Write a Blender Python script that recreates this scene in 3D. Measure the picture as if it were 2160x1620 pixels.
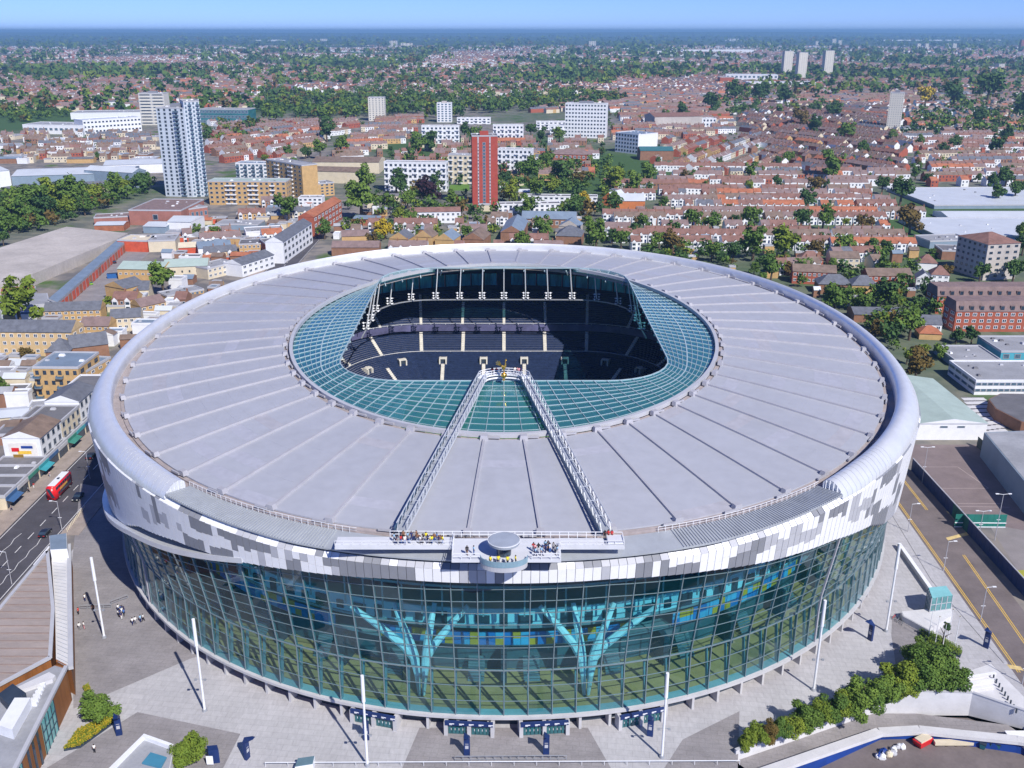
import bpy, bmesh, math, random
import numpy as np
from math import sin, cos, tan, atan2, radians, degrees, pi, sqrt, hypot
from mathutils import Vector, Matrix

for o in list(bpy.data.objects): bpy.data.objects.remove(o)
S = bpy.context.scene
C = S.collection
R = random.Random(7)
NPR = np.random.default_rng(11)

# ---------------------------------------------------------------- camera
FPX, CAM_H, PPX, PPY = 2050.0, 122.0, 1063.0, 810.0      # focal length in photo pixels, drone height, principal point
PITCH = math.atan((PPY - 66) / FPX)
cam_d = bpy.data.cameras.new('camera')
cam_d.sensor_width = 36.0
cam_d.lens = FPX / 2160 * 36.0
cam_d.shift_x = (1080 - PPX) / 2160
cam_d.clip_start = 1.0
cam_d.clip_end = 90000
cam = bpy.data.objects.new('camera', cam_d)
C.objects.link(cam)
cam.location = (0, 0, CAM_H)
cam.rotation_euler = (pi / 2 - PITCH, 0, 0)
S.camera = cam

# ---------------------------------------------------------------- sky, sun, exposure
SUN_DIR = Vector((0.527, -0.85, 0)).normalized()
SUN_EL = radians(43)
W = bpy.data.worlds.new('World')
S.world = W
W.use_nodes = True
wt = W.node_tree
wt.nodes.clear()
sky = wt.nodes.new('ShaderNodeTexSky')
sky.sky_type = 'NISHITA'
sky.sun_disc = False
sky.sun_elevation = SUN_EL
sky.sun_rotation = atan2(SUN_DIR.x, SUN_DIR.y)
sky.altitude = 3500
sky.air_density = 1.0
sky.dust_density = 0.0
sky.ozone_density = 5.0
tint = wt.nodes.new('ShaderNodeMix')
tint.data_type = 'RGBA'
tint.blend_type = 'MULTIPLY'
tint.inputs[0].default_value = 1.0
tint.inputs[7].default_value = (0.50, 0.62, 1.10, 1)
bg = wt.nodes.new('ShaderNodeBackground')
bg.inputs[1].default_value = 0.105
wo = wt.nodes.new('ShaderNodeOutputWorld')
wt.links.new(sky.outputs[0], tint.inputs[6])
wt.links.new(tint.outputs[2], bg.inputs[0])
wt.links.new(bg.outputs[0], wo.inputs[0])
sun_d = bpy.data.lights.new('sun', 'SUN')
sun_d.energy = 4.6
sun_d.angle = radians(0.5)
sun_d.color = (1.0, 0.95, 0.87)
sun = bpy.data.objects.new('sun', sun_d)
C.objects.link(sun)
sv = Vector((SUN_DIR.x * cos(SUN_EL), SUN_DIR.y * cos(SUN_EL), sin(SUN_EL)))
sun.rotation_euler = (-sv).to_track_quat('-Z', 'Y').to_euler()
sun.location = sv * 400
S.view_settings.view_transform = 'Standard'
S.view_settings.look = 'None'
S.view_settings.gamma = 1
S.view_settings.exposure = 0.34
S.render.engine = 'CYCLES'
S.cycles.max_bounces = 8
S.cycles.transparent_max_bounces = 24
S.cycles.volume_bounces = 0

# ---------------------------------------------------------------- helpers
def spot(px, py, z=0.0):
    """ground position (at height z) of a surveyed photo point"""
    v = (py - PPY) / FPX
    u = (px - PPX) / FPX
    t = (z - CAM_H) / (-sin(PITCH) - v * cos(PITCH))
    return Vector((u * t, (cos(PITCH) - v * sin(PITCH)) * t, z))
def height_at(p, py):
    """height of a photo row above ground point p"""
    v = (py - PPY) / FPX
    return CAM_H + p.y * (-sin(PITCH) - v * cos(PITCH)) / (cos(PITCH) - v * sin(PITCH))

MATS = {}
def mat(name, col, rough=0.7, metal=0.0, var=0.12, scale=0.3, bump=0.0, spec=0.3, stretch=(1, 1, 1), col2=None, fine=0.0, joint=0.0, jrot=0.0):
    if name in MATS: return MATS[name]
    m = bpy.data.materials.new(name)
    m.use_nodes = True
    nt = m.node_tree
    b = nt.nodes['Principled BSDF']
    b.inputs['Roughness'].default_value = rough
    b.inputs['Metallic'].default_value = metal
    b.inputs['Specular IOR Level'].default_value = spec
    c = tuple(col) + (1,)
    b.inputs['Base Color'].default_value = c
    if var or col2:
        g = nt.nodes.new('ShaderNodeNewGeometry')
        mp = nt.nodes.new('ShaderNodeMapping')
        mp.inputs['Scale'].default_value = stretch
        n = nt.nodes.new('ShaderNodeTexNoise')
        n.inputs['Scale'].default_value = scale
        n.inputs['Detail'].default_value = 6
        n.inputs['Roughness'].default_value = 0.65
        r = nt.nodes.new('ShaderNodeValToRGB')
        r.color_ramp.elements[0].position = 0.34
        r.color_ramp.elements[1].position = 0.66
        a2 = col2 if col2 else tuple(x * (1 + var) for x in col)
        a1 = col if col2 else tuple(x * (1 - var) for x in col)
        r.color_ramp.elements[0].color = tuple(a1) + (1,)
        r.color_ramp.elements[1].color = tuple(a2) + (1,)
        nt.links.new(g.outputs['Position'], mp.inputs[0])
        nt.links.new(mp.outputs[0], n.inputs['Vector'])
        nt.links.new(n.outputs[0], r.inputs[0])
        out = r.outputs[0]
        if fine:
            n2 = nt.nodes.new('ShaderNodeTexNoise')
            n2.inputs['Scale'].default_value = scale * 14
            n2.inputs['Detail'].default_value = 3
            mx = nt.nodes.new('ShaderNodeMix')
            mx.data_type = 'RGBA'
            mx.blend_type = 'OVERLAY'
            mx.inputs[0].default_value = fine
            nt.links.new(mp.outputs[0], n2.inputs['Vector'])
            nt.links.new(out, mx.inputs[6])
            nt.links.new(n2.outputs[0], mx.inputs[7])
            out = mx.outputs[2]
        nt.links.new(out, b.inputs['Base Color'])
        if bump:
            bp = nt.nodes.new('ShaderNodeBump')
            bp.inputs['Strength'].default_value = bump
            nt.links.new(n.outputs[0], bp.inputs['Height'])
            nt.links.new(bp.outputs[0], b.inputs['Normal'])
    if joint:
        bt = nt.nodes.new('ShaderNodeTexBrick')
        bt.inputs['Scale'].default_value = 1.0
        bt.inputs['Brick Width'].default_value = joint
        bt.inputs['Row Height'].default_value = joint * .5
        bt.inputs['Mortar Size'].default_value = .035
        bt.inputs['Color1'].default_value = (1, 1, 1, 1)
        bt.inputs['Color2'].default_value = (.93, .93, .93, 1)
        bt.inputs['Mortar'].default_value = (.74, .74, .74, 1)
        g2 = nt.nodes.new('ShaderNodeNewGeometry')
        mp2 = nt.nodes.new('ShaderNodeMapping')
        mp2.inputs['Rotation'].default_value = (0, 0, jrot)
        mm = nt.nodes.new('ShaderNodeMix')
        mm.data_type = 'RGBA'
        mm.blend_type = 'MULTIPLY'
        mm.inputs[0].default_value = 1
        nt.links.new(g2.outputs['Position'], mp2.inputs[0])
        nt.links.new(mp2.outputs[0], bt.inputs['Vector'])
        nt.links.new(out, mm.inputs[6])
        nt.links.new(bt.outputs[0], mm.inputs[7])
        nt.links.new(mm.outputs[2], b.inputs['Base Color'])
    MATS[name] = m
    return m

def glass(name, tint, refl=0.25, rough=0.02, body=0.0, bodycol=(0.1, 0.4, 0.42)):
    m = bpy.data.materials.new(name)
    m.use_nodes = True
    nt = m.node_tree
    nt.nodes.clear()
    out = nt.nodes.new('ShaderNodeOutputMaterial')
    tr = nt.nodes.new('ShaderNodeBsdfTransparent')
    tr.inputs[0].default_value = tuple(tint) + (1,)
    gl = nt.nodes.new('ShaderNodeBsdfGlossy')
    gl.inputs[0].default_value = (0.85, 0.95, 1, 1)
    gl.inputs['Roughness'].default_value = rough
    fr = nt.nodes.new('ShaderNodeLayerWeight')
    fr.inputs[0].default_value = 0.5
    pw = nt.nodes.new('ShaderNodeMath')
    pw.operation = 'POWER'
    pw.inputs[1].default_value = 4.0
    ma = nt.nodes.new('ShaderNodeMath')
    ma.operation = 'MULTIPLY_ADD'
    ma.inputs[1].default_value = 0.9
    ma.inputs[2].default_value = refl
    ma.use_clamp = True
    nt.links.new(fr.outputs['Facing'], pw.inputs[0])
    nt.links.new(pw.outputs[0], ma.inputs[0])
    base = tr.outputs[0]
    if body:
        df = nt.nodes.new('ShaderNodeBsdfDiffuse')
        df.inputs[0].default_value = tuple(bodycol) + (1,)
        m0 = nt.nodes.new('ShaderNodeMixShader')
        m0.inputs[0].default_value = body
        nt.links.new(base, m0.inputs[1])
        nt.links.new(df.outputs[0], m0.inputs[2])
        base = m0.outputs[0]
    mx = nt.nodes.new('ShaderNodeMixShader')
    nt.links.new(ma.outputs[0], mx.inputs[0])
    nt.links.new(base, mx.inputs[1])
    nt.links.new(gl.outputs[0], mx.inputs[2])
    nt.links.new(mx.outputs[0], out.inputs[0])
    MATS[name] = m
    return m

class MB:
    """collects shapes for one mesh"""
    def __init__(s): s.v = []; s.f = []; s.m = []; s.mi = 0
    def face(s, pts):
        i = len(s.v); s.v += [tuple(p) for p in pts]; s.f.append(tuple(range(i, i + len(pts)))); s.m.append(s.mi)
    def hexa(s, p):
        i = len(s.v); s.v += [tuple(q) for q in p]
        for q in ((0, 3, 2, 1), (4, 5, 6, 7), (0, 1, 5, 4), (1, 2, 6, 5), (2, 3, 7, 6), (3, 0, 4, 7)):
            s.f.append(tuple(i + k for k in q)); s.m.append(s.mi)
    def box(s, x0, x1, y0, y1, z0, z1):
        s.hexa([(x0, y0, z0), (x1, y0, z0), (x1, y1, z0), (x0, y1, z0), (x0, y0, z1), (x1, y0, z1), (x1, y1, z1), (x0, y1, z1)])
    def bar(s, a, b, w, h=None, up=(0, 0, 1)):
        a = Vector(a); b = Vector(b); h = h or w
        d = (b - a).normalized(); u = Vector(up)
        if abs(d.dot(u)) > 0.98: u = Vector((1, 0, 0))
        x = d.cross(u).normalized() * (w / 2); y = x.cross(d).normalized() * (h / 2)
        s.hexa([a - x - y, a + x - y, a + x + y, a - x + y, b - x - y, b + x - y, b + x + y, b - x + y])
    def tube(s, a, b, r0, r1=None, n=8, cap=True):
        a = Vector(a); b = Vector(b); r1 = r0 if r1 is None else r1
        d = (b - a).normalized(); u = Vector((0, 0, 1)) if abs(d.z) < 0.95 else Vector((1, 0, 0))
        x = d.cross(u).normalized(); y = d.cross(x).normalized()
        i = len(s.v)
        for k in range(n):
            q = x * cos(2 * pi * k / n) + y * sin(2 * pi * k / n)
            s.v.append(tuple(a + q * r0)); s.v.append(tuple(b + q * r1))
        for k in range(n):
            j = (k + 1) % n
            s.f.append((i + 2 * k, i + 2 * j, i + 2 * j + 1, i + 2 * k + 1)); s.m.append(s.mi)
        if cap:
            s.f.append(tuple(i + 2 * k for k in reversed(range(n)))); s.m.append(s.mi)
            s.f.append(tuple(i + 2 * k + 1 for k in range(n))); s.m.append(s.mi)
    def prism(s, poly, z0, z1):
        n = len(poly); i = len(s.v)
        ar = sum(poly[k][0] * poly[(k + 1) % n][1] - poly[(k + 1) % n][0] * poly[k][1] for k in range(n))
        if ar < 0: poly = poly[::-1]
        for z in (z0, z1):
            for p in poly: s.v.append((p[0], p[1], z))
        s.f.append(tuple(i + k for k in reversed(range(n)))); s.m.append(s.mi)
        s.f.append(tuple(i + n + k for k in range(n))); s.m.append(s.mi)
        for k in range(n):
            j = (k + 1) % n
            s.f.append((i + k, i + j, i + n + j, i + n + k)); s.m.append(s.mi)
    def lathe(s, prof, n=16, c=(0, 0, 0)):
        i = len(s.v); k = len(prof)
        for j in range(n):
            a = 2 * pi * j / n
            for r, z in prof: s.v.append((c[0] + r * cos(a), c[1] + r * sin(a), c[2] + z))
        for j in range(n):
            jj = (j + 1) % n
            for q in range(k - 1):
                s.f.append((i + j * k + q, i + jj * k + q, i + jj * k + q + 1, i + j * k + q + 1)); s.m.append(s.mi)
    def mesh(s, name, mats):
        me = bpy.data.meshes.new(name)
        me.from_pydata(s.v, [], s.f)
        for m in (mats if isinstance(mats, (list, tuple)) else [mats]): me.materials.append(m)
        if any(s.m): me.polygons.foreach_set('material_index', s.m)
        me.update()
        return me
    def build(s, name, mats, parent=None, loc=None, smooth=False, kind=None):
        o = bpy.data.objects.new(name, s.mesh(name, mats))
        C.objects.link(o)
        if parent: o.parent = parent
        if loc is not None: o.location = loc
        if smooth: o.data.polygons.foreach_set('use_smooth', [True] * len(o.data.polygons))
        if kind: o['kind'] = kind
        return o

def inst(name, me, parent=None, loc=(0, 0, 0), rz=0.0, sc=None):
    o = bpy.data.objects.new(name, me)
    C.objects.link(o)
    o.parent = parent; o.location = loc
    if rz: o.rotation_euler = (0, 0, rz)
    if sc is not None: o.scale = sc if hasattr(sc, '__len__') else (sc, sc, sc)
    return o
def tag(o, label, cat, group=None):
    o['label'] = label; o['category'] = cat
    if group: o['group'] = group
    return o
def thing(name, label, cat, loc=(0, 0, 0), rz=0.0, group=None):
    o = bpy.data.objects.new(name, None)
    C.objects.link(o); o.location = loc; o.rotation_euler = (0, 0, rz); o.empty_display_size = 1
    return tag(o, label, cat, group)
def struct(name, mb, m, smooth=False):
    o = mb.build(name, m, smooth=smooth); o['kind'] = 'structure'
    return o
def sheet(name, pts, z, m, parent=None):
    """flat polygon laid on the ground; pts are photo points or Vectors"""
    P = [p if isinstance(p, Vector) else spot(*p) for p in pts]
    mb = MB(); mb.face([(p.x, p.y, z) for p in P])
    me = mb.mesh(name, m)
    if me.polygons[0].normal.z < 0: me.flip_normals()
    o = bpy.data.objects.new(name, me); C.objects.link(o); o['kind'] = 'structure'
    if parent: o.parent = parent
    return o

# ---------------------------------------------------------------- common materials
M_ROOF = mat('roof_sheet', (0.395, 0.41, 0.462), 0.55, 0.1, 0.05, 0.03, spec=0.35, fine=0.10)
M_ROOFS = [M_ROOF, mat('roof_sheet_pale', (0.42, 0.43, 0.49), 0.5, 0.1, 0.05, 0.05, spec=0.35, fine=0.16), mat('roof_sheet_dull', (0.40, 0.40, 0.445), 0.6, 0.1, 0.05, 0.04, spec=0.3, fine=0.2)]
M_RIB = mat('rib_metal', (0.40, 0.40, 0.44), 0.5, 0.1, 0.06, 0.5)
M_WHITE = mat('white_paint', (0.74, 0.76, 0.8), 0.5, 0, 0.05, 0.5)
M_STEEL = mat('grey_steel', (0.36, 0.38, 0.42), 0.45, 0.3, 0.1, 0.4)
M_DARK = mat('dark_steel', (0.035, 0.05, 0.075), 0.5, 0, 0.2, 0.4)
M_RIM = mat('brushed_rim', (0.74, 0.76, 0.79), 0.40, 0.4, 0.05, 0.35, spec=0.5, fine=.08)
M_DECK = mat('ribbed_deck', (0.42, 0.45, 0.49), 0.45, 0.3, 0.08, 0.3)
M_GUTTER = mat('gutter_membrane', (0.33, 0.29, 0.29), 0.8, 0, 0.15, 0.6)
M_CL0 = mat('cladding_white', (0.76, 0.77, 0.80), 0.45, 0.0, 0.04, 0.4)
M_CL1 = mat('cladding_pale_grey', (0.44, 0.45, 0.49), 0.45, 0.0, 0.05, 0.4)
M_CL2 = mat('cladding_mid_grey', (0.23, 0.24, 0.27), 0.45, 0.0, 0.05, 0.4)
M_GOLD = mat('polished_gold', (0.85, 0.52, 0.10), 0.25, 0.9, 0.05, 1.0)
M_NAVY = mat('navy_panel', (0.012, 0.03, 0.12), 0.45, 0, 0.15, 0.5)
M_SEAT = mat('navy_seats', (0.018, 0.032, 0.085), 0.5, 0, 0.25, 0.8)
M_TREAD = mat('stand_concrete', (0.30, 0.30, 0.34), 0.8, 0, 0.12, 0.5)
M_AISLE = mat('aisle_concrete', (0.62, 0.60, 0.55), 0.8, 0, 0.1, 0.5)
M_GRASS = mat('pitch_grass', (0.035, 0.13, 0.02), 0.9, 0, 0.2, 0.2)
G_FAC = glass('facade_glass', (0.40, 0.76, 0.82), 0.05, 0.02, 0.05, (0.015, 0.26, 0.30))
G_FACS = [G_FAC, glass('facade_glass_b', (0.36, 0.70, 0.77), 0.09, 0.03, 0.07, (0.015, 0.24, 0.29)), glass('facade_glass_c', (0.43, 0.78, 0.83), 0.04, 0.02, 0.04, (0.015, 0.26, 0.30))]
G_ROOF = glass('roof_glass', (0.36, 0.70, 0.70), 0.05, 0.08, 0.34, (0.08, 0.31, 0.34))
M_BAR = mat('glazing_bar_grey', (0.36, 0.47, 0.52), 0.5, 0.1, 0.05, 0.5)
M_TRUSS = mat('walkway_steel', (0.50, 0.53, 0.58), 0.5, 0.2, 0.06, 0.5)
M_PLINTH = mat('plinth_concrete', (0.46, 0.46, 0.48), 0.8, 0, 0.08, 0.4)
G_DARK = mat('window_dark', (0.03, 0.05, 0.08), 0.12, 0, 0.3, 0.6, spec=0.6)
G_BLUE = mat('window_blue', (0.08, 0.14, 0.20), 0.12, 0, 0.3, 0.6, spec=0.6)
# ================================================================ THE STADIUM
YC = 265.0
def oval_table(a, b, n, yc):
    q = np.linspace(-pi / 2, 1.5 * pi, 4001)
    x = a * np.sign(np.cos(q)) * np.abs(np.cos(q)) ** (2 / n)
    y = yc + b * np.sign(np.sin(q)) * np.abs(np.sin(q)) ** (2 / n)
    l = np.concatenate([[0], np.cumsum(np.hypot(np.diff(x), np.diff(y)))])
    return x, y, l
class Oval:
    def __init__(s, a, b, n=2.1, yc=YC):
        s.x, s.y, s.l = oval_table(a, b, n, yc); s.L = s.l[-1]; s.a = a; s.b = b; s.n = n; s.yc = yc
    def __call__(s, t, z=0.0):                   # t: 0 at the front, anticlockwise seen from above
        d = (t % 1.0) * s.L
        return Vector((float(np.interp(d, s.l, s.x)), float(np.interp(d, s.l, s.y)), z))
class Slim(Oval):
    """an oval that draws in towards the roof edge at the back, where the rim is slimmer"""
    def __call__(s, t, z=0.0):
        p = Oval.__call__(s, t, z); g = degrees(atan2(abs(p.x) / 106, (YC - p.y) / 121))
        k = float(np.interp(g, [0, 62, 105, 180], [1, 1, .5, .38]))
        if k < 1: q = OUT(t, z); p = q.lerp(p, k)
        return p
OUT = Oval(99.2, 116.5); INN = Oval(58.5, 78.6, 1.95, 263); RIM = Slim(107, 122); BASE = Oval(103, 117.8)
def offs(d): return Oval(103 - d, 117.8 - d)
def ang(t):                                      # degrees from the front, 0..180
    p = Oval.__call__(RIM, t); return degrees(atan2(abs(p.x) / 106, (YC - p.y) / 121))
def clad_bottom(t): return float(np.interp(ang(t), [0, 10, 20, 26.4, 36, 44, 49, 54, 65, 80, 180], [34, 34, 32.7, 31.4, 30, 27.2, 23.3, 21, 17, 12, 10]))
def clad_top(t): return float(np.interp(ang(t), [0, 20, 30, 42, 180], [38, 38, 38.9, 40, 40]))
def glass_top(t):
    left = RIM(t).x < 0
    if not left: return clad_bottom(t) - 0.05
    return float(np.interp(ang(t), [0, 20, 26, 36, 45.5, 56, 70, 180], [33.95, 32.65, 31.3, 27.2, 23.8, 18.4, 13.5, 10.5]))
stad = thing('football_stadium', 'huge oval football stadium with pale metal roof, glass front and open centre', 'stadium', (0, YC, 0))
def P0(mb):                                      # shapes are written in world coordinates, the stadium's origin is its centre
    mb.v = [(x, y - YC, z) for x, y, z in mb.v]; return mb
def sb(mb, name, m, parent=None, **k): return P0(mb).build(name, m, parent or stad, **k)

NR = 54
def roof_z(s): return 40.0 + 3.4 * s + 0.15 * sin(pi * s)
def rib_pt(i, s, dz=0.0):
    t = (i + 0.5) / NR
    a, b = OUT(t), INN(t)
    p = a.lerp(b, s); p.z = roof_z(s) + dz
    return p
# roof deck below the panels (a closed ring)
mb = MB(); n = 216
ringsT = [(OUT, 0.0), (None, .35), (None, .7), (INN, 1.0)]
def rp(t, s, dz):
    p = OUT(t).lerp(INN(t), s); p.z = roof_z(s) + dz; return p
for k in range(n):
    t0, t1 = k / n, (k + 1) / n
    for s0, s1 in ((0, .35), (.35, .7), (.7, 1)):
        mb.face([rp(t0, s0, -.35), rp(t1, s0, -.35), rp(t1, s1, -.35), rp(t0, s1, -.35)])
        mb.face([rp(t0, s1, -1.6), rp(t1, s1, -1.6), rp(t1, s0, -1.6), rp(t0, s0, -1.6)])
    mb.face([rp(t0, 0, -1.6), rp(t1, 0, -1.6), rp(t1, 0, -.35), rp(t0, 0, -.35)])
    mb.face([rp(t0, 1, -.35), rp(t1, 1, -.35), rp(t1, 1, -1.6), rp(t0, 1, -1.6)])
roof = sb(mb, 'roof', M_GUTTER)
# panels between the ribs, each laid in strips with thin seams
NS = 12
for i in range(NR):
    mb = MB()
    t0, t1 = (i - .5) / NR, (i + .5) / NR
    for k in range(NS):
        s0 = .02 + (.968 - .02) * k / NS; s1 = .02 + (.968 - .02) * (k + 1) / NS
        if k < NS - 1: s1 -= .0002
        dz = R.uniform(0, .012); tone_ = R.choices((0, 1, 2), (.9, .06, .04))[0]
        for j in range(3):
            ta = t0 + (t1 - t0) * j / 3; tb = t0 + (t1 - t0) * (j + 1) / 3
            mb.mi = tone_
            q = [rp(ta, s0, dz), rp(tb, s0, dz), rp(tb, s1, dz), rp(ta, s1, dz)]
            mb.hexa([p - Vector((0, 0, .3)) for p in q] + q)
    sb(mb, 'roof_panel', M_ROOFS, roof)
for i in range(NR):
    mb = MB()
    pts = [rib_pt(i, s) for s in np.linspace(.006, .99, 7)]
    for a, b in zip(pts, pts[1:]):
        mb.bar(a + Vector((0, 0, .12)), b + Vector((0, 0, .12)), .45, .62)
    sb(mb, 'roof_rib', M_RIB, roof)
    for s in (.004, .985):
        mb = MB(); p = rib_pt(i, s); q = rib_pt(i, s + (.012 if s < .5 else -.014)); d = (q - p).normalized(); c = Vector((-d.y, d.x, 0))
        mb.hexa([p - c * .9, p + c * .9, p + c * .9 + d * 1.2, p - c * .9 + d * 1.2] + [x + Vector((0, 0, 1.0)) for x in (p - c * .7, p + c * .7, p + c * .7 + d * 1.0, p - c * .7 + d * 1.0)])
        mb.bar(p + c * .6 + Vector((0, 0, .2)), p + c * 3.2 + Vector((0, 0, .2)), .35, .4)
        sb(mb, 'rib_bracket', M_RIB, roof)
# inner ring beam (white, between roof and glass)
mb = MB(); n = 180
INB = Oval(57.6, 77.7, 1.95, 263)
for k in range(n):
    a0, a1, b0, b1 = INN(k / n, 43.2), INN((k + 1) / n, 43.2), INB(k / n, 43.2), INB((k + 1) / n, 43.2)
    u = Vector((0, 0, 1.0))
    mb.hexa([a0, a1, b1, b0, a0 + u, a1 + u, b1 + u, b0 + u])
sb(mb, 'ring_beam', M_CL1, roof)

# glass canopy round the opening
def rrect(t, hx, hy, r, yc):
    """rounded rectangle, t from the front middle, anticlockwise, by length"""
    L = [hx - r, pi * r / 2, 2 * (hy - r), pi * r / 2, 2 * (hx - r), pi * r / 2, 2 * (hy - r), pi * r / 2, hx - r]
    d = (t % 1) * sum(L)
    st = [((0, -hy), (1, 0), None), ((hx - r, -hy + r), -pi / 2, 1), ((hx, -hy + r), (0, 1), None), ((hx - r, hy - r), 0, 1),
          ((hx - r, hy), (-1, 0), None), ((-hx + r, hy - r), pi / 2, 1), ((-hx, hy - r), (0, -1), None), ((-hx + r, -hy + r), pi, 1), ((-hx + r, -hy), (1, 0), None)]
    for l, (c, k, arc) in zip(L, st):
        if d <= l or (c, k, arc) == st[-1]:
            if arc: return Vector((c[0] + r * cos(k + d / r), yc + c[1] + r * sin(k + d / r), 0))
            return Vector((c[0] + k[0] * d, yc + c[1] + k[1] * d, 0))
        d -= l
class Open:
    def __init__(s):
        s.p = [rrect(k / 800, 41.2, 58.2, 17, 273.8) for k in range(801)]
        # match points by direction from the centre so that bars run straight outwards
    def __call__(s, t, z=0):
        p = INB(t); c = Vector((0, 268, 0)); d = math.atan2(p.x, -(p.y - 268))
        if not hasattr(s, 'tab'):
            aa = [math.atan2(q.x, -(q.y - 268)) for q in s.p[:800]]
            o = sorted(range(800), key=lambda k: aa[k])
            s.A = np.array([aa[k] for k in o]); s.X = np.array([s.p[k].x for k in o]); s.Y = np.array([s.p[k].y for k in o]); s.tab = 1
        return Vector((float(np.interp(d, s.A, s.X)), float(np.interp(d, s.A, s.Y)), z))
OPN = Open()
def gp(t, s, dz=0.0):
    p = INB(t).lerp(OPN(t), s); p.z = 43.0 + 1.5 * s + dz; return p
NC, NROW = 108, 10
mb = MB()
for k in range(NC):
    for s in np.linspace(0, 1, 2)[:1]:
        pass
canopy_mb = MB()
for k in range(NC):                                   # edge beam of the opening
    a, b = gp(k / NC, 1), gp((k + 1) / NC, 1)
    canopy_mb.bar(a, b, .28, .4)
canopy = sb(canopy_mb, 'glass_canopy', M_BAR)
cells = []
for k in range(NC):
    for j in range(NROW):
        q = [gp(k / NC, j / NROW), gp((k + 1) / NC, j / NROW), gp((k + 1) / NC, (j + 1) / NROW), gp(k / NC, (j + 1) / NROW)]
        c = sum(q, Vector()) / 4
        cells.append(((q[1] - q[0]).length * (q[3] - q[0]).length / (c.y ** 2), q, k))
cells.sort(key=lambda x: -x[0])
rest = MB()
for n_, (w, q, k) in enumerate(cells):
    d = Vector((0, 0, .08))
    tgt = MB() if n_ < 300 else rest
    tgt.hexa([p - d for p in q] + [p for p in q])
    if n_ < 300: sb(tgt, 'roof_pane', G_ROOF, canopy)
sb(rest, 'roof_panes', G_ROOF, canopy, kind='stuff')
for k in range(NC):
    mb = MB()
    main = k % 2 == 0
    mb.bar(gp(k / NC, 0, .1), gp(k / NC, 1, .1), .17 if main else .09, .17)
    if main: mb.bar(gp(k / NC, 0, -1.6), gp(k / NC, 1, -1.0), .25, .5)
    sb(mb, 'glazing_bar', M_BAR, canopy)
for j in range(1, NROW):
    mb = MB()
    for k in range(NC): mb.bar(gp(k / NC, j / NROW, .09), gp((k + 1) / NC, j / NROW, .09), .11 if j != 5 else .3, .11)
    sb(mb, 'glazing_ring', M_BAR, canopy)
# tension rods and floodlight clusters along the far side of the opening
def lamp_rig(t):
    p = gp(t, 1.0); q = p + Vector((0, 6.0, -7.5)) * 1.0
    d = (Vector((0, 275, 0)) - Vector((p.x, p.y, 0))).normalized()
    q = Vector((p.x, p.y, 0)) - d * 3.0; q.z = p.z - 11.5
    mb = MB(); mb.bar(p, q, .28, .28)
    rig = sb(mb, 'lamp_hanger', M_WHITE, canopy)
    mb = MB()
    for dx in (-.75, .75):
        for dz in (0, .95, 1.9):
            mb.tube(q + Vector((dx, -.35, dz)), q + Vector((dx, .3, dz - .25)), .3, .2, 8)
    mb.bar(q + Vector((-1.3, .2, 0)), q + Vector((1.3, .2, 0)), .15); mb.bar(q + Vector((-1.3, .2, 1.8)), q + Vector((1.3, .2, 1.8)), .15)
    sb(mb, 'floodlight_cluster', M_WHITE, rig)
for i in range(-8, 9):
    lamp_rig(.5 + i * .0196)
mb = MB()
for i in range(-18, 18):
    def qq(i):
        t = .5 + i * .0098; p = gp(t, 1.0); d = (Vector((0, 275, 0)) - Vector((p.x, p.y, 0))).normalized()
        r = Vector((p.x, p.y, 0)) - d * 3.2; r.z = p.z - 12.2; return r
    mb.bar(qq(i), qq(i + 1), .35, .35)
sb(mb, 'lamp_catwalk', M_STEEL, canopy)

# rolled silver rim on the sides and back, ribbed deck at the front
TF = 0.0
for k in range(1, 400):
    if abs(OUT(k / 1600).x) > 60: TF = k / 1600; break
def rim_sect(t, w):
    """outline across the rim from the gutter to the outer edge"""
    a, b = OUT(t), RIM(t); zt = clad_top(t)
    d = b - a; out = []
    for u, z in ((.22, 38.5), (.235, 40.9), (.26, 41.5), (.33, 42.0), (.45, 42.3), (.58, 42.15), (.71, 41.5), (.84, 40.5), (.93, 39.6), (.965, 38.8)):
        p = a + d * u; p.z = zt - .3 + (z - 39.2) * w if z > 39.2 else z
        out.append(p)
    return out
mb = MB(); NRIM = 150
for k in range(NRIM):
    t0 = TF + (1 - 2 * TF) * k / NRIM; t1 = TF + (1 - 2 * TF) * (k + 1) / NRIM
    def ww(t):
        u = min(t - TF, 1 - TF - t) / .06
        lo = .75
        return lo + (1 - lo) * min(1, max(0, u))
    A, B = rim_sect(t0, ww(t0)), rim_sect(t1, ww(t1))
    i = len(mb.v); m_ = len(A)
    if k == 0: mb.v += [tuple(p) for p in A]; base = 0
    mb.v += [tuple(p) for p in B]
    o = k * m_
    for j in range(m_ - 1):
        mb.f.append((o + j, o + j + 1, o + m_ + j + 1, o + m_ + j)); mb.m.append(0)
    mb.f.append((o + m_ - 1, o, o + m_, o + m_ + m_ - 1)); mb.m.append(0)
nv = len(mb.v); m_ = 10
mb.f.append(tuple(range(m_))[::-1]); mb.m.append(0); mb.f.append(tuple(range(nv - m_, nv))); mb.m.append(0)
me_ = [None]
rim = sb(mb, 'rolled_rim', M_RIM, smooth=True)
bm = bmesh.new(); bm.from_mesh(rim.data); bmesh.ops.recalc_face_normals(bm, faces=bm.faces); bm.to_mesh(rim.data); bm.free()
rim.data.set_sharp_from_angle(angle=radians(50))
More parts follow.
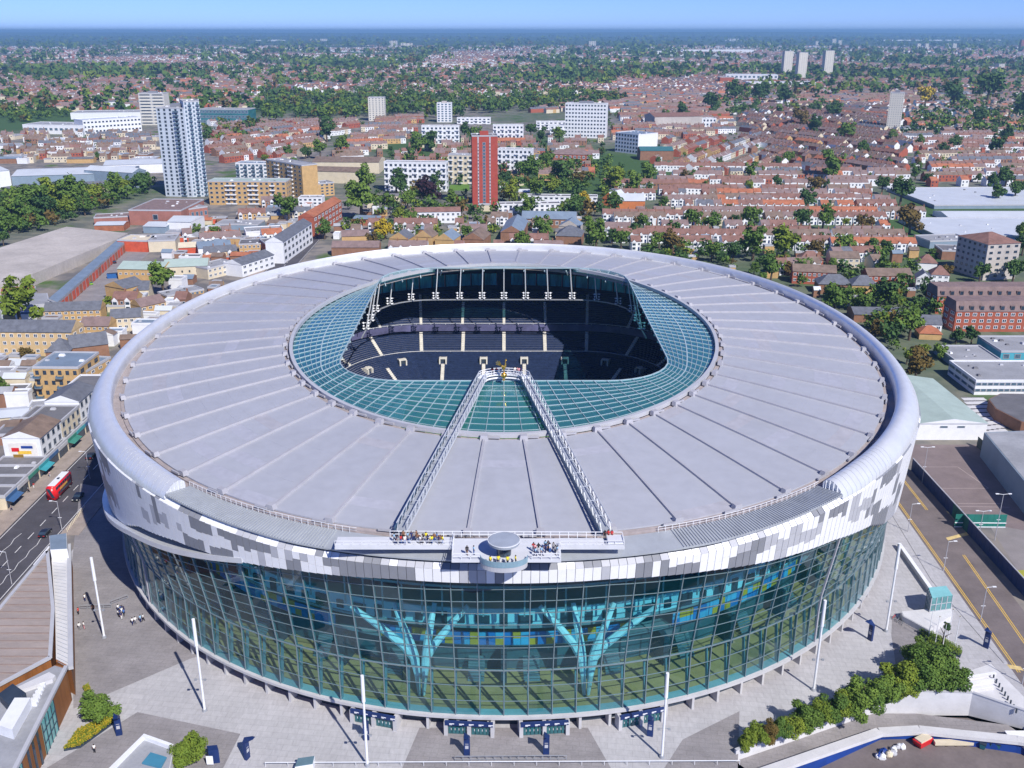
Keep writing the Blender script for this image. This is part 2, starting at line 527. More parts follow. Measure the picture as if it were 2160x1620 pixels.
# standing seams across the rim near its two front ends and round the whole of it
mb = MB()
for side in (0, 1):
    for k in range(14):
        t = TF + k * .0022
        if side: t = 1 - t
        w = .75 + .25 * min(1, (k * .0022) / .06)
        s = rim_sect(t, w)
        for a, b in zip(s[2:-1], s[3:]): mb.bar(a + Vector((0, 0, .02)), b + Vector((0, 0, .02)), .035, .03)
sb(mb, 'rim_seams', M_STEEL, rim, kind='stuff')
# louvred end of the rim
for side in (1, -1):
    t = TF * side; s = rim_sect(t, .75)
    mb = MB()
    for k in range(2, 9):
        p = s[k].copy(); q = p.copy(); q.z = 39.0; mb.bar(q + Vector((0, -.25, 0)), p + Vector((0, -.25, 0)), .16, .16)
    sb(mb, 'rim_end_louvre', M_WHITE, rim)
# front deck
mb = MB(); nd = 64
def dk(t, u, dz=0):
    p = OUT(t).lerp(RIM(t), u); p.z = 39.3 + (clad_top(t) + .25 - 39.3) * u + dz; return p
for k in range(nd):
    t0 = -TF + 2 * TF * k / nd; t1 = -TF + 2 * TF * (k + 1) / nd
    q = [dk(t0, .06), dk(t0, .93), dk(t1, .93), dk(t1, .06)]
    mb.hexa([p - Vector((0, 0, .3)) for p in q] + q)
deck = sb(mb, 'front_deck', M_DECK)
mb = MB(); ns = 230
for k in range(ns):
    t = -TF + 2 * TF * (k + .5) / ns
    if abs(OUT(t).x) < 29: continue
    mb.bar(dk(t, .07, .08), dk(t, .92, .08), .22, .26)
sb(mb, 'deck_ridges', M_DECK, deck, kind='stuff')
# gutter walkway kerb along the roof edge at the front
mb = MB()
for k in range(120):
    t0, t1 = k / 120, (k + 1) / 120
    a, b = OUT(t0), OUT(t1); a.z = b.z = 39.0
    gw_ = .045 if ang((t0 + t1) / 2) < 34 else .23; c = a.lerp(RIM(t0), gw_); d = b.lerp(RIM(t1), gw_)
    u = Vector((0, 0, .25)); c.z = d.z = 39.0
    mb.hexa([a, c, d, b, a + u, c + u, d + u, b + u])
sb(mb, 'gutter', M_GUTTER, roof)
mb = MB()
for k in range(96):
    t = -TF + 2 * TF * k / 96; t2 = -TF + 2 * TF * (k + 1) / 96
    a, b = dk(t, .09), dk(t2, .09)
    if abs(a.x) < 27:
        if mb.v: sb(mb, 'deck_railing', M_WHITE, deck)
        mb = MB(); continue
    mb.bar(a, a + Vector((0, 0, 1.1)), .07); mb.bar(a + Vector((0, 0, 1.1)), b + Vector((0, 0, 1.1)), .07); mb.bar(a + Vector((0, 0, .6)), b + Vector((0, 0, .6)), .04)
sb(mb, 'deck_railing', M_WHITE, deck)

# patterned cladding
NCOL = 480
clad_core = MB()
RI = Slim(106.2, 121.2)
for k in range(160):                                   # dark backing wall
    t0, t1 = k / 160, (k + 1) / 160
    def bk(t, z): p = RI(t).lerp(Vector((0, YC, 0)), (max(0, clad_top(t) - 1.3 - z) * .09 + .1) / 113); p.z = z; return p
    for z0, z1 in ((clad_bottom(t0) + .1, 37.4),):
        a = [bk(t0, clad_bottom(t0) + .1), bk(t1, clad_bottom(t1) + .1), bk(t1, 37.6), bk(t0, 37.6)]
        inn = []
        for p, t in zip(a, (t0, t1, t1, t0)):
            q = Oval.__call__(BASE, t); q = p.lerp(Vector((0, YC, p.z)), .012); inn.append(q)
        clad_core.hexa(a + inn)
clad = sb(clad_core, 'cladding_band', M_DARK)
prev = []
items = []
for k in range(NCOL):
    t0, t1 = k / NCOL, (k + 1) / NCOL
    tm = (t0 + t1) / 2
    zt, zb = clad_top(tm), clad_bottom(tm)
    g = .015 / NCOL * 2
    P = lambda t, z, u=0.0: (RIM(t).lerp(Vector((0, YC, 0)), u / 113).xy.to_3d() + Vector((0, 0, z)))
    span = zt - 1.3 - zb
    nseg = 1 if span < 3.4 else (2 if span < 6 else (3 if span < 10 else 4))
    br = [zt - 1.3]
    for j in range(nseg - 1): br.append(zt - 1.3 - span * ((j + 1) / nseg + R.uniform(-.25, .25) / nseg))
    br.append(zb)
    cols = []
    def pick(old):
        if old is not None and R.random() < (.46 if ang(tm) < 24 else .66): return old
        return R.choices((0, 1, 2), (.46, .30, .24))[0]
    c = pick(prev[0] if prev else None)
    # chamfer, top lip and wall segments
    segs = [((zt, 1.5), (zt - 1.3, 0.0)), ] + [((br[j], 0.0), (br[j + 1], .55 * 0)) for j in range(nseg)]
    lst = []
    for j, ((za, ua), (zc, uc)) in enumerate(segs):
        cc = pick(prev[j] if j < len(prev) else None); lst.append(cc)
        e0, e1 = t0 + g * 0 + .00006, t1 - .00006
        lean = lambda z: max(0, (zt - 1.3 - z)) * .09
        q = [P(e0, zc + .03, uc + lean(zc)), P(e1, zc + .03, uc + lean(zc)), P(e1, za - .03, ua + lean(za)), P(e0, za - .03, ua + lean(za))]
        items.append((tm, cc, q))
    prev = lst
CLM = [M_CL0, M_CL1, M_CL2]
items_v = sorted(items, key=lambda it: (it[2][0] - Vector((0, 0, CAM_H))).length)
rest = [MB()]
rest = MB()
cen = Vector((0, YC, 0))
for n_, (t, cc, q) in enumerate(items_v):
    inn = [p - (p - Vector((0, YC, p.z))).normalized() * .35 for p in q]
    if n_ < 300:
        mb = MB(); mb.hexa(inn + q) ; sb(mb, 'cladding_panel', CLM[cc], clad)
    else:
        rest.mi = cc; rest.hexa(inn + q)
rest.mi = 0
sb(rest, 'cladding_panels', CLM, clad, kind='stuff')
mb = MB()
for k in range(120):                                   # cap between cladding and deck / rim
    t0, t1 = k / 120, (k + 1) / 120
    a = [RIM(t0).lerp(cen, .013), RIM(t1).lerp(cen, .013), RIM(t1).lerp(cen, .03), RIM(t0).lerp(cen, .03)]
    zz = [clad_top(t0), clad_top(t1), clad_top(t1), clad_top(t0)]
    q = [Vector((p.x, p.y, z + .03)) for p, z in zip(a, zz)]
    mb.hexa([p - Vector((0, 0, 1.2)) for p in q] + q)
sb(mb, 'parapet_cap', M_CL1, clad)
# soffit under the cladding
mb = MB()
for k in range(160):
    t0, t1 = k / 160, (k + 1) / 160
    z0, z1 = clad_bottom(t0), clad_bottom(t1)
    a, b, c, d = RI(t0, z0 + .05).lerp(Vector((0, YC, z0 + .05)), .012), RI(t1, z1 + .05).lerp(Vector((0, YC, z1 + .05)), .012), BASE(t1, z1 + .05).lerp(Vector((0, YC, z1)), .06), BASE(t0, z0 + .05).lerp(Vector((0, YC, z0)), .06)
    u = Vector((0, 0, .3)); mb.hexa([a, b, c, d, a + u, b + u, c + u, d + u])
sb(mb, 'soffit', M_STEEL, clad)
# silver lip over the glass on the left
mb = MB()
tl = [1 - x for x in np.linspace(.068, .30, 60)]
RL = Slim(106.6, 121.6); RLI = Oval(102.5, 117.5)
for a_, b_ in zip(tl, tl[1:]):
    za, zb_ = glass_top(a_) + .05, glass_top(b_) + .05
    q = [RL(a_, za), RL(b_, zb_), RLI(b_, zb_), RLI(a_, za)]
    u = Vector((0, 0, 1.1)); mb.hexa([p for p in q] + [p + u for p in q])
sb(mb, 'silver_lip', M_RIM)

# glass front
G0 = 3.8
KINK = 13.6
NM = 158
def gl_pt(t, z):
    """the glazing leans outwards above the kink line"""
    zt = glass_top(t)
    if z <= KINK: return BASE(t, z)
    u = (z - KINK) / max(1.0, zt - KINK)
    sh = (t if t < .5 else t - 1) * .05 * u
    p = BASE(t + sh * .6).lerp(RIM(t + sh * .6), .42 * u); p.z = z
    return p
rows = [G0, 6.9, 10.2, KINK]
def row_z(t, j):
    if j < 4: return min(rows[j], glass_top(t) - .2 * (4 - j))
    zt = glass_top(t)
    return KINK + (zt - KINK) * (j - 3) / 8.0 if zt > KINK + 2 else KINK + .1 * (j - 3)
fac_mb = MB()
for k in range(NM * 2):                                # plinth kerb that carries the glazing
    t0, t1 = k / NM / 2, (k + 1) / NM / 2
    a, b = BASE(t0), BASE(t1); o_ = 1.006; i_ = .985
    q = []
    for p, s in ((a, o_), (b, o_), (b, i_), (a, i_)):
        q.append(Vector((p.x * s, YC + (p.y - YC) * s, G0 - .55)))
    fac_mb.hexa(q + [p + Vector((0, 0, .55)) for p in q])
fac = sb(fac_mb, 'glass_facade', M_PLINTH)
cells = []
TV = .33
for k in range(NM):
    t0, t1 = (k - NM // 2) / NM, (k - NM // 2 + 1) / NM
    if not (-TV < t0 and t1 < TV): continue
    for j in range(11):
        za, zb_, zc, zd = row_z(t0, j), row_z(t1, j), row_z(t1, j + 1), row_z(t0, j + 1)
        if zd - za < .5 or zc - zb_ < .5: continue
        q = [gl_pt(t0, za), gl_pt(t1, zb_), gl_pt(t1, zc), gl_pt(t0, zd)]
        c = sum(q, Vector()) / 4; nrm = (q[1] - q[0]).cross(q[3] - q[0]).normalized()
        view = (Vector((0, 0, CAM_H)) - c)
        cells.append((nrm.dot(view.normalized()) / view.length ** 2, q, nrm))
cells.sort(key=lambda x: -x[0])
rest = MB()
for n_, (w, q, nrm) in enumerate(cells):
    tgt = MB() if n_ < 300 else rest
    gi = R.choices((0, 1, 2), (.6, .22, .18))[0]; rest.mi = gi
    tgt.face(q)
    if n_ < 300: sb(tgt, 'glass_pane', G_FACS[gi], fac)
sb(rest, 'glass_panes', G_FACS, fac, kind='stuff')
M_MUL = mat('mullion_metal', (0.20, 0.27, 0.30), 0.45, 0.3, 0.06, 0.5)
for k in range(NM):
    t = (k - NM // 2) / NM
    if not (-TV <= t <= TV): continue
    mb = MB(); zs = [row_z(t, j) for j in range(12)]
    pts = [gl_pt(t, z) for z in zs if z <= glass_top(t)]
    nrm = (BASE(t) - cen).normalized()
    for a, b in zip(pts, pts[1:]):
        if (b - a).length > .05: mb.bar(a - nrm * .12, b - nrm * .12, .16, .6, up=nrm)
    sb(mb, 'mullion', M_MUL, fac)
    if abs(t) < .2:                                    # inclined struts behind the mullions
        mb = MB(); a = gl_pt(t, G0) - nrm * .5; b = gl_pt(t, KINK - 1) - nrm * 1.6
        mb.bar(a, b, .3, .5, up=nrm); mb.bar(b, gl_pt(t, KINK) - nrm * .3, .2, .3)
        sb(mb, 'glazing_strut', M_STEEL, fac)
for j in range(1, 12):
    mb = MB()
    for k in range(NM):
        t0, t1 = (k - NM // 2) / NM, (k - NM // 2 + 1) / NM
        if not (-TV < t0 and t1 < TV): continue
        w = .26 if j == 3 else .12
        mb.bar(gl_pt(t0, row_z(t0, j)), gl_pt(t1, row_z(t1, j)), w, w)
    sb(mb, 'transom', M_MUL, fac)
# strong inclined fins at the ends of the glass front
for t in (.099, -.128, .172):
    mb = MB(); pts = [gl_pt(t, z) for z in np.linspace(G0, glass_top(t), 8)]; nrm = (BASE(t) - cen).normalized()
    for a, b in zip(pts, pts[1:]): mb.bar(a + nrm * .15, b + nrm * .15, .32, .4, up=nrm)
    sb(mb, 'facade_fin', M_RIB, fac)

# inside the glass front
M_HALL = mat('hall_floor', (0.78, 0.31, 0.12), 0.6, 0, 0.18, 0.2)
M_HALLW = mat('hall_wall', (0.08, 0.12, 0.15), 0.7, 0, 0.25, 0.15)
M_TEALW = mat('gallery_wall', (0.52, 0.74, 0.80), 0.6, 0, 0.1, 0.2)
hall_mb = MB()
def ringslab(mb, o0, o1, z0, z1, ta, tb, n):
    for k in range(n):
        t0 = ta + (tb - ta) * k / n; t1 = ta + (tb - ta) * (k + 1) / n
        q = [o0(t0, z0), o0(t1, z0), o1(t1, z0), o1(t0, z0)]
        mb.hexa(q + [Vector((p.x, p.y, z1)) for p in q])
ringslab(hall_mb, offs(.9), offs(24), 3.1, 3.7, -.35, .35, 120)
hall = sb(hall_mb, 'entrance_hall_floor', M_HALL)
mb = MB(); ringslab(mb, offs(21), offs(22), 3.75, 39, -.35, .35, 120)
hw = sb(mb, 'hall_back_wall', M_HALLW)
mb = MB(); ringslab(mb, offs(9.5), offs(21), 16.0, 16.5, -.3, .3, 100)
sb(mb, 'gallery_floor', M_STEEL, hw)
mb = MB(); ringslab(mb, offs(9.6), offs(10.0), 16.6, 20.2, -.11, .11, 60)
gw = sb(mb, 'gallery_wall', M_TEALW, hw)
win = MB(); win.box(-1.3, 1.3, -.15, .15, 0, 2.4); win_me = win.mesh('gallery_opening', M_DARK)
for k in range(-17, 18):
    t = k * .0063; p = offs(9.45)(t, 17.2 if k % 3 else 16.7); o = inst('gallery_opening', win_me, gw, p - Vector((0, YC, 0)), atan2(p.x / 103 ** 2, -(p.y - YC) / 117 ** 2) if 0 else atan2(p.x, -(p.y - YC)), (.55 + .5 * (k % 2), 1, .7 + .4 * (k % 3 == 0)))
mb = MB(); ringslab(mb, offs(12), offs(21), 10.4, 10.9, -.3, .3, 100); sb(mb, 'mezzanine_floor', M_STEEL, hw)
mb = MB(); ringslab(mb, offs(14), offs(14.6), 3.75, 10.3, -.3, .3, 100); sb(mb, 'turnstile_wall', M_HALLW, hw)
mb = MB(); ringslab(mb, offs(6.5), offs(21), 26.5, 27.0, -.3, .3, 100); sb(mb, 'upper_gallery_floor', M_STEEL, hw)
for k in range(-34, 35):
    mb = MB(); a = offs(7)(k * .0058, 20.3); mb.bar(a, a + Vector((0, 0, 6.2)), .3); sb(mb, 'gallery_post', M_STEEL, hw)
# blue and yellow chequered balcony front, panel by panel
bal = [mat('balcony_blue', (0.02, 0.20, 0.55), .4), mat('balcony_pale_blue', (0.12, 0.45, 0.72), .4), mat('balcony_yellow', (0.90, 0.42, 0.03), .4)]
O0, O1 = offs(11.6), offs(11.9)
for k in range(-46, 46):
    if 15 < abs(k + .5) < 21: continue
    t0, t1 = k * .0026, (k + 1) * .0026 - .0001
    for j in range(2):
        mb = MB(); z0 = 10.9 + j * 1.45
        q = [O0(t0, z0), O0(t1, z0), O1(t1, z0), O1(t0, z0)]; mb.hexa(q + [p + Vector((0, 0, 1.42)) for p in q])
        sb(mb, 'balcony_panel', bal[(0, 2, 1, 0, 1, 2)[(k * 2 + j * 3 + R.randint(0, 1)) % 6]], hw)
# dark turnstile walls and pillars on the hall floor
for k in range(-30, 31):
    t = k * .0085
    if abs(k) % 3 == 0:
        mb = MB(); a, b = offs(9.5)(t, 3.72), offs(14)(t, 3.72)
        mb.bar(a + Vector((0, 0, 3.2)), b + Vector((0, 0, 3.2)), 1.1, 6.4); sb(mb, 'hall_pier', M_DARK, hw)
    elif abs(k) % 3 == 1:
        mb = MB(); a = offs(10)(t, 3.72); dr = (a - cen); dr.z = 0; dr.normalize(); sd = Vector((-dr.y, dr.x, 0))
        for s_ in range(9):
            c = a - dr * (s_ * .35); mb.bar(c - sd * 1.6 + Vector((0, 0, .2 + s_ * .42)), c + sd * 1.6 + Vector((0, 0, .2 + s_ * .42)), .3, .35)
        sb(mb, 'hall_stair', M_CL2, hw)
# tree-shaped white columns
for sx in (-1, 1):
    b0 = Vector((sx * 15.6, 153.2, 3.7))
    mb = MB()
    outer, inner = ((-13.0, -5.1), (2.6, 8.9)) if sx < 0 else ((-8.9, -2.6), (5.1, 13.0))
    for dx, top in ((-1, (outer[0], 3.2, 21.2)), (-1, (outer[1], 4.2, 21.2)), (1, (inner[0], 4.2, 21.2)), (1, (inner[1], 3.2, 21.2))):
        pts = [b0 + Vector((dx * .4, 0, 0)), b0 + Vector((dx * .7, .1, 4.5)), b0 + Vector((dx * .85 + top[0] * .04, .4, 8.2)), b0 + Vector((top[0] * .2 + dx * .75, .9, 10.6)), b0 + Vector((top[0] * .55 + dx * .4, 1.9, 13.8)), Vector((b0.x + top[0], b0.y + top[1], top[2]))]
        rr = [.3, .6, .8, .8, .7, .45]
        for a, b, r0, r1 in zip(pts, pts[1:], rr, rr[1:]): mb.tube(a, b, r0, r1, 8)
    sb(mb, 'tree_column', mat('column_white', (.80, .84, .86), .4), hall, smooth=False)

# ground storey: recessed grey wall, piers, entrances with navy heads
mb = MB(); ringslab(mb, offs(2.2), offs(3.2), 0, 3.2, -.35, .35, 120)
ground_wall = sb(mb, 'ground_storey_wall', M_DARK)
for k in range(-33, 34):
    t = (k + .5) * .0081
    mb = MB(); a, b = BASE(t), offs(2.4)(t); mb.bar(a + Vector((0, 0, 1.6)), b + Vector((0, 0, 1.6)), .5, 3.2); sb(mb, 'ground_pier', M_PLINTH, ground_wall)
M_DOOR = mat('door_glass', (0.03, 0.12, 0.14), .1, 0, .2, 1, spec=.6)
def entrance(px, py):
    g = spot(px, py); t = min((abs(BASE(k / 2000).x - g.x), k / 2000) for k in list(range(0, 400)) + list(range(1600, 2000)))[1]
    p = BASE(t); nrm = Vector((p.x / 103 ** 2, (p.y - YC) / 117.8 ** 2, 0)).normalized(); rz = atan2(nrm.y, nrm.x) + pi / 2
    e = inst('entrance', None, stad, p - Vector((0, YC, 0)) + nrm * .25, rz)
    for x in (-4.3, 0, 4.3): mb = MB(); mb.box(x - .35, x + .35, -1.2, .8, 0, 3.0); mb.build('entrance_pier', M_PLINTH, e)
    mb = MB(); mb.box(-4.4, 4.4, -1.35, -.9, 2.45, 3.3); sgn = mb.build('entrance_sign', M_NAVY, e)
    mb = MB()
    for k in range(5):
        x = -3.6 + k * 1.8
        mb.box(x, x + .9, -1.39, -1.35, 2.78, 2.95); mb.box(x, x + .5, -1.39, -1.35, 2.62, 2.7)
    mb.build('sign_lettering', M_WHITE, sgn)
    for k in range(10):
        x = -3.9 + (k % 5) * .72 + (4.3 if k > 4 else 0)
        mb = MB(); mb.box(x, x + .62, -.6, -.5, .05, 2.4); d = mb.build('entrance_door', M_DOOR, e)
        mb = MB(); mb.box(x + .5, x + .58, -.68, -.6, .9, 1.3); mb.build('door_pull', M_WHITE, d)
    return e
for q in ((793, 1528), (992, 1545), (1146, 1545), (1346, 1515)): entrance(*q)

# the bowl: pitch and seating tiers
mb = MB(); mb.box(-45, 45, 205, 340, .02, .3); bowl_floor = sb(mb, 'bowl_floor', M_TREAD)
mb = MB()
for k in range(12): mb.mi = k % 2; mb.box(-34, 34, 218 + k * 8.75, 218 + (k + 1) * 8.75 - .002, .3, .36)
sb(mb, 'pitch', [M_GRASS, mat('pitch_grass_pale', (.055, .17, .03), .9, 0, .2, .2)], bowl_floor)
mb = MB()
for x0, x1, y0, y1 in ((-34, -33.85, 218, 323), (33.85, 34, 218, 323), (-34, 34, 218, 218.15), (-34, 34, 322.85, 323), (-34, 34, 270.4, 270.6), (-20, 20, 306.4, 306.6), (-20, -19.8, 306.6, 323), (19.8, 20, 306.6, 323)):
    mb.box(x0, x1, y0, y1, .37, .375)
sb(mb, 'pitch_line', M_WHITE, bowl_floor)
def sp(t, d, z):
    p = rrect(t, 42 + d, 59.5 + d, 14 + d, 268.5); p.z = z; return p
NT = 96
def tier(name, d0, z0, rows_n, run, rise, y_only=None):
    """stepped rows; each row is a tread of concrete with a strip of seats"""
    mbs = MB()
    for r in range(rows_n):
        d = d0 + r * run; z = z0 + r * rise
        for k in range(NT):
            t0, t1 = k / NT, (k + 1) / NT
            mbs.mi = 0
            q = [sp(t0, d, z - rise), sp(t1, d, z - rise), sp(t1, d + run, z - rise), sp(t0, d + run, z - rise)]
            mbs.hexa(q + [p + Vector((0, 0, rise)) for p in q])
    tr = sb(mbs, name, [M_TREAD])
    mbs = MB()
    for r in range(rows_n):
        d = d0 + r * run + run * .42; z = z0 + r * rise + .01
        for k in range(NT):
            t0, t1 = k / NT, (k + 1) / NT
            q = [sp(t0, d, z), sp(t1, d, z), sp(t1, d + run * .5, z), sp(t0, d + run * .5, z)]
            mbs.hexa(q + [p + Vector((0, 0, .55)) for p in q])
    so = sb(mbs, 'seat_rows', M_SEAT, tr, kind='stuff')
    return tr
t1_ = tier('lower_tier', 0, 2.2, 19, .78, .42)
t2_ = tier('middle_tier', 15.5, 10.2, 12, .80, .46)
t3_ = tier('upper_tier', 23.5, 18.2, 18, .80, .52)
def row_at(x, d, z):
    L = 4 * (42 + d + 59.5 + d) - (8 - 2 * pi) * (14 + d)
    t = .5 - x / L; a = sp(t, d, z); tg = sp(t + .001, d, 0) - sp(t - .001, d, 0)
    return a, Vector((tg.y, -tg.x, 0)).normalized()
def aisle(t, d0, z0, rows_n, run, rise, tr, w=.62):
    mb = MB()
    a0, dr = row_at(t, d0, z0); sd = Vector((-dr.y, dr.x, 0)) * w
    for r in range(rows_n):
        c = a0 + dr * (r * run); z = z0 + r * rise
        q = [c - sd, c + sd, c + sd + dr * run, c - sd + dr * run]
        q = [Vector((p.x, p.y, z + .02)) for p in q]
        mb.hexa(q + [p + Vector((0, 0, .62)) for p in q])
    sb(mb, 'aisle', M_AISLE, tr)
for k in range(-5, 6):
    aisle(k * 15.3, 15.5, 10.2, 12, .80, .46, t2_)
    aisle(k * 15.6, 23.5, 18.2, 16, .80, .52, t3_, .5)
for k in range(-5, 5):
    t = (k + .5) * 14.9
    aisle(t, 0, 2.2, 12, .78, .42, t1_)
    p, dr = row_at(t, 10.2, 8.0); sd = Vector((-dr.y, dr.x, 0))
    mb = MB()
    for s in (-1.15, 1.15): mb.bar(p + sd * s - dr * 1.2, p + sd * s + dr * 2.2, .5, 2.4)
    mb.bar(p + Vector((0, 0, 1.3)) + dr * .3 - sd * 1.4, p + Vector((0, 0, 1.3)) + dr * .3 + sd * 1.4, 1.6, .4)
    v = sb(mb, 'vomitory', M_AISLE, t1_)
    mb = MB(); mb.bar(p - dr * .3 - sd * .9 + Vector((0, 0, .1)), p - dr * .3 + sd * .9 + Vector((0, 0, .1)), .2, 2.0); sb(mb, 'vomitory_opening', M_DARK, v)
    p, dr = row_at(t + 7.6, 33.5, 25.6); sd = Vector((-dr.y, dr.x, 0))
    mb = MB(); mb.bar(p - sd * 1.2, p + sd * 1.2, 1.6, 2.4); sb(mb, 'vomitory', M_DARK, t3_)
M_FASC = mat('stand_fascia', (.10, .10, .20), .4, 0, .4, .12)
for d, z0, z1, tr, m in ((15.2, 8.3, 10.0, t2_, M_DARK), (23.1, 15.8, 18.3, t3_, M_FASC)):
    mb = MB()
    for k in range(NT):
        q = [sp(k / NT, d, z0), sp((k + 1) / NT, d, z0), sp((k + 1) / NT, d + .35, z0), sp(k / NT, d + .35, z0)]
        mb.hexa(q + [p + Vector((0, 0, z1 - z0)) for p in q])
    f_ = sb(mb, 'tier_fascia', m, tr)
    mb = MB()
    for k in range(NT): mb.bar(sp(k / NT, d - .05, z1 + .5), sp((k + 1) / NT, d - .05, z1 + .5), .12, .12); mb.bar(sp(k / NT, d - .05, z1), sp(k / NT, d - .05, z1 + .5), .1, .1)
    sb(mb, 'tier_rail', M_WHITE, f_)
# walls behind the tiers
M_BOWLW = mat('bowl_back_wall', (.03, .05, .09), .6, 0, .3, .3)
mb = MB(); M_TEAL = mat('box_glazing_painted_glow', (.12, .62, .66), .25, 0, .5, .35, stretch=(1, 1, .2))  # bright teal: daylight through the rear glazing is painted into the base colour
for k in range(NT):
    for d, z0, z1 in ((14.85, 2, 11), (24.9, 10, 18.6)):
        q = [sp(k / NT, d, z0), sp((k + 1) / NT, d, z0), sp((k + 1) / NT, d + .3, z0), sp(k / NT, d + .3, z0)]
        mb.hexa(q + [p + Vector((0, 0, z1 - z0 - .9)) for p in q])
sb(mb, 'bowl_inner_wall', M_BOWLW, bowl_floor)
WB = Oval(94, 111)
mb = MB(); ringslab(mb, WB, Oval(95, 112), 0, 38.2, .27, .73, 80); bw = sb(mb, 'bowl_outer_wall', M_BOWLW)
WB2 = Oval(93.2, 110.2)
for k in range(-20, 21):
    if k == 0: continue
    mb = MB(); t0, t1 = .5 + (k - .5) * .008 + .0004, .5 + (k + .5) * .008 - .0004
    q = [WB2(t0, 27.6), WB2(t1, 27.6), WB(t1, 27.6), WB(t0, 27.6)]; mb.hexa(q + [p + Vector((0, 0, 4.6)) for p in q])
    sb(mb, 'box_window', M_TEAL, bw)
    mb = MB(); a = WB2(t0, 27.6); mb.bar(a, a + Vector((0, 0, 4.8)), .3); sb(mb, 'box_mullion', M_STEEL, bw)
# outer wall of the rest of the perimeter
mb = MB(); ringslab(mb, BASE, offs(1), 0, 12.5, .33, .67, 60); sb(mb, 'rear_outer_wall', M_CL1)
# ---------------------------------------------------------------- people (one continuous skinned body per pose)
def make_body(name, pose):
    J = dict(pelvis=(0, 0, .95), waist=(0, 0, 1.1), chest=(0, .0, 1.32), neck=(0, 0, 1.48), head=(0, -.02, 1.6), crown=(0, -.01, 1.72))
    hx, st, arm = pose
    for s, n in ((1, 'l'), (-1, 'r')):
        J['hip' + n] = (s * .09, 0, .9); J['knee' + n] = (s * .1, -st * s * .5 - .02, .5); J['ank' + n] = (s * .1, -st * s, .08); J['toe' + n] = (s * .12, -st * s - .16, .04)
        J['sh' + n] = (s * .19, 0, 1.42); J['el' + n] = (s * .25, .03 - arm * .12 + st * s * .25, 1.14); J['wr' + n] = (s * .24, -.06 - arm * .25 + st * s * .45, .92 + arm * .3); J['ha' + n] = (s * .23, -.1 - arm * .3 + st * s * .5, .83 + arm * .35)
    E_ = [('pelvis', 'waist'), ('waist', 'chest'), ('chest', 'neck'), ('neck', 'head'), ('head', 'crown')]
    for n in 'lr': E_ += [('pelvis', 'hip' + n), ('hip' + n, 'knee' + n), ('knee' + n, 'ank' + n), ('ank' + n, 'toe' + n), ('chest', 'sh' + n), ('sh' + n, 'el' + n), ('el' + n, 'wr' + n), ('wr' + n, 'ha' + n)]
    rad = dict(pelvis=.14, waist=.12, chest=.15, neck=.055, head=.095, crown=.07, hip=.09, knee=.06, ank=.045, toe=.04, sh=.07, el=.045, wr=.035, ha=.04)
    names = list(J); me = bpy.data.meshes.new(name)
    me.from_pydata([J[k] for k in names], [(names.index(a), names.index(b)) for a, b in E_], [])
    o = bpy.data.objects.new(name, me); C.objects.link(o)
    md = o.modifiers.new('skin', 'SKIN')
    for k, sv_ in zip(names, me.skin_vertices[0].data):
        r = rad.get(k, rad.get(k[:-1], .05)); sv_.radius = (r, r); sv_.use_root = k == 'pelvis'
    dg = bpy.context.evaluated_depsgraph_get(); dg.update()
    ev = bpy.data.meshes.new_from_object(o.evaluated_get(dg))
    bpy.data.objects.remove(o)
    idx = []
    for p in ev.polygons:
        c = p.center
        if c.z > 1.66 or (c.z > 1.56 and c.y > .03): idx.append(3)
        elif c.z > 1.49: idx.append(0)
        elif abs(c.x) > .2 and c.z < 1.2 and c.z > .7: idx.append(0)
        elif c.z > .93: idx.append(1)
        elif c.z > .1: idx.append(2)
        else: idx.append(3)
    ev.materials.clear()
    for k in range(4): ev.materials.append(None)
    ev.polygons.foreach_set('material_index', idx)
    ev.polygons.foreach_set('use_smooth', [True] * len(idx))
    return ev
BODY = [make_body('person_body', p) for p in ((0, .0, 0), (0, .22, 0), (0, .08, 1))]
SKIN = [mat('skin_a', (.50, .30, .21), .6, 0, 0), mat('skin_b', (.22, .12, .08), .6, 0, 0)]
HAIRM = mat('dark_hair', (.03, .02, .015), .7, 0, 0)
CLOTH = {n: mat('cloth_' + n.replace(' ', '_'), c, .8, 0, 0) for n, c in {'white': (.75, .75, .75), 'navy': (.02, .03, .12), 'red': (.5, .04, .04), 'black': (.02, .02, .025), 'pink': (.7, .32, .35), 'yellow': (.75, .65, .05), 'pale blue': (.3, .5, .7), 'grey': (.25, .25, .27), 'brown': (.2, .1, .06), 'blue': (.05, .14, .4)}.items()}
PM = {}
def person(pos, top, legs, label, group=None, rz=None, pose=None, big=1.0):
    pose = R.randrange(3) if pose is None else pose
    sk = R.randrange(2); key = (pose, top, legs, sk)
    if key not in PM:
        me = BODY[pose].copy()
        for k, m in enumerate((SKIN[sk], CLOTH[top], CLOTH[legs], HAIRM)): me.materials[k] = m
        PM[key] = me
    o = inst('person', PM[key], None, pos, R.uniform(0, 6.28) if rz is None else rz, R.uniform(.96, 1.06) * big)
    return tag(o, label, 'person', group)

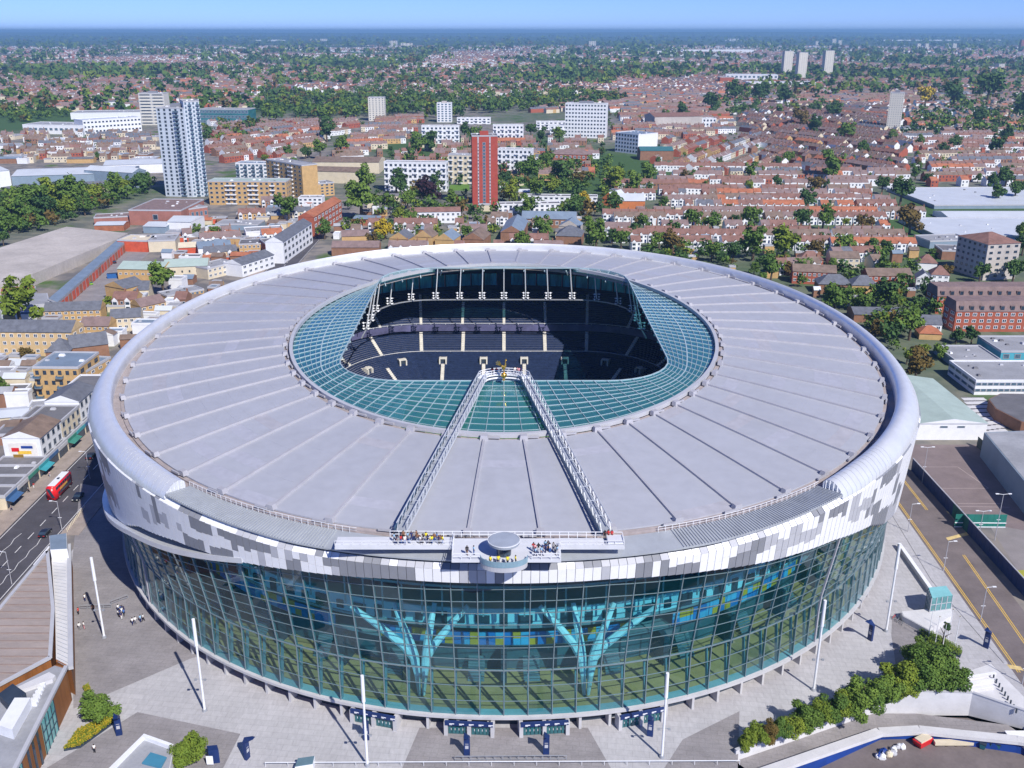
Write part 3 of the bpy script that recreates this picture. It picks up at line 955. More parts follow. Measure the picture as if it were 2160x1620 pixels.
# ---------------------------------------------------------------- roof walkways, sky deck, golden cockerel
for sx in (-1, 1):
    A, B = Vector((sx * 17.6, 148.6, 41.0)), Vector((sx * 4.9, 213.5, 45.9))
    d = (B - A).normalized(); sd = Vector((-d.y, d.x, 0)).normalized()
    mb = MB(); w = .85; hgt = 1.7; up = Vector((0, 0, hgt))
    for s in (-w, w):
        mb.tube(A + sd * s, B + sd * s, .14, n=6); mb.tube(A + sd * s + up, B + sd * s + up, .11, n=6)
    n = 26
    for k in range(n):
        p = A.lerp(B, k / n); q = A.lerp(B, (k + 1) / n); m_ = A.lerp(B, (k + .5) / n)
        for s in (-w, w):
            mb.bar(p + sd * s, m_ + sd * s + up, .09); mb.bar(m_ + sd * s + up, q + sd * s, .09)
        mb.bar(p - sd * w, p + sd * w, .1); mb.bar(p - sd * w + up, p + sd * w + up, .1) if k % 2 else None
    wk = sb(mb, 'roof_walkway', M_TRUSS)
    mb = MB(); mb.bar(A + Vector((0, 0, .12)), B + Vector((0, 0, .12)), 1.5, .1); sb(mb, 'walkway_grating', M_DECK, wk)
    mb = MB()
    for k in range(9):
        p = A.lerp(B, (k + .5) / 9); mb.tube(Vector((p.x, p.y, p.z - 1.6)), p, .16, n=6)
    sb(mb, 'walkway_post', M_STEEL, wk)
    # dark dressed side of the walkway
    mb = MB(); mb.bar(A - sd * sx * 0 + sd * 1.25 + Vector((0, 0, .4)), B + sd * 1.25 + Vector((0, 0, .4)), .12, .9); sb(mb, 'walkway_skirt', mat('walkway_skirt', (.06, .12, .2), .4), wk)
mb = MB()
arc = [Vector((6.0 * cos(a), 213.3 + 3.6 * sin(a), 46.0)) for a in np.linspace(pi, 0, 17)]
arc2 = [Vector((4.2 * cos(a), 213.0 + 2.3 * sin(a), 46.0)) for a in np.linspace(pi, 0, 17)]
for a, b, c, d in zip(arc, arc[1:], arc2[1:], arc2):
    mb.hexa([a, d, c, b] + [p + Vector((0, 0, .3)) for p in (a, d, c, b)])
plat = sb(mb, 'cockerel_platform', M_WHITE)
for L in (arc, arc2):
    mb = MB()
    for a, b in zip(L, L[1:]):
        for h in (.75, 1.3): mb.tube(a + Vector((0, 0, h)), b + Vector((0, 0, h)), .08, n=6)
        mb.tube(a, a + Vector((0, 0, 1.3)), .06, n=6)
    for a, b in zip(L, L[1:]): mb.tube(a + Vector((0, 0, -.6)), b + Vector((0, 0, -.6)), .22, n=6)
    sb(mb, 'platform_railing', M_WHITE, plat)

# golden cockerel on its ball
ck = thing('cockerel_statue', 'golden cockerel standing on a golden ball above the roof opening', 'statue', (0, 213.4, 45.4))
ck.scale = (.7, .7, .7)
mb = MB(); mb.lathe([(.0, .0), (.5, .1), (.35, .6), (.25, 1.0), (.0, 1.0)], 12); mb.build('pedestal', M_GOLD, ck)
bm = bmesh.new(); bmesh.ops.create_icosphere(bm, subdivisions=3, radius=1.0, matrix=Matrix.Translation((0, 0, 1.9)))
me = bpy.data.meshes.new('ball'); bm.to_mesh(me); bm.free(); me.materials.append(M_GOLD); me.polygons.foreach_set('use_smooth', [True] * len(me.polygons)); inst('ball', me, ck)
def skinned(name, verts, edges, m, parent, sub=1):
    me = bpy.data.meshes.new(name); me.from_pydata([v[:3] for v in verts], [], []) if 0 else me.from_pydata([v[:3] for v in verts], edges, [])
    o = bpy.data.objects.new(name, me); C.objects.link(o); o.modifiers.new('skin', 'SKIN')
    if sub: o.modifiers.new('sub', 'SUBSURF').levels = sub
    for k, sv_ in enumerate(me.skin_vertices[0].data): sv_.radius = (verts[k][3], verts[k][3]); sv_.use_root = k == 0
    dg = bpy.context.evaluated_depsgraph_get(); dg.update(); ev = bpy.data.meshes.new_from_object(o.evaluated_get(dg)); bpy.data.objects.remove(o)
    ev.materials.clear(); ev.materials.append(m); ev.polygons.foreach_set('use_smooth', [True] * len(ev.polygons))
    return inst(name, ev, parent)
skinned('body', [(0, 0, 4.6, .62), (-.55, 0, 4.9, .5), (-1.0, 0, 5.5, .3), (.45, 0, 5.0, .45), (.55, 0, 5.9, .27), (.5, 0, 6.7, .2), (.62, 0, 7.15, .25), (1.0, 0, 7.1, .09), (0, .1, 3.8, .22), (0, .1, 2.9, .12), (.35, .1, 2.85, .09)],
        [(0, 1), (1, 2), (0, 3), (3, 4), (4, 5), (5, 6), (6, 7), (0, 8), (8, 9), (9, 10)], M_GOLD, ck)
mb = MB()
for a, l in ((115, 1.9), (130, 2.2), (145, 2.3), (160, 2.0)):
    p = Vector((-.8, 0, 5.2)); q = p + Vector((cos(radians(a)) * l, 0, sin(radians(a)) * l)); mb.bar(p, q, .22, .5, up=(0, 1, 0))
mb.build('tail_plumes', M_GOLD, ck)
mb = MB()
for k in range(4): mb.bar((.45 + k * .13, 0, 7.3), (.42 + k * .15, 0, 7.65 - abs(k - 1.5) * .08), .14)
mb.build('comb', M_GOLD, ck)

# sky deck behind the cladding at the front
M_DKW = mat('sky_deck_white', (.58, .60, .65), .6, 0, .06, .4)
mb = MB(); mb.box(-8.6, 9.4, 140.0, 147.2, 40.0, 40.5); mb.box(-28.5, -8.6, 144.2, 147.8, 40.05, 40.45); mb.box(9.4, 20.3, 144.2, 147.4, 40.05, 40.45)
sd_ = sb(mb, 'sky_deck', M_DKW)
mb = MB()
def fence(pts, z, h=1.15, step=1.5):
    for a, b in zip(pts, pts[1:]):
        a = Vector((a[0], a[1], z)); b = Vector((b[0], b[1], z)); n = max(1, int((b - a).length / step))
        for k in range(n): p = a.lerp(b, k / n); mb.bar(p, p + Vector((0, 0, h)), .09)
        for hh in (h * .5, h): mb.bar(a + Vector((0, 0, hh)), b + Vector((0, 0, hh)), .09)
fence([(-28.4, 144.3), (-8.7, 144.3)], 40.45); fence([(-19.5, 147.7), (20.2, 147.3)], 40.5); fence([(9.5, 144.3), (20.2, 144.3), (20.2, 147.3)], 40.45); fence([(-8.5, 147), (-8.5, 140.1), (-4, 140.1)], 40.5); fence([(4.6, 140.1), (9.3, 140.1), (9.3, 144)], 40.5)
sb(mb, 'deck_railing', M_WHITE, sd_)
mb = MB(); mb.box(-28.4, -8.7, 144.1, 144.2, 40.1, 40.9); mb.box(9.5, 20.2, 144.1, 144.2, 40.1, 40.9); mb.box(17.5, 20.2, 144.4, 147, 40.5, 41.3); sb(mb, 'deck_upstand', M_DKW, sd_)
# round bay and its disc roof
mb = MB(); poly = [(3.9 * cos(a), 140.4 + 2.5 * sin(a)) for a in np.linspace(pi, 2 * pi, 20)]
mb.prism(poly, 39.3, 40.2); bay = sb(mb, 'round_bay', M_CL1, sd_)
mb = MB()
for a, b in zip(poly, poly[1:]):
    mb.bar((a[0], a[1], 40.7), (b[0], b[1], 40.7), .12, 1.0)
sb(mb, 'bay_parapet', mat('bay_glass', (.22, .34, .42), .2), bay)
mb = MB(); mb.lathe([(0, 42.75), (2.2, 42.75), (2.6, 42.85), (2.65, 43.3), (2.45, 43.42), (0, 43.46)], 40, (0, 141.6, 0)); disc = sb(mb, 'disc_canopy', mat('disc_grey', (.34, .38, .45), .45, .1, .08, .5), sd_)
mb = MB(); mb.tube((0, 141.9, 40.5), (0, 141.9, 42.8), 1.2, 1.3, 20); sb(mb, 'canopy_drum', G_DARK, disc)
mb = MB(); mb.lathe([(2.6, 43.3), (2.7, 43.3), (2.7, 43.4), (2.6, 43.4)], 40, (0, 141.6, 0)); sb(mb, 'canopy_edge', M_WHITE, disc)
# crowd on the deck
tops = list(CLOTH); lows = ['navy', 'black', 'blue', 'grey', 'white']
for k in range(24):
    x = -18.6 + k * .36 + R.uniform(-.1, .1)
    t_ = R.choice(tops)
    person((x, R.uniform(145.0, 147.0), 40.46), t_, R.choice(lows), 'person in the crowd standing along the left wing of the roof deck', 'people on the left wing of the roof deck')
for k in range(14):
    person((R.uniform(4.2, 9.0), R.uniform(140.6, 143.6), 40.5), R.choice(tops), R.choice(lows), 'person gathered on the roof deck right of the round canopy', 'people on the roof deck right of the canopy')
person((-6.1, 141.6, 40.5), 'black', 'brown', 'person in black at the left corner of the roof deck'); person((-5.0, 141.7, 40.5), 'pale blue', 'blue', 'person in pale blue at the left corner of the roof deck')
for k in range(4): person((-2.2 + k * 1.3 - (0 if k < 2 else -.2), 138.9 + .2 * (k % 2), 40.2), 'yellow', 'navy', 'attendant in a yellow jacket under the round roof canopy', 'attendants under the round canopy')
for k in range(8): person((R.choice((-1, 1)) * R.uniform(1.6, 4.6), R.uniform(215.2, 215.9), 46.3), R.choice(('white', 'red', 'pink', 'navy')), 'navy', 'climber standing beside the golden cockerel on the roof platform', 'climbers beside the cockerel')
for k in range(3): person((17.2 + k * .6, 147.0, 40.5), R.choice(('red', 'black')), 'black', 'climber at the foot of the right roof walkway', 'climbers at the foot of the right walkway')
# ================================================================ GROUND, PLAZA, ROADS
def ground_mat():
    m = bpy.data.materials.new('town_ground'); m.use_nodes = True; nt = m.node_tree; b = nt.nodes['Principled BSDF']
    b.inputs['Roughness'].default_value = .9; b.inputs['Specular IOR Level'].default_value = .1
    g = nt.nodes.new('ShaderNodeNewGeometry')
    def noise(sc, det, lo, hi):
        n = nt.nodes.new('ShaderNodeTexNoise'); n.inputs['Scale'].default_value = sc; n.inputs['Detail'].default_value = det
        r = nt.nodes.new('ShaderNodeMapRange'); r.inputs[1].default_value = lo; r.inputs[2].default_value = hi
        nt.links.new(g.outputs['Position'], n.inputs['Vector']); nt.links.new(n.outputs[0], r.inputs[0]); return r.outputs[0]
    def mix(f, a, c):
        x = nt.nodes.new('ShaderNodeMix'); x.data_type = 'RGBA'
        for s, v in ((0, f), (6, a), (7, c)):
            if isinstance(v, tuple): x.inputs[s].default_value = v + (1,)
            else: nt.links.new(v, x.inputs[s])
        return x.outputs[2]
    c1 = mix(noise(.09, 5, .42, .58), (.15, .145, .15), (.25, .225, .205))
    c2 = mix(noise(.03, 5, .57, .66), c1, (.085, .14, .045))
    c3 = mix(noise(.0016, 6, .46, .56), c2, (.06, .115, .04))
    c4 = mix(noise(.0011, 3, .63, .68), c3, (.20, .19, .09))
    nt.links.new(c4, b.inputs['Base Color'])
    return m
M_TOWN = ground_mat()
M_PLAZA = mat('plaza_paving', (.43, .425, .445), .8, 0, .07, .12, stretch=(1, .35, 1), fine=.2, joint=3.0, jrot=.12)
M_PLAZAD = mat('plaza_dark_paving', (.265, .25, .26), .8, 0, .14, .15, fine=.2, joint=2.4, jrot=.12)
M_ASPH = mat('asphalt', (.075, .072, .085), .85, 0, .2, .15, fine=.15)
M_ASPHB = mat('brown_asphalt', (.165, .14, .14), .85, 0, .18, .12, fine=.15)
M_PAVE = mat('footway_paving', (.32, .27, .24), .85, 0, .15, .3, fine=.15)
M_LINEW = mat('road_line_white', (.7, .7, .7), .7, 0, .15, 1.5)
M_LINEY = mat('road_line_yellow', (.75, .48, .06), .7, 0, .15, 1.5)
M_CONC = mat('pale_concrete', (.58, .58, .60), .8, 0, .08, .3, fine=.1)
M_WOOD = mat('timber_cladding', (.25, .10, .03), .6, 0, .25, .5, stretch=(1, 1, .1), fine=.2)
M_TINROOF = mat('weathered_tin_roof', (.34, .29, .27), .7, .1, .16, .25, stretch=(.2, 1, 1), fine=.2)
M_RED = mat('bus_red', (.62, .015, .02), .3, 0, .05, 1, spec=.5)
M_BLUE = mat('hoarding_blue', (.012, .05, .26), .5, 0, .15, .4)
M_BRICK_Y = mat('yellow_brick', (.50, .33, .15), .85, 0, .12, .4, fine=.2)
M_BRICK_R = mat('red_brick', (.35, .10, .06), .85, 0, .12, .4, fine=.2)
M_BRICK_B = mat('brown_brick', (.26, .14, .09), .85, 0, .15, .4, fine=.2)
M_CREAM = mat('cream_render', (.62, .55, .42), .8, 0, .08, .3)
M_SLATE = mat('slate_roof', (.13, .14, .17), .7, 0, .2, .5, fine=.2)
M_FLATG = mat('flat_grey_roof', (.30, .31, .34), .85, 0, .15, .1, fine=.15)
M_FLATD = mat('flat_dark_roof', (.15, .15, .165), .85, 0, .2, .12, fine=.15)
M_WROOF = mat('white_metal_roof', (.58, .62, .67), .5, .1, .06, .1)
M_TILE_O = mat('orange_tiles', (.36, .135, .075), .85, 0, .22, .25, fine=.25)
M_TILE_R = mat('red_brown_tiles', (.215, .12, .10), .85, 0, .22, .25, fine=.25)
M_TILE_P = mat('plum_grey_tiles', (.215, .155, .15), .85, 0, .18, .3, fine=.25)
M_TILE_B = mat('brown_tiles', (.19, .14, .115), .85, 0, .22, .3, fine=.25)
M_BLUEROOF = mat('blue_grey_roof', (.20, .26, .34), .6, .1, .12, .2)

# service yard sunk beside the plaza (photo corners of its rim, at plaza level)
YARD = [spot(*p) for p in ((1540, 1622), (1552, 1592), (1850, 1464), (2050, 1470), (2190, 1518), (2330, 1640), (2330, 1760), (1540, 1760))]
yard2 = [(p.x, p.y) for p in YARD]
# ground sheet out to the horizon with the yard cut out of it
bm = bmesh.new()
FAR = 42000
vo = [bm.verts.new(p) for p in ((-FAR, -500, 0), (FAR, -500, 0), (FAR, FAR, 0), (-FAR, FAR, 0))]
vi = [bm.verts.new((x, y, 0)) for x, y in yard2]
es = [bm.edges.new((vo[k], vo[(k + 1) % 4])) for k in range(4)] + [bm.edges.new((vi[k], vi[(k + 1) % len(vi)])) for k in range(len(vi))]
bmesh.ops.triangle_fill(bm, edges=es, use_beauty=True)
bmesh.ops.recalc_face_normals(bm, faces=bm.faces)
me = bpy.data.meshes.new('ground'); bm.to_mesh(me); bm.free()
if me.polygons[0].normal.z < 0: me.flip_normals()
me.materials.append(M_TOWN); gr = inst('ground', me); gr['kind'] = 'structure'
def V2(x, y): return Vector((x, y, 0))
# plaza, laid up to the rim of the yard
sheet('plaza', [V2(-106, 100), YARD[0], YARD[1], YARD[2], YARD[3], spot(2190, 1518), V2(104, 165), V2(106, 185), V2(114, 258), V2(116, 300), V2(60, 392), V2(-60, 392), V2(-112, 300), V2(-112, 240), V2(-108, 215)], .004, M_PLAZA)
dk_ = [((140, 1425), (330, 1310), (420, 1370), (150, 1500)), ((170, 1020), (225, 1030), (330, 1300), (430, 1380), (400, 1390), (155, 1495), (150, 1200)),
       ((290, 1502), (95, 1622), (470, 1622), (507, 1548)), ((885, 1535), (1240, 1535), (1300, 1640), (840, 1640)), ((1440, 1560), (1560, 1500), (1556, 1622), (1400, 1622)),
       ((1880, 1340), (1882, 1300), (1960, 1310), (1990, 1420), (1960, 1450), (1895, 1440))]
for k, q in enumerate(dk_[1:]): sheet('dark_paving', q, .008 + .001 * k, M_PLAZAD)
# paving joints
mbj = MB()
for k in range(16):
    a, b = spot(520 + k * 62, 1500 + 30), spot(380 + k * 85, 1640)
    if 13.5 < k: break
for y in (1560, 1590):
    pass
# high street on the left
X0, X1 = -129.5, -114.5
def strip(name, x0, x1, y0, y1, z, m): return sheet(name, [V2(x0, y0), V2(x1, y0), V2(x1, y1), V2(x0, y1)], z, m)
strip('high_street_road', X0, X1, 120, 620, .006, M_ASPH)
def slabrun(name, poly, z, m):
    mb = MB(); mb.prism(poly, 0, z); return struct(name, mb, m)
slabrun('high_street_footway', [(-135.5, 130), (X0, 130), (X0, 620), (-135.5, 620)], .13, M_PAVE)
slabrun('stadium_footway', [(X1, 222), (-109.5, 222), (-112, 300), (-112, 420), (X1, 420)], .13, M_PAVE)
mbl = MB()
for x in (-128.9, -115.1): mbl.face([(x - .09, 140, .012), (x + .09, 140, .012), (x + .09, 600, .012), (x - .09, 600, .012)])
struct('kerb_lines', mbl, M_LINEW)
mbl = MB()
for k in range(60):
    y = 150 + k * 7; mbl.face([(-121.8, y, .012), (-121.6, y, .012), (-121.6, y + 3.4, .012), (-121.8, y + 3.4, .012)])
for x, s in ((-118.5, 1), (-125.2, -1)):
    for k in range(9):
        y = 196 + k * 3; a, b = (x + .5 * (k % 2), y), (x + .5 * ((k + 1) % 2), y + 3)
        mbl.face([(a[0] - .07, a[1], .012), (a[0] + .07, a[1], .012), (b[0] + .07, b[1], .012), (b[0] - .07, b[1], .012)])
struct('lane_markings', mbl, M_LINEW)
# road on the right with double yellow lines
RA, RB, RC, RD = spot(1895, 1015), spot(2160, 1455), spot(2330, 1400), spot(1960, 1040)
sheet('side_road', [V2(108.5, 258), V2(103.2, 165), V2(101, 130), V2(112, 130), V2(117, 195), V2(121.5, 262)], .006, M_ASPHB)
mbl = MB()
for off in (0, .45):
    for (a, b) in (((109.3 + off, 258), (104.0 + off, 165)), ((113.6 + off, 212), (109.6 + off, 168)), ((115.4 + off, 258), (114.4 + off, 236))):
        mbl.face([(a[0], a[1], .012), (b[0], b[1], .012), (b[0] + .16, b[1], .012), (a[0] + .16, a[1], .012)])
struct('yellow_lines', mbl, M_LINEY)
mbl = MB()
for p in ((2000, 1083, 2050, 1092), (2000, 1140, 2045, 1128), (2130, 1410, 2160, 1415)):
    a, b = spot(p[0], p[1]), spot(p[2], p[3]); mbl.face([(a.x, a.y, .013), (b.x, b.y, .013), (b.x, b.y + 1.4, .013), (a.x, a.y + 1.4, .013)])
struct('yellow_hatching', mbl, mat('faded_yellow_paint', (.62, .48, .22), .8, 0, .2, .8))
slabrun('side_road_footway', [(102.6, 168), (103.4, 168), (108.6, 257), (106.4, 257), (101, 200)], .1, M_PAVE if 0 else M_PLAZA)

# ---------------------------------------------------------------- masts, lamps, totems, barriers
def light_mast(px, py, hgt, label):
    p = spot(px, py); t = thing('light_mast', label, 'light mast', p, group='tall light masts round the plaza')
    mb = MB(); mb.tube((0, 0, 0), (0, 0, hgt * .72), .24, .2, 10); mb.tube((0, 0, hgt * .72), (0, 0, hgt), .34, .3, 10); mb.build('mast_pole', M_WHITE, t)
    mb = MB(); mb.tube((0, 0, 0), (0, 0, .5), .5, .42, 10); mb.build('mast_base', M_STEEL, t)
    for s in (-1, 1):
        mb = MB(); mb.bar((0, 0, hgt * .36), (s * .9, -.3, hgt * .36), .09); mb.box(s * .9 - .22, s * .9 + .22, -.5, -.1, hgt * .36 - .14, hgt * .36 + .14); mb.build('spotlight', M_STEEL, t)
    return t
for a in ((220, 1345, 19.5, 'white light mast nearest the timber building'), (432, 1500, 20.5, 'white light mast on pale paving left of the glass front'), (775, 1615, 19, 'white light mast left of the middle entrances'),
          (1396, 1598, 18, 'white light mast right of the middle entrances'), (1716, 1456, 20.5, 'white light mast behind the row of shrubs'), (1869, 1332, 21.5, 'white light mast near the glass lift hut')):
    light_mast(*a)
def street_lamp(x, y, hgt, dx, label, arms=1, z=0):
    t = thing('street_lamp', label, 'street lamp', (x, y, z), group='street lamps')
    mb = MB(); mb.tube((0, 0, 0), (0, 0, hgt), .11, .07, 8); mb.build('lamp_post', M_RIB, t)
    for k in range(arms):
        s = dx if k == 0 else -dx
        mb = MB(); mb.bar((0, 0, hgt), (s * 1.4, 0, hgt + .2), .08); mb.box(min(s * 1.2, s * 2.0), max(s * 1.2, s * 2.0), -.16, .16, hgt + .12, hgt + .28); mb.build('lamp_head', M_WHITE, t)
    mb = MB(); mb.box(-.5, .5, -.05, .05, hgt * .45, hgt * .45 + .1); mb.build('bracket', M_WHITE, t)
for q in ((1990, 1205, 'right of the side road, beside the white wall', 8), (1915, 1122, 'nearest the stadium corner on the side road', 8), (2068, 1310, 'beside the glass lift hut', 8.5), (2156, 1443, 'at the lower end of the side road', 8)):
    p = spot(q[0], q[1]); street_lamp(p.x, p.y, q[3], 1, 'slim street lamp ' + q[2])
for px, py, l in ((131, 1120, 'slim street lamp on the kerb beside the grey wall cabin'), (25, 1232, 'slim street lamp by the road at the left edge'), (190, 1010, 'slim street lamp on the high street behind the bus')):
    p = spot(px, py); street_lamp(p.x, p.y, 8.5, -1, l)
def totem(px, py, rz, label, hgt=5.0):
    t = thing('wayfinding_totem', label, 'totem', spot(px, py), rz, 'navy wayfinding totems')
    mb = MB(); mb.hexa([(-.55, -.25, 0), (.55, -.25, 0), (.55, .25, 0), (-.55, .25, 0), (-.55, -.25, hgt * .78), (.55, -.25, hgt * .78), (.55, .25, hgt * .78), (-.55, .25, hgt * .78)]); mb.build('totem_post', M_NAVY, t)
    mb = MB(); mb.hexa([(-.6, -.28, hgt * .78), (.6, -.28, hgt * .78), (.6, .28, hgt * .78), (-.6, .28, hgt * .78), (-.4, -1.9, hgt), (.4, -1.9, hgt), (.4, -1.3, hgt), (-.4, -.1, hgt)]); mb.build('totem_head', M_NAVY, t)
    mb = MB(); mb.box(-.3, .3, -.275, -.255, 1.5, 2.2); mb.box(-.3, .3, -.275, -.255, 2.5, 2.6); mb.build('totem_sign', M_CL1, t)
for a in ((252, 1550, .3, 'navy totem beside the yellow flower bed'), (522, 1600, 1.2, 'navy totem right of the dark paving, by the navy kiosk'), (773, 1560, .1, 'navy totem in front of the leftmost entrance'),
          (985, 1592, 0, 'navy totem in front of the left middle entrance'), (1152, 1590, 0, 'navy totem in front of the right middle entrance'), (1371, 1552, -.3, 'navy totem in front of the rightmost entrance'),
          (1835, 1350, -1.1, 'navy totem alone by the foot of the lift-side mast'), (2079, 1366, -.8, 'navy totem beside the side road near flagpoles')): totem(*a)
# barriers on the plaza
def barrier(a, b, label, n=5, h=1.0):
    a, b = spot(*a), spot(*b); t = thing('crowd_barrier', label, 'barrier', a, group='plaza railings'); d = b - a
    mb = MB()
    mb.bar((0, 0, h), d + Vector((0, 0, h)), .1); mb.bar((0, 0, .3), d + Vector((0, 0, .3)), .07)
    mb.build('rail', M_STEEL, t)
    for k in range(n + 1):
        mb = MB(); p = d * (k / n); mb.bar(p, p + Vector((0, 0, h)), .1); mb.build('post', M_STEEL, t)
barrier((960, 1605), (1195, 1603), 'long low pale railing at the lower edge of the dark paving', 14)
barrier((168, 1285), (235, 1282), 'dark crowd barrier on the plaza beside the left mast', 4); barrier((235, 1275), (270, 1262), 'short dark crowd barrier close to the glass front', 2)
mb = MB(); a, b = spot(560, 1617), spot(1560, 1613); mb.bar(a + Vector((0, 0, .9)), b + Vector((0, 0, .9)), .12); t = thing('guard_rail', 'long white guard rail along the bottom edge of the plaza', 'railing', a)
mb.v = [(x - a.x, y - a.y, z) for x, y, z in mb.v]; mb.build('rail', M_WHITE, t)
for k in range(22):
    mb = MB(); p = (b - a) * (k / 21); mb.bar(p, p + Vector((0, 0, .9)), .07); mb.build('post', M_WHITE, t)
boll = MB(); boll.tube((0, 0, 0), (0, 0, .95), .12, .12, 8); boll.tube((0, 0, .95), (0, 0, 1.05), .14, .05, 8); boll_me = boll.mesh('bollard', M_CREAM); boll_d = boll.mesh('bollard', M_DARK)
for k in range(15):
    p = spot(142 + k * 2.6, 1122 - k * 3.6); o = inst('bollard', boll_me, None, p); tag(o, 'cream bollard in the row along the kerb of the high street', 'bollard', 'bollards along the high street kerb')
for k in range(9):
    p = spot(2095 + k * 6, 1432 + k * 9); o = inst('bollard', boll_d, None, p, 0, (1.3, 1.3, 1)); tag(o, 'dark bollard on the pale paving beside the ramp top', 'bollard', 'dark bollards beside the ramp')
# people on the plaza
for px, py, a, b, l in ((168, 1328, 'white', 'grey', 'person in white walking beside the timber building wall'), (178, 1327, 'white', 'pink', 'person in white and pink walking beside the timber building wall'), (200, 1587, 'white', 'black', 'person in white walking past the yellow flower bed'),
                        (280, 1318, 'white', 'navy', 'person in white between the mast and the glass front'), (286, 1316, 'white', 'grey', 'second person in white between the mast and the glass front'), (297, 1312, 'pale blue', 'navy', 'person in pale blue close to the glass front'), (303, 1310, 'white', 'black', 'person in white closest to the glass front'),
                        (198, 1290, 'brown', 'black', 'person in brown by the dark crowd barrier'), (180, 1268, 'white', 'navy', 'person in white behind the dark crowd barrier'), (166, 1296, 'red', 'black', 'person in red by the timber wall')):
    person(spot(px, py), a, b, l, big=1.1)
for k in range(9): person(spot(250 + R.uniform(0, 16), 1290 + R.uniform(0, 32)), R.choice(('navy', 'white', 'navy', 'blue')), R.choice(('white', 'navy', 'black')), 'person in the tight group on the plaza left of the glass front', 'tight group of people on the plaza', big=1.1)
for k in range(22):
    p = spot(R.uniform(0, 60), 0 + 1105); x = R.uniform(-134.6, -130.2); y = R.uniform(196, 262)
    person((x, y, .13), R.choice(list(CLOTH)), R.choice(lows), 'pedestrian on the footway in front of the high street shops', 'pedestrians on the high street footway')
# ================================================================ TREES, VEHICLES, BUILDING KIT
def leaf_mat(name, c0, c1):
    m = bpy.data.materials.new(name); m.use_nodes = True; nt = m.node_tree; b = nt.nodes['Principled BSDF']
    b.inputs['Roughness'].default_value = .75; b.inputs['Specular IOR Level'].default_value = .15
    oi = nt.nodes.new('ShaderNodeObjectInfo'); g = nt.nodes.new('ShaderNodeNewGeometry'); n = nt.nodes.new('ShaderNodeTexNoise')
    n.inputs['Scale'].default_value = .45; n.inputs['Detail'].default_value = 3
    ad = nt.nodes.new('ShaderNodeMath'); ad.operation = 'MULTIPLY_ADD'; ad.inputs[1].default_value = .55
    mr = nt.nodes.new('ShaderNodeMapRange'); mr.inputs[1].default_value = .3; mr.inputs[2].default_value = .75; mr.inputs[3].default_value = 0; mr.inputs[4].default_value = .6
    x = nt.nodes.new('ShaderNodeMix'); x.data_type = 'RGBA'; x.inputs[6].default_value = c0 + (1,); x.inputs[7].default_value = c1 + (1,)
    nt.links.new(g.outputs['Position'], n.inputs['Vector']); nt.links.new(n.outputs[0], mr.inputs[0]); nt.links.new(oi.outputs['Random'], ad.inputs[0]); nt.links.new(mr.outputs[0], ad.inputs[2]); nt.links.new(ad.outputs[0], x.inputs[0]); nt.links.new(x.outputs[2], b.inputs['Base Color'])
    return m
LEAF = {'deep': leaf_mat('leaf_deep', (.032, .075, .026), (.075, .14, .034)), 'mid': leaf_mat('leaf_mid', (.05, .11, .024), (.14, .215, .036)), 'lime': leaf_mat('leaf_lime', (.10, .16, .022), (.20, .25, .03)),
        'gold': leaf_mat('leaf_gold', (.30, .24, .02), (.48, .36, .03)), 'rust': leaf_mat('leaf_rust', (.09, .07, .02), (.16, .11, .03)), 'plum': leaf_mat('leaf_plum', (.03, .014, .022), (.05, .022, .03))}
M_BARK = mat('bark', (.10, .075, .055), .9, 0, .2, 1.5)
def crown_geo(seed, nleaf, ls, tall=1.0, nb=9):
    """leaf-sized faces spread through overlapping clumps; unit crown of radius 1"""
    g = np.random.default_rng(seed)
    cs = []; 
    for k in range(nb):
        a = g.uniform(0, 2 * pi); r = .72 * sqrt(g.uniform(.05, 1)); z = g.uniform(-.6, .68)
        cs.append((r * cos(a), r * sin(a), z * tall, g.uniform(.2, .46) * (1 - .2 * abs(z))))
    cs.append((0, 0, -.05, .55))
    cs = np.array(cs); w = cs[:, 3] ** 2; pick = g.choice(len(cs), nleaf, p=w / w.sum())
    d = g.normal(size=(nleaf, 3)); d /= np.linalg.norm(d, axis=1)[:, None]
    rad = cs[pick, 3] * g.uniform(.6, 1.15, nleaf)
    c = cs[pick, :3] + d * rad[:, None] * np.array([1, 1, .85])
    nrm = d + g.normal(size=(nleaf, 3)) * .55 + np.array([0, 0, .35]); nrm /= np.linalg.norm(nrm, axis=1)[:, None]
    u = np.cross(nrm, g.normal(size=(nleaf, 3))); u /= np.linalg.norm(u, axis=1)[:, None]; v = np.cross(nrm, u)
    s = ls * g.uniform(.6, 1.3, nleaf)[:, None]
    q = np.stack([c - u * s, c + v * s * .7, c + u * s, c - v * s * .7], 1).reshape(-1, 3)
    return q
def quads_mesh(name, q, m):
    n = len(q) // 4; me = bpy.data.meshes.new(name)
    me.vertices.add(4 * n); me.vertices.foreach_set('co', q.astype(np.float32).ravel()); me.loops.add(4 * n); me.loops.foreach_set('vertex_index', np.arange(4 * n, dtype=np.int32))
    me.polygons.add(n); me.polygons.foreach_set('loop_start', np.arange(0, 4 * n, 4, dtype=np.int32)); me.materials.append(m); me.update(calc_edges=True); me.validate()
    return me
CROWN = {}
def crown_me(var, tone, dense=False):
    k = (var, tone, dense)
    if k not in CROWN:
        q = crown_geo(100 + var, 5200 if dense else 900, .06 if dense else .125, (1.0, .85, 1.25, 1.1, .9, 1.5)[var % 6], (13, 15, 11, 12, 16, 10)[var % 6])
        CROWN[k] = quads_mesh('crown', q, LEAF[tone])
    return CROWN[k]
tk = MB(); tk.tube((0, 0, 0), (.03, 0, .55), .055, .04, 7); tk.tube((.03, 0, .55), (.02, .02, 1.0), .04, .02, 6)
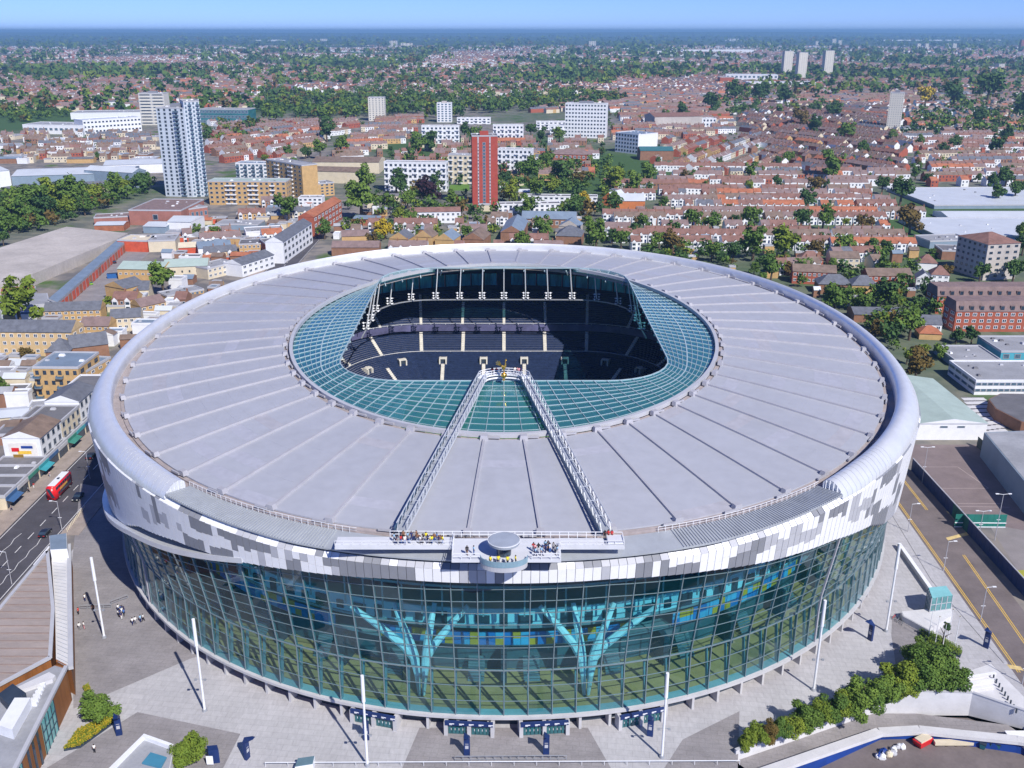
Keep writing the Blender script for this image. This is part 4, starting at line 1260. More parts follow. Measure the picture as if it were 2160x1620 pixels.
for a in range(5): tk.tube((.03, 0, .42 + .07 * a), (.28 * cos(a * 1.3), .28 * sin(a * 1.3), .72 + .06 * a), .024, .008, 5)
TRUNK = tk.mesh('trunk', M_BARK)
def tree(x, y, hgt, rad, tone, label, group=None, var=None, dense=False, name='tree', z=0.0, cat='tree'):
    var = R.randrange(6) if var is None else var
    t = thing(name, label, cat, (x, y, z), R.uniform(0, 6.28), group)
    inst('trunk', TRUNK, t, (0, 0, 0), 0, (hgt * .75, hgt * .75, hgt * .75))
    inst('crown', crown_me(var, tone, dense), t, (0, 0, hgt - rad * .95), 0, (rad, rad, rad * .95))
    return t

def wheel_me(r, w):
    mb = MB(); mb.mi = 0; mb.tube((0, -w / 2, 0), (0, w / 2, 0), r, r, 14); mb.mi = 1; mb.tube((0, -w / 2 - .02, 0), (0, w / 2 + .02, 0), r * .55, r * .55, 10)
    return mb.mesh('wheel', [mat('tyre', (.02, .02, .022), .8, 0, 0), M_RIB])
WHEEL = wheel_me(.33, .24); WHEELB = wheel_me(.5, .32)
M_LAMPW = mat('lamp_clear', (.8, .8, .75), .2, 0, 0, spec=.6); M_LAMPR = mat('lamp_red', (.5, .02, .02), .3, 0, 0)
CARP = {n: mat('paint_' + n, c, .25, .1, 0, spec=.6) for n, c in {'black': (.015, .017, .022), 'white': (.72, .72, .72), 'silver': (.42, .43, .45), 'blue': (.02, .08, .32), 'red': (.45, .02, .02), 'grey': (.12, .125, .13), 'green': (.2, .5, .05)}.items()}
CARM = {}
def car_parts(col):
    if col in CARM: return CARM[col]
    def sect(zs):  # side outline extruded with tumblehome
        mb = MB(); P = zs; n = len(P)
        for s in (0, 1): mb.v += [(x, (-.9 + .1 * max(0, z - .85) * 1.6) * (1 if s == 0 else -1), z) for x, z in P]
        mb.f.append(tuple(range(n))); mb.m.append(0); mb.f.append(tuple(range(2 * n - 1, n - 1, -1))); mb.m.append(0)
        for k in range(n): mb.f.append((k, n + k, n + (k + 1) % n, (k + 1) % n)); mb.m.append(0)
        return mb
    body = sect([(-2.15, .3), (2.15, .3), (2.2, .62), (2.05, .86), (1.05, .98), (-1.55, 1.02), (-2.15, .95), (-2.22, .6)]).mesh('body', CARP[col])
    cab = sect([(1.0, .97), (.35, 1.42), (-1.2, 1.45), (-1.85, 1.0)]).mesh('glasshouse', G_DARK)
    rf = MB(); rf.hexa([(-1.25, -.72, 1.43), (.35, -.72, 1.40), (.35, .72, 1.40), (-1.25, .72, 1.43), (-1.2, -.66, 1.49), (.28, -.66, 1.47), (.28, .66, 1.47), (-1.2, .66, 1.49)]); rf = rf.mesh('car_roof', CARP[col])
    CARM[col] = (body, cab, rf); return CARM[col]
hl = MB(); hl.box(-.03, .03, -.2, .2, -.08, .08); HL_W = hl.mesh('headlight', M_LAMPW); HL_R = hl.mesh('tail_light', M_LAMPR)
def car(x, y, rz, col, label, group=None, z=0.0, van=False):
    t = thing('car' if not van else 'van', label, 'van' if van else 'car', (x, y, z), rz, group)
    b, c, r = car_parts(col); inst('body', b, t); inst('glasshouse', c, t); inst('car_roof', r, t)
    if van:
        mb = MB(); mb.hexa([(-2.6, -.98, .35), (.6, -.98, .35), (.6, .98, .35), (-2.6, .98, .35), (-2.6, -.9, 2.2), (.4, -.9, 2.2), (.4, .9, 2.2), (-2.6, .9, 2.2)]); mb.build('cargo_body', CARP[col], t)
    for sx in (-1.35, 1.35):
        for sy in (-.82, .82): inst('wheel', WHEEL, t, (sx, sy, .33))
    for sy in (-.62, .62): inst('headlight', HL_W, t, (2.17, sy, .68)); inst('tail_light', HL_R, t, (-2.2, sy, .75))
    return t
def bus(x, y, rz, label):
    t = thing('double_decker_bus', label, 'bus', (x, y, .01), rz)
    bm = bmesh.new(); bmesh.ops.create_cube(bm, size=1, matrix=Matrix.Translation((0, 0, 2.35)) @ Matrix.Diagonal((11.2, 2.55, 4.1, 1)))
    bmesh.ops.bevel(bm, geom=list(bm.edges), offset=.35, segments=3, affect='EDGES'); me = bpy.data.meshes.new('body'); bm.to_mesh(me); bm.free(); me.materials.append(M_RED); me.polygons.foreach_set('use_smooth', [True] * len(me.polygons)); inst('body', me, t)
    mb = MB(); mb.box(-4.7, 4.7, -1.0, 1.0, 4.38, 4.44); mb.build('white_roof_panel', M_WHITE, t); mb = MB(); mb.box(-.4, .5, -.3, .3, 4.44, 4.6); mb.build('roof_hatch', M_DARK, t)
    for s in (-1, 1):
        for z, n, x0, x1 in ((1.3, 6, -3.9, 4.6), (3.05, 7, -4.8, 4.8)):
            for k in range(n):
                w = (x1 - x0) / n; mb = MB(); mb.box(x0 + k * w + .06, x0 + (k + 1) * w - .06, s * 1.27 - .02, s * 1.27 + .02, z, z + .85); mb.build('side_window', G_DARK, t)
        for xx in (-3.3, 3.4): inst('wheel', WHEELB, t, (xx, s * 1.12, .5))
    mb = MB(); mb.box(5.58, 5.64, -1.05, 1.05, 1.2, 2.3); mb.build('windscreen', G_DARK, t); mb = MB(); mb.box(5.58, 5.64, -1.05, 1.05, 2.95, 3.95); mb.build('upper_windscreen', G_DARK, t)
    mb = MB(); mb.hexa([(-5.64, -1.05, 1.2), (-5.58, -1.05, 1.2), (-5.58, -.2, 1.2), (-5.64, -.2, 1.2), (-5.64, .1, 3.95), (-5.58, .1, 3.95), (-5.58, 1.05, 3.95), (-5.64, 1.05, 3.95)]); mb.build('rear_stair_glass', G_DARK, t)
    mb = MB(); mb.box(5.58, 5.65, -.6, .6, 2.4, 2.8); mb.build('destination_blind', M_DARK, t)
    for sy in (-.95, .95): inst('headlight', HL_W, t, (5.6, sy, .8)); inst('tail_light', HL_R, t, (-5.6, sy, .8))
    mb = MB(); mb.box(-2.6, 2.2, -1.3, -1.285, 2.3, 2.85); mb.build('advert_panel', mat('advert_yellow', (.6, .4, .08), .5), t)
    return t
b_ = spot(120, 1050); bus(-124.6, b_.y + 3, radians(90), 'red double-decker bus with white roof driving up the high street')
for px, py, c, l in ((157, 1052, 'black', 'black car beside the red bus'), (96, 1128, 'black', 'dark car on the high street beside the grey wall cabin'), (183, 965, 'black', 'dark car parked beside shops next to stadium rim')):
    p = spot(px, py); car(-118.2 if px != 183 else -125.6, p.y, radians(90 if px != 157 else 270), c, l, z=.01)

# windows: a frame with a set-back pane, shared by all
def win_me(frame, pane, bars=1):
    mb = MB(); t = .1
    mb.mi = 0
    mb.box(-.5, .5, -.06, .02, -.5, -.5 + t); mb.box(-.5, .5, -.06, .02, .5 - t, .5); mb.box(-.5, -.5 + t, -.06, .02, -.5 + t, .5 - t); mb.box(.5 - t, .5, -.06, .02, -.5 + t, .5 - t)
    if bars: mb.box(-.04, .04, -.05, .02, -.5 + t, .5 - t)
    mb.mi = 1; mb.box(-.5 + t, .5 - t, -.02, .02, -.5 + t, .5 - t)
    return mb.mesh('window', [frame, pane])
WIN_W = win_me(M_WHITE, G_DARK); WIN_D = win_me(M_DARK, G_DARK, 0); WIN_B = win_me(M_STEEL, G_BLUE, 0); WIN_S = win_me(M_STEEL, G_DARK, 0)
balm = MB(); balm.mi = 0; balm.box(-.5, .5, -1, 0, 0, .12); balm.mi = 1; balm.box(-.5, .5, -1, -.94, .12, .95); balm.box(-.5, -.46, -.94, 0, .12, .95); balm.box(.46, .5, -.94, 0, .12, .95)
BALC = {'w': balm.mesh('balcony', [M_WHITE, M_WHITE]), 'd': balm.mesh('balcony', [M_STEEL, G_BLUE])}
CHIM = MB(); CHIM.mi = 0; CHIM.box(-.5, .5, -.3, .3, 0, 1.5); CHIM.mi = 1
for k in (-.3, 0, .3): CHIM.tube((k, 0, 1.5), (k, 0, 1.9), .12, .1, 6)
CHIM = CHIM.mesh('chimney', [M_BRICK_B, M_TILE_O])
RVENT = []
for m_ in (M_CL1, M_FLATD, M_WHITE):
    mb = MB(); mb.hexa([(-.8, -.8, 0), (.8, -.8, 0), (.8, .8, 0), (-.8, .8, 0), (-.6, -.6, .8), (.6, -.6, .8), (.6, .6, .8), (-.6, .6, .8)]); RVENT.append(mb.mesh('roof_vent', m_))
def frontage(A, B):
    A, B = Vector(A), Vector(B); mid = (A + B) / 2; d = B - A; rz = atan2(d.y, d.x); return mid, d.length, rz
def gable_roof(w, d, z, r, m, ends='gable', ov=.4, wallm=None):
    mb = MB(); x = w / 2 + (ov if ends == 'hip' else .15); i = min(d / 2, x * .9) if ends == 'hip' else 0
    a = [(-x, -ov, z), (x, -ov, z), (x, d + ov, z), (-x, d + ov, z)]; rg = [(-x + i, d / 2, z + r), (x - i, d / 2, z + r)]
    mb.mi = 0; mb.face([a[0], a[1], rg[1], rg[0]]); mb.face([a[2], a[3], rg[0], rg[1]]); mb.mi = 0 if ends == 'hip' else 1; mb.face([a[1], a[2], rg[1]]); mb.face([a[3], a[0], rg[0]]); mb.mi = 0; mb.face([a[3], a[2], a[1], a[0]])
    return mb.mesh('roof', [m, wallm or m])
def building(name, label, cat, A, B, depth, h, wall, roof, rt='flat', floors=0, cols=0, win=None, ww=.55, wh=.5, sides=0, balc=None, bcols=(), group=None, rise=None, z0=.6, plant=False, skip=None, base=0.0):
    """a block with its front from ground point A to B; windows, balconies and roof pieces are parts"""
    mid, w, rz = frontage(A, B); mid.z = base
    t = thing(name, label, cat, mid, rz, group); win = win or WIN_W
    mb = MB(); mb.box(-w / 2, w / 2, 0, depth, 0, h); mb.build('wall', wall, t)
    if rt == 'flat':
        mb = MB(); mb.box(-w / 2 + .35, w / 2 - .35, .35, depth - .35, h - .3, h + .06); rf = mb.build('roof', roof, t)
        mb = MB(); e = .12
        for q in ((-w / 2 - e, w / 2 + e, -e, .35), (-w / 2 - e, w / 2 + e, depth - .35, depth + e), (-w / 2 - e, -w / 2 + .35, .35, depth - .35), (w / 2 - .35, w / 2 + e, .35, depth - .35)): mb.box(*q, h - .35, h + .5)
        mb.build('parapet', M_CL1 if wall is not M_WHITE else M_WHITE, t)
        for k_ in range(min(7, int(w * depth / 55))):
            vx, vy, vs = R.uniform(-w * .42, w * .42), R.uniform(depth * .15, depth * .85), R.uniform(.5, 1.3); inst('roof_vent', RVENT[R.randrange(3)], rf, (vx, vy, h + .06), R.choice((0, 1.57)), (vs, vs * .7, vs * .7))
        if plant:
            mb = MB(); mb.box(-w * .18, w * .16, depth * .35, depth * .7, h + .05, h + 2.6); mb.build('roof_plant_room', plant if not isinstance(plant, bool) else M_CL2, rf)
    else:
        rf = inst('roof', gable_roof(w, depth, h, rise or depth * .35, roof, rt, .4, wall), t)
    if floors:
        fh = (h - z0) / floors
        for f in range(floors):
            zc = z0 + fh * (f + .52)
            for c in range(cols):
                if skip and (f, c) in skip: continue
                cw = w / cols; x = -w / 2 + cw * (c + .5)
                if c in bcols and balc: inst('balcony', BALC[balc], t, (x, 0, z0 + fh * f), 0, (cw * .9, 1.3, 1.0))
                inst('window', win, t, (x, -.02, zc), 0, (cw * ww, 1.5, fh * wh))
            for side in ((-1, 1) if sides else ()):
                n = abs(sides); cw = depth / n
                if side * mid.x > 0: continue
                for c in range(n): inst('window', win, t, (side * (w / 2 + .02), cw * (c + .5), zc), radians(90 if side > 0 else -90), (cw * ww, 1.5, fh * wh))
    return t
def bpx(name, label, cat, xl, yl, xr, yr, ytop, depth, wall, roof, **k):
    A, B = spot(xl, yl), spot(xr, yr); h = height_at((A + B) / 2, ytop)
    return building(name, label, cat, A, B, depth, max(2.5, h), wall, roof, **k)
def top_block(name, label, cat, pts, h, wall, roof, z0=0.0, group=None, parapet=True):
    """flat block given by its roof outline"""
    P = [spot(x, y, h) for x, y in pts]; c = sum(P, Vector()) / len(P); c.z = 0
    t = thing(name, label, cat, c, 0, group); poly = [(p.x - c.x, p.y - c.y) for p in P]
    mb = MB(); mb.prism(poly, z0, h); mb.build('wall', wall, t)
    pin = [(x * .97, y * .97) for x, y in poly]; mb = MB(); mb.prism(pin, h - .2, h + .1); mb.build('roof', roof, t)
    return t

# ---------------------------------------------------------------- timber buildings at the left of the plaza
tb = top_block('timber_hall', 'long low timber-clad hall with weathered ribbed roof beside the high street', 'building', [(100, 1165), (112, 1285), (106, 1388), (0, 1445), (-120, 1500), (-120, 1380), (0, 1285)], 7, M_WOOD, M_TINROOF)
cz = Vector(tb.location); P = [spot(x, y, 7) for x, y in ((100, 1165), (112, 1285), (106, 1388), (0, 1445), (-120, 1500), (-120, 1380), (0, 1285))]
for k in range(24):
    y0 = 150 + k * 2.6; 
    # roof ribs run across the hall
    xs = [(P[5].x, P[5].y), (P[6].x, P[6].y), (P[0].x, P[0].y)]
    xl = float(np.interp(y0, [p[1] for p in xs], [p[0] for p in xs])); xe = [(P[3].x, P[3].y), (P[2].x, P[2].y), (P[1].x, P[1].y), (P[0].x, P[0].y)]
    xr = float(np.interp(y0, [p[1] for p in xe], [p[0] for p in xe]))
    if xr - xl < 1: continue
    mb = MB(); mb.bar((xl - cz.x + .5, y0 - cz.y, 7.16), (xr - cz.x - .6, y0 - cz.y, 7.16), .25, .16); mb.build('roof_rib', mat('rib_brown', (.26, .20, .18), .8), tb)
mb = MB()
for a, b in zip(P, P[1:] + P[:1]): mb.bar(a - cz + Vector((0, 0, .15)), b - cz + Vector((0, 0, .15)), .7, .5)
mb.build('roof_edge', M_CL1, tb)
wing = top_block('timber_gallery', 'narrow timber-clad gallery with pale gridded roof along the plaza', 'building', [(106, 1150), (146, 1152), (150, 1412), (118, 1395), (116, 1285)], 6, M_WOOD, M_CONC)
P = [spot(x, y, 6) for x, y in ((106, 1150), (146, 1152), (150, 1412), (118, 1395))]; cz = Vector(wing.location)
mb = MB()
for k in range(34):
    a = P[0].lerp(P[3], k / 33); b = P[1].lerp(P[2], k / 33); mb.bar(a.lerp(b, .12) - cz + Vector((0, 0, .13)), a.lerp(b, .8) - cz + Vector((0, 0, .13)), .09, .06)
mb.build('roof_grid', M_DECK, wing, kind='stuff')
mb = MB(); mb.bar(P[1] - cz + Vector((0, 0, .3)), P[2] - cz + Vector((0, 0, .3)), .9, .7); mb.build('roof_edge', M_CL1, wing)
mb = MB(); a, b = spot(150, 1150), spot(160, 1420)
cab = top_block('grey_cabin', 'small white cabin with blue-grey roof beside the high street lamp', 'cabin', [(104, 1130), (140, 1125), (142, 1158), (106, 1160)], 9, M_CL0, M_BLUEROOF)
for k in range(5):
    a, b = ((105, 1155), (72, 1195), (40, 1245), (15, 1285), (-10, 1330))[k], ((72, 1195), (40, 1245), (15, 1285), (-10, 1330), (-40, 1380))[k]
    A, B = spot(*a, 5), spot(*b, 5); t = thing('boundary_wall', ('grey boundary wall panel touching the white cabin', 'second grey boundary wall panel from the white cabin', 'third grey boundary wall panel from the white cabin', 'fourth grey boundary wall panel from the white cabin', 'fifth grey boundary wall panel, at the left edge')[k], 'wall', (A.x, A.y, 0), 0, 'grey wall panels beside the high street')
    d = (B - A); d.z = 0; mb = MB(); mb.bar(Vector((0, 0, 2.6 - k * .2)), d * .97 + Vector((0, 0, 2.6 - k * .2)), .35, 5.2 - k * .4); mb.build('panel', M_CL1, t); mb = MB(); mb.bar(Vector((0, 0, 5.3 - k * .4)), d * .97 + Vector((0, 0, 5.3 - k * .4)), .5, .2); mb.build('coping', M_CL0, t)
H2 = 7.5
low = top_block('timber_cafe', 'timber and glass cafe building with roof terrace at the bottom left corner', 'building', [(140, 1408), (118, 1402), (0, 1462), (-90, 1510), (-90, 1660), (24, 1640)], H2, M_WOOD, M_FLATG)
cz = Vector(low.location); A, B = spot(140, 1408, H2), spot(24, 1640, H2); A.z = B.z = 0; d = (B - A).normalized(); nn = Vector((-d.y, d.x, 0)); nn = nn if nn.x > 0 else -nn; L = (B - A).length
for k, (u0, u1, m) in enumerate(((.30, .52, G_ROOF), (.86, 1.0, G_ROOF))):
    mb = MB(); a, b = A + d * L * u0 + nn * .06 - cz, A + d * L * u1 + nn * .06 - cz
    mb.bar(a + Vector((0, 0, 3.4)), b + Vector((0, 0, 3.4)), .1, 6.6); g_ = mb.build('glass_wall', mat('cafe_glass', (.16, .45, .45), .1, 0, .25, .5, spec=.6), low)
    for j in range(5):
        p = a.lerp(b, j / 4) + nn * .1; mb = MB(); mb.bar(p, p + Vector((0, 0, 6.8)), .14); mb.build('glazing_bar', M_DARK, g_)
    for z in (2.3, 4.6): mb = MB(); mb.bar(a + nn * .1 + Vector((0, 0, z)), b + nn * .1 + Vector((0, 0, z)), .12); mb.build('glazing_bar', M_DARK, g_)
for u in (.60, .68, .76): mb = MB(); a = A + d * L * u + nn * .05 - cz; mb.bar(a, a + Vector((0, 0, 7.2)), .55, .3); mb.build('slot_window', G_DARK, low)
mb = MB(); mb.bar(A - cz + Vector((0, 0, H2 + .2)), B - cz + Vector((0, 0, H2 + .2)), .7, .6); mb.build('roof_edge', M_CL1, low)
def roof_box(px, h, z1, m, name, parent):
    P = [spot(x, y, h) for x, y in px]; c = Vector(parent.location); mb = MB(); mb.prism([(p.x - c.x, p.y - c.y) for p in P], h, z1); return mb.build(name, m, parent)
roof_box([(0, 1550), (35, 1492), (68, 1492), (30, 1560)], H2 + .1, H2 + 2.2, M_WHITE, 'white_roof_unit', low); roof_box([(0, 1480), (30, 1458), (58, 1478), (20, 1503)], H2 + .1, H2 + 1.8, M_DARK, 'dark_awning', low)
roof_box([(40, 1465), (35, 1458), (105, 1425), (118, 1432), (112, 1440)], H2 + .1, H2 + .9, M_CONC, 'pale_roof_upstand', low)
for k in range(7): roof_box([(60 + k * 5, 1490 - k * 8), (78 + k * 3.5, 1490 - k * 8), (80 + k * 3.5, 1486 - k * 8), (62 + k * 5, 1486 - k * 8)], H2 + .1, H2 + .8, M_WHITE, 'terrace_table', low)
# planter with flowers and shrub, flat hut, kiosk
def flowers(name, pts, z0, z1, cols, n, label):
    P = [spot(*p) for p in pts]; c = sum(P, Vector()) / len(P); t = thing(name, label, 'planter', c)
    mb = MB(); mb.prism([(p.x - c.x, p.y - c.y) for p in P], 0, z0); mb.build('planter_kerb', M_DARK, t)
    from mathutils.geometry import intersect_point_tri_2d
    for cn, w in cols:
        q = []
        for _ in range(n):
            k = R.randrange(1, len(P) - 1); a, b = sorted((R.random(), R.random())); p = P[0] * a + P[k] * (b - a) + P[k + 1] * (1 - b) - c
            s = R.uniform(.1, .22); ax = R.uniform(0, 6.3); z = z0 + R.uniform(.05, z1)
            for dx, dy, dz in ((-s, 0, 0), (0, -s * .7, s * .5), (s, 0, .05), (0, s * .7, s * .6)): q.append((p.x + dx * cos(ax) - dy * sin(ax), p.y + dx * sin(ax) + dy * cos(ax), z + dz))
        o = inst('flowers', quads_mesh('flowers', np.array(q), LEAF[cn]), t); o['kind'] = 'stuff'
flowers('flower_bed', [(135, 1585), (165, 1545), (215, 1520), (247, 1512), (243, 1525), (170, 1578)], .35, .6, (('gold', 0), ('lime', 0)), 1400, 'triangular bed of yellow flowers on the plaza')
flowers('flower_bed', [(176, 1455), (188, 1448), (198, 1478), (188, 1482)], .35, .6, (('gold', 0), ('lime', 0)), 400, 'small bed of yellow flowers above the plaza shrub')
p = spot(213, 1522); tree(p.x, p.y, 7.6, 4.0, 'mid', 'bushy green tree in the yellow flower bed on the plaza', None, 0, True)
p = spot(402, 1610); tree(p.x, p.y, 6.4, 3.6, 'lime', 'yellow-green bushy tree beside the flat hut', None, 1, True)
hut = top_block('flat_hut', 'flat hut with white parapet and blue rooflight at the bottom edge', 'hut', [(305, 1556), (367, 1578), (350, 1660), (220, 1640)], 3.4, M_CONC, M_FLATG)
roof_box([(305, 1556), (367, 1578), (364, 1584), (303, 1562)], 3.4, 4.3, M_WHITE, 'parapet', hut); roof_box([(305, 1556), (303, 1563), (228, 1640), (220, 1640)], 3.4, 4.3, M_WHITE, 'parapet', hut); roof_box([(318, 1590), (352, 1600), (340, 1622), (300, 1612)], 3.55, 3.9, mat('rooflight_blue', (.06, .22, .33), .15, 0, .1), 'rooflight', hut)
kio = top_block('navy_kiosk', 'small navy and white kiosk beside the yellow-green tree', 'kiosk', [(436, 1574), (458, 1572), (461, 1582), (439, 1585)], 2.8, M_NAVY, M_NAVY)
A, B = spot(437, 1604), spot(449, 1609); mb = MB(); c = Vector(kio.location); mb.box(-.9, .3, -1.35, -1.28, .4, 2.2); mb.build('white_poster', M_WHITE, kio)
wp = top_block('skylight_box', 'white box with a glass skylight at the bottom edge of the plaza', 'skylight', [(628, 1600), (664, 1595), (660, 1612), (622, 1618)], 1.6, M_WHITE, mat('skylight_glass', (.12, .2, .25), .1, 0, .1, spec=.6))

# ---------------------------------------------------------------- right of the stadium: yard, ramp, shrubs, lift hut
KX = [YARD[1], YARD[2], YARD[3], YARD[4], YARD[5]]; zd = [-1.4, -4.6, -3.9, -2.4, -1.6]
mb = MB()
for (a, b, za, zb_) in zip(KX, KX[1:], zd, zd[1:]):
    n = Vector((-(b - a).y, (b - a).x, 0)).normalized() * .35
    q = [a, b, b + n, a + n]; zz = [za, zb_, zb_, za]
    mb.hexa([Vector((p.x, p.y, z - .5)) for p, z in zip(q, zz)] + [Vector((p.x, p.y, .9)) for p in q])
t = thing('retaining_wall', 'white retaining wall below the shrubs beside the ramp', 'wall', KX[1]); mb.v = [(x - KX[1].x, y - KX[1].y, z) for x, y, z in mb.v]; mb.build('wall', M_CONC, t)
mb = MB()
for a, b in zip(KX, KX[1:]): n = Vector((-(b - a).y, (b - a).x, 0)).normalized() * .17; mb.bar(a - KX[1] + n + Vector((0, 0, .98)), b - KX[1] + n + Vector((0, 0, .98)), .55, .16)
mb.build('coping', M_CL1, t)
# sloping ramp and inner wall
IN = [spot(1600, 1640, -1.2), spot(1856, 1542, -3.4), spot(1940, 1540, -3.4), spot(2145, 1566, -3.0), spot(2330, 1600, -2)]
mb = MB()
zr = [-1.4, -4.6, -4.3, -3.4, -2.6]
LO = [YARD[1], YARD[2], YARD[3].lerp(YARD[2], .55), YARD[3].lerp(YARD[4], .6), YARD[5]]
for k in range(4): mb.face([(LO[k].x, LO[k].y, zr[k]), (IN[k].x, IN[k].y, zr[k]), (IN[k + 1].x, IN[k + 1].y, zr[k + 1]), (LO[k + 1].x, LO[k + 1].y, zr[k + 1])])
rp_ = struct('ramp', mb, M_PLAZAD)
mb = MB(); mb.face([(p.x, p.y, -5.0) for p in reversed(YARD)]); o = struct('yard_floor', mb, M_ASPHB)
if o.data.polygons[0].normal.z < 0: o.data.flip_normals()
t = thing('yard_wall', 'white-topped blue yard wall between the ramp and the service yard', 'wall', (IN[1].x, IN[1].y, 0))
o0 = Vector((IN[1].x, IN[1].y, 0)); mb = MB(); mw = MB()
for k, (a, b) in enumerate(zip(IN, IN[1:])):
    a0, b0 = a - o0, b - o0; a0.z = b0.z = 0
    A_, B_ = IN[k] - o0, IN[k + 1] - o0; pn = Vector(((b - a).y, -(b - a).x, 0)).normalized() * .5; zt_ = max(zr[k], zr[k + 1]) + .6
    q = [Vector((p.x, p.y, 0)) for p in (A_, B_, B_ + pn, A_ + pn)]
    mw.hexa([p + Vector((0, 0, -5.4)) for p in q] + [p + Vector((0, 0, z)) for p, z in zip(q, (zr[k] + .6, zr[k + 1] + .6, zr[k + 1] + .6, zr[k] + .6))])
    mb.bar(a0 + Vector((0, 0, zr[k] + .9)), b0 + Vector((0, 0, zr[k + 1] + .9)), 1.9, .7)
mw.build('blue_face', M_BLUE, t); mb.build('white_coping', M_CONC, t)
def junk(px, py, kind, col, label, s=1.0):
    p = spot(px, py, -5); t = thing(kind, label, kind.replace('_', ' '), p, R.uniform(0, 1.5))
    if kind == 'rubbish_skip':
        mb = MB(); mb.hexa([(-1.4, -.8, .1), (1.4, -.8, .1), (1.4, .8, .1), (-1.4, .8, .1), (-1.8, -.95, 1.3), (1.8, -.95, 1.3), (1.8, .95, 1.3), (-1.8, .95, 1.3)]); mb.build('skip_body', col, t); mb = MB(); mb.box(-1.5, 1.5, -.8, .8, 1.3, 1.6); mb.build('skip_load', M_CREAM, t)
    elif kind == 'wheelie_bin':
        mb = MB(); mb.hexa([(-.5, -.4, .1), (.5, -.4, .1), (.5, .4, .1), (-.5, .4, .1), (-.65, -.55, 1.2), (.65, -.55, 1.2), (.65, .55, 1.2), (-.65, .55, 1.2)]); mb.build('bin_body', col, t); mb = MB(); mb.bar((0, -.6, 1.25), (0, .6, 1.3), 1.4, .12); mb.build('bin_lid', M_DARK, t)
    else:
        bm = bmesh.new(); bmesh.ops.create_icosphere(bm, subdivisions=2, radius=.8 * s)
        for v in bm.verts: v.co *= R.uniform(.75, 1.1); v.co.z = max(v.co.z, -.3)
        me = bpy.data.meshes.new('sack'); bm.to_mesh(me); bm.free(); me.materials.append(col); inst('sack', me, t, (0, 0, .35))
        mb = MB(); mb.tube((0, 0, .9 * s), (.1, 0, 1.25 * s), .12, .22, 6); mb.build('tied_neck', col, t)
    return t
M_TEALB = mat('bin_teal', (.03, .14, .17), .5)
junk(1945, 1570, 'rubbish_skip', M_RED, 'red skip with a pale load in the service yard')
for k in range(4): junk(2072 + k * 15, 1578 - (k % 2) * 3, 'wheelie_bin', M_TEALB, ('leftmost teal wheelie bin in the yard row', 'second teal wheelie bin in the yard row', 'third teal wheelie bin, under the red sign', 'rightmost teal wheelie bin in the yard row')[k])
for k in range(14):
    c = (M_WHITE, M_BLUE, M_CREAM, M_WHITE, M_CL1)[k % 5]; junk(1850 + (k % 6) * 11 + R.uniform(-3, 3), 1600 - (k % 6) * 4 + R.uniform(-9, 6), 'rubbish_sack', c, 'rubbish sack in the heap against the blue yard wall', R.uniform(.6, 1)).__setitem__('group', 'rubbish sacks heaped in the yard')
mb = MB(); p = spot(2150, 1585, -5); t = thing('navy_container', 'navy storage container at the right edge of the yard', 'container', p); mb.box(-2, 5, 0, 2.4, 0, 2.6); mb.build('container_body', M_NAVY, t); mb = MB(); mb.box(-2.05, 5.05, -.05, 2.45, 2.6, 2.75); mb.build('container_lid', M_CL0, t)
mb = MB(); p = spot(2000, 1575, -5); t = thing('timber_pallet', 'long pale pallet stack against the yard wall', 'pallet', p); mb.box(-2.5, 5.5, 0, 1.0, .25, .9); mb.build('deck_boards', M_CREAM, t)
for k in range(5): mb = MB(); mb.box(-2.3 + k * 1.8, -1.9 + k * 1.8, 0, 1, 0, .25); mb.build('pallet_block', M_BARK, t)
# shrubs along the retaining wall
for k in range(19):
    u = k / 18; px = 1575 + u * 400; py = 1588 - u * 128 - (10 if u > .75 else 0); p = spot(px, py)
    s = 2.3 + 2.3 * u + R.uniform(-.3, .3)
    tree(p.x, p.y + 1.0, s * 1.9, s, 'rust' if k == 2 else R.choice(('mid', 'mid', 'lime')), 'olive-brown shrub, third from the lower end of the ramp row' if k == 2 else 'green shrub in the dense row above the white ramp wall', 'shrubs above the ramp wall', k % 6, True, 'shrub', cat='shrub')
for k, (px, py) in enumerate(((1930, 1400), (1975, 1425), (2010, 1455))): p = spot(px, py); tree(p.x, p.y, 6.2, 3.6, 'mid', ('green tree at the upper end of the ramp planting', 'green tree second from the right end of the ramp planting', 'rightmost green tree of the ramp planting')[k], None, k + 2, True)
lift = top_block('lift_hut', 'glass lift hut with turquoise roof on the plaza', 'hut', [(1958, 1240), (1996, 1236), (2010, 1256), (1966, 1262)], 5, mat('lift_glass', (.10, .25, .26), .1, 0, .3, .6, spec=.6), mat('turquoise_roof', (.22, .50, .53), .4))
c = Vector(lift.location); Pq = [spot(x, y, 5) for x, y in ((1958, 1240), (1996, 1236), (2010, 1256), (1966, 1262))]
for k in range(4):
    a, b = Pq[k] - c, Pq[(k + 1) % 4] - c
    for j in range(4): p = a.lerp(b, j / 4) * 1.015; mb = MB(); mb.bar((p.x, p.y, 0), (p.x, p.y, 5.0), .16); mb.build('frame_post', M_CL1, lift)
    for z in (1.6, 3.3): mb = MB(); mb.bar((a.x * 1.01, a.y * 1.01, z), (b.x * 1.01, b.y * 1.01, z), .12); mb.build('frame_rail', M_CL1, lift)
top_block('lift_ramp_wall', 'white wedge-shaped stair wall below the lift hut', 'wall', [(1900, 1290), (2008, 1280), (2008, 1300), (1960, 1330), (1905, 1300)], 1.4, M_CONC, M_CONC)
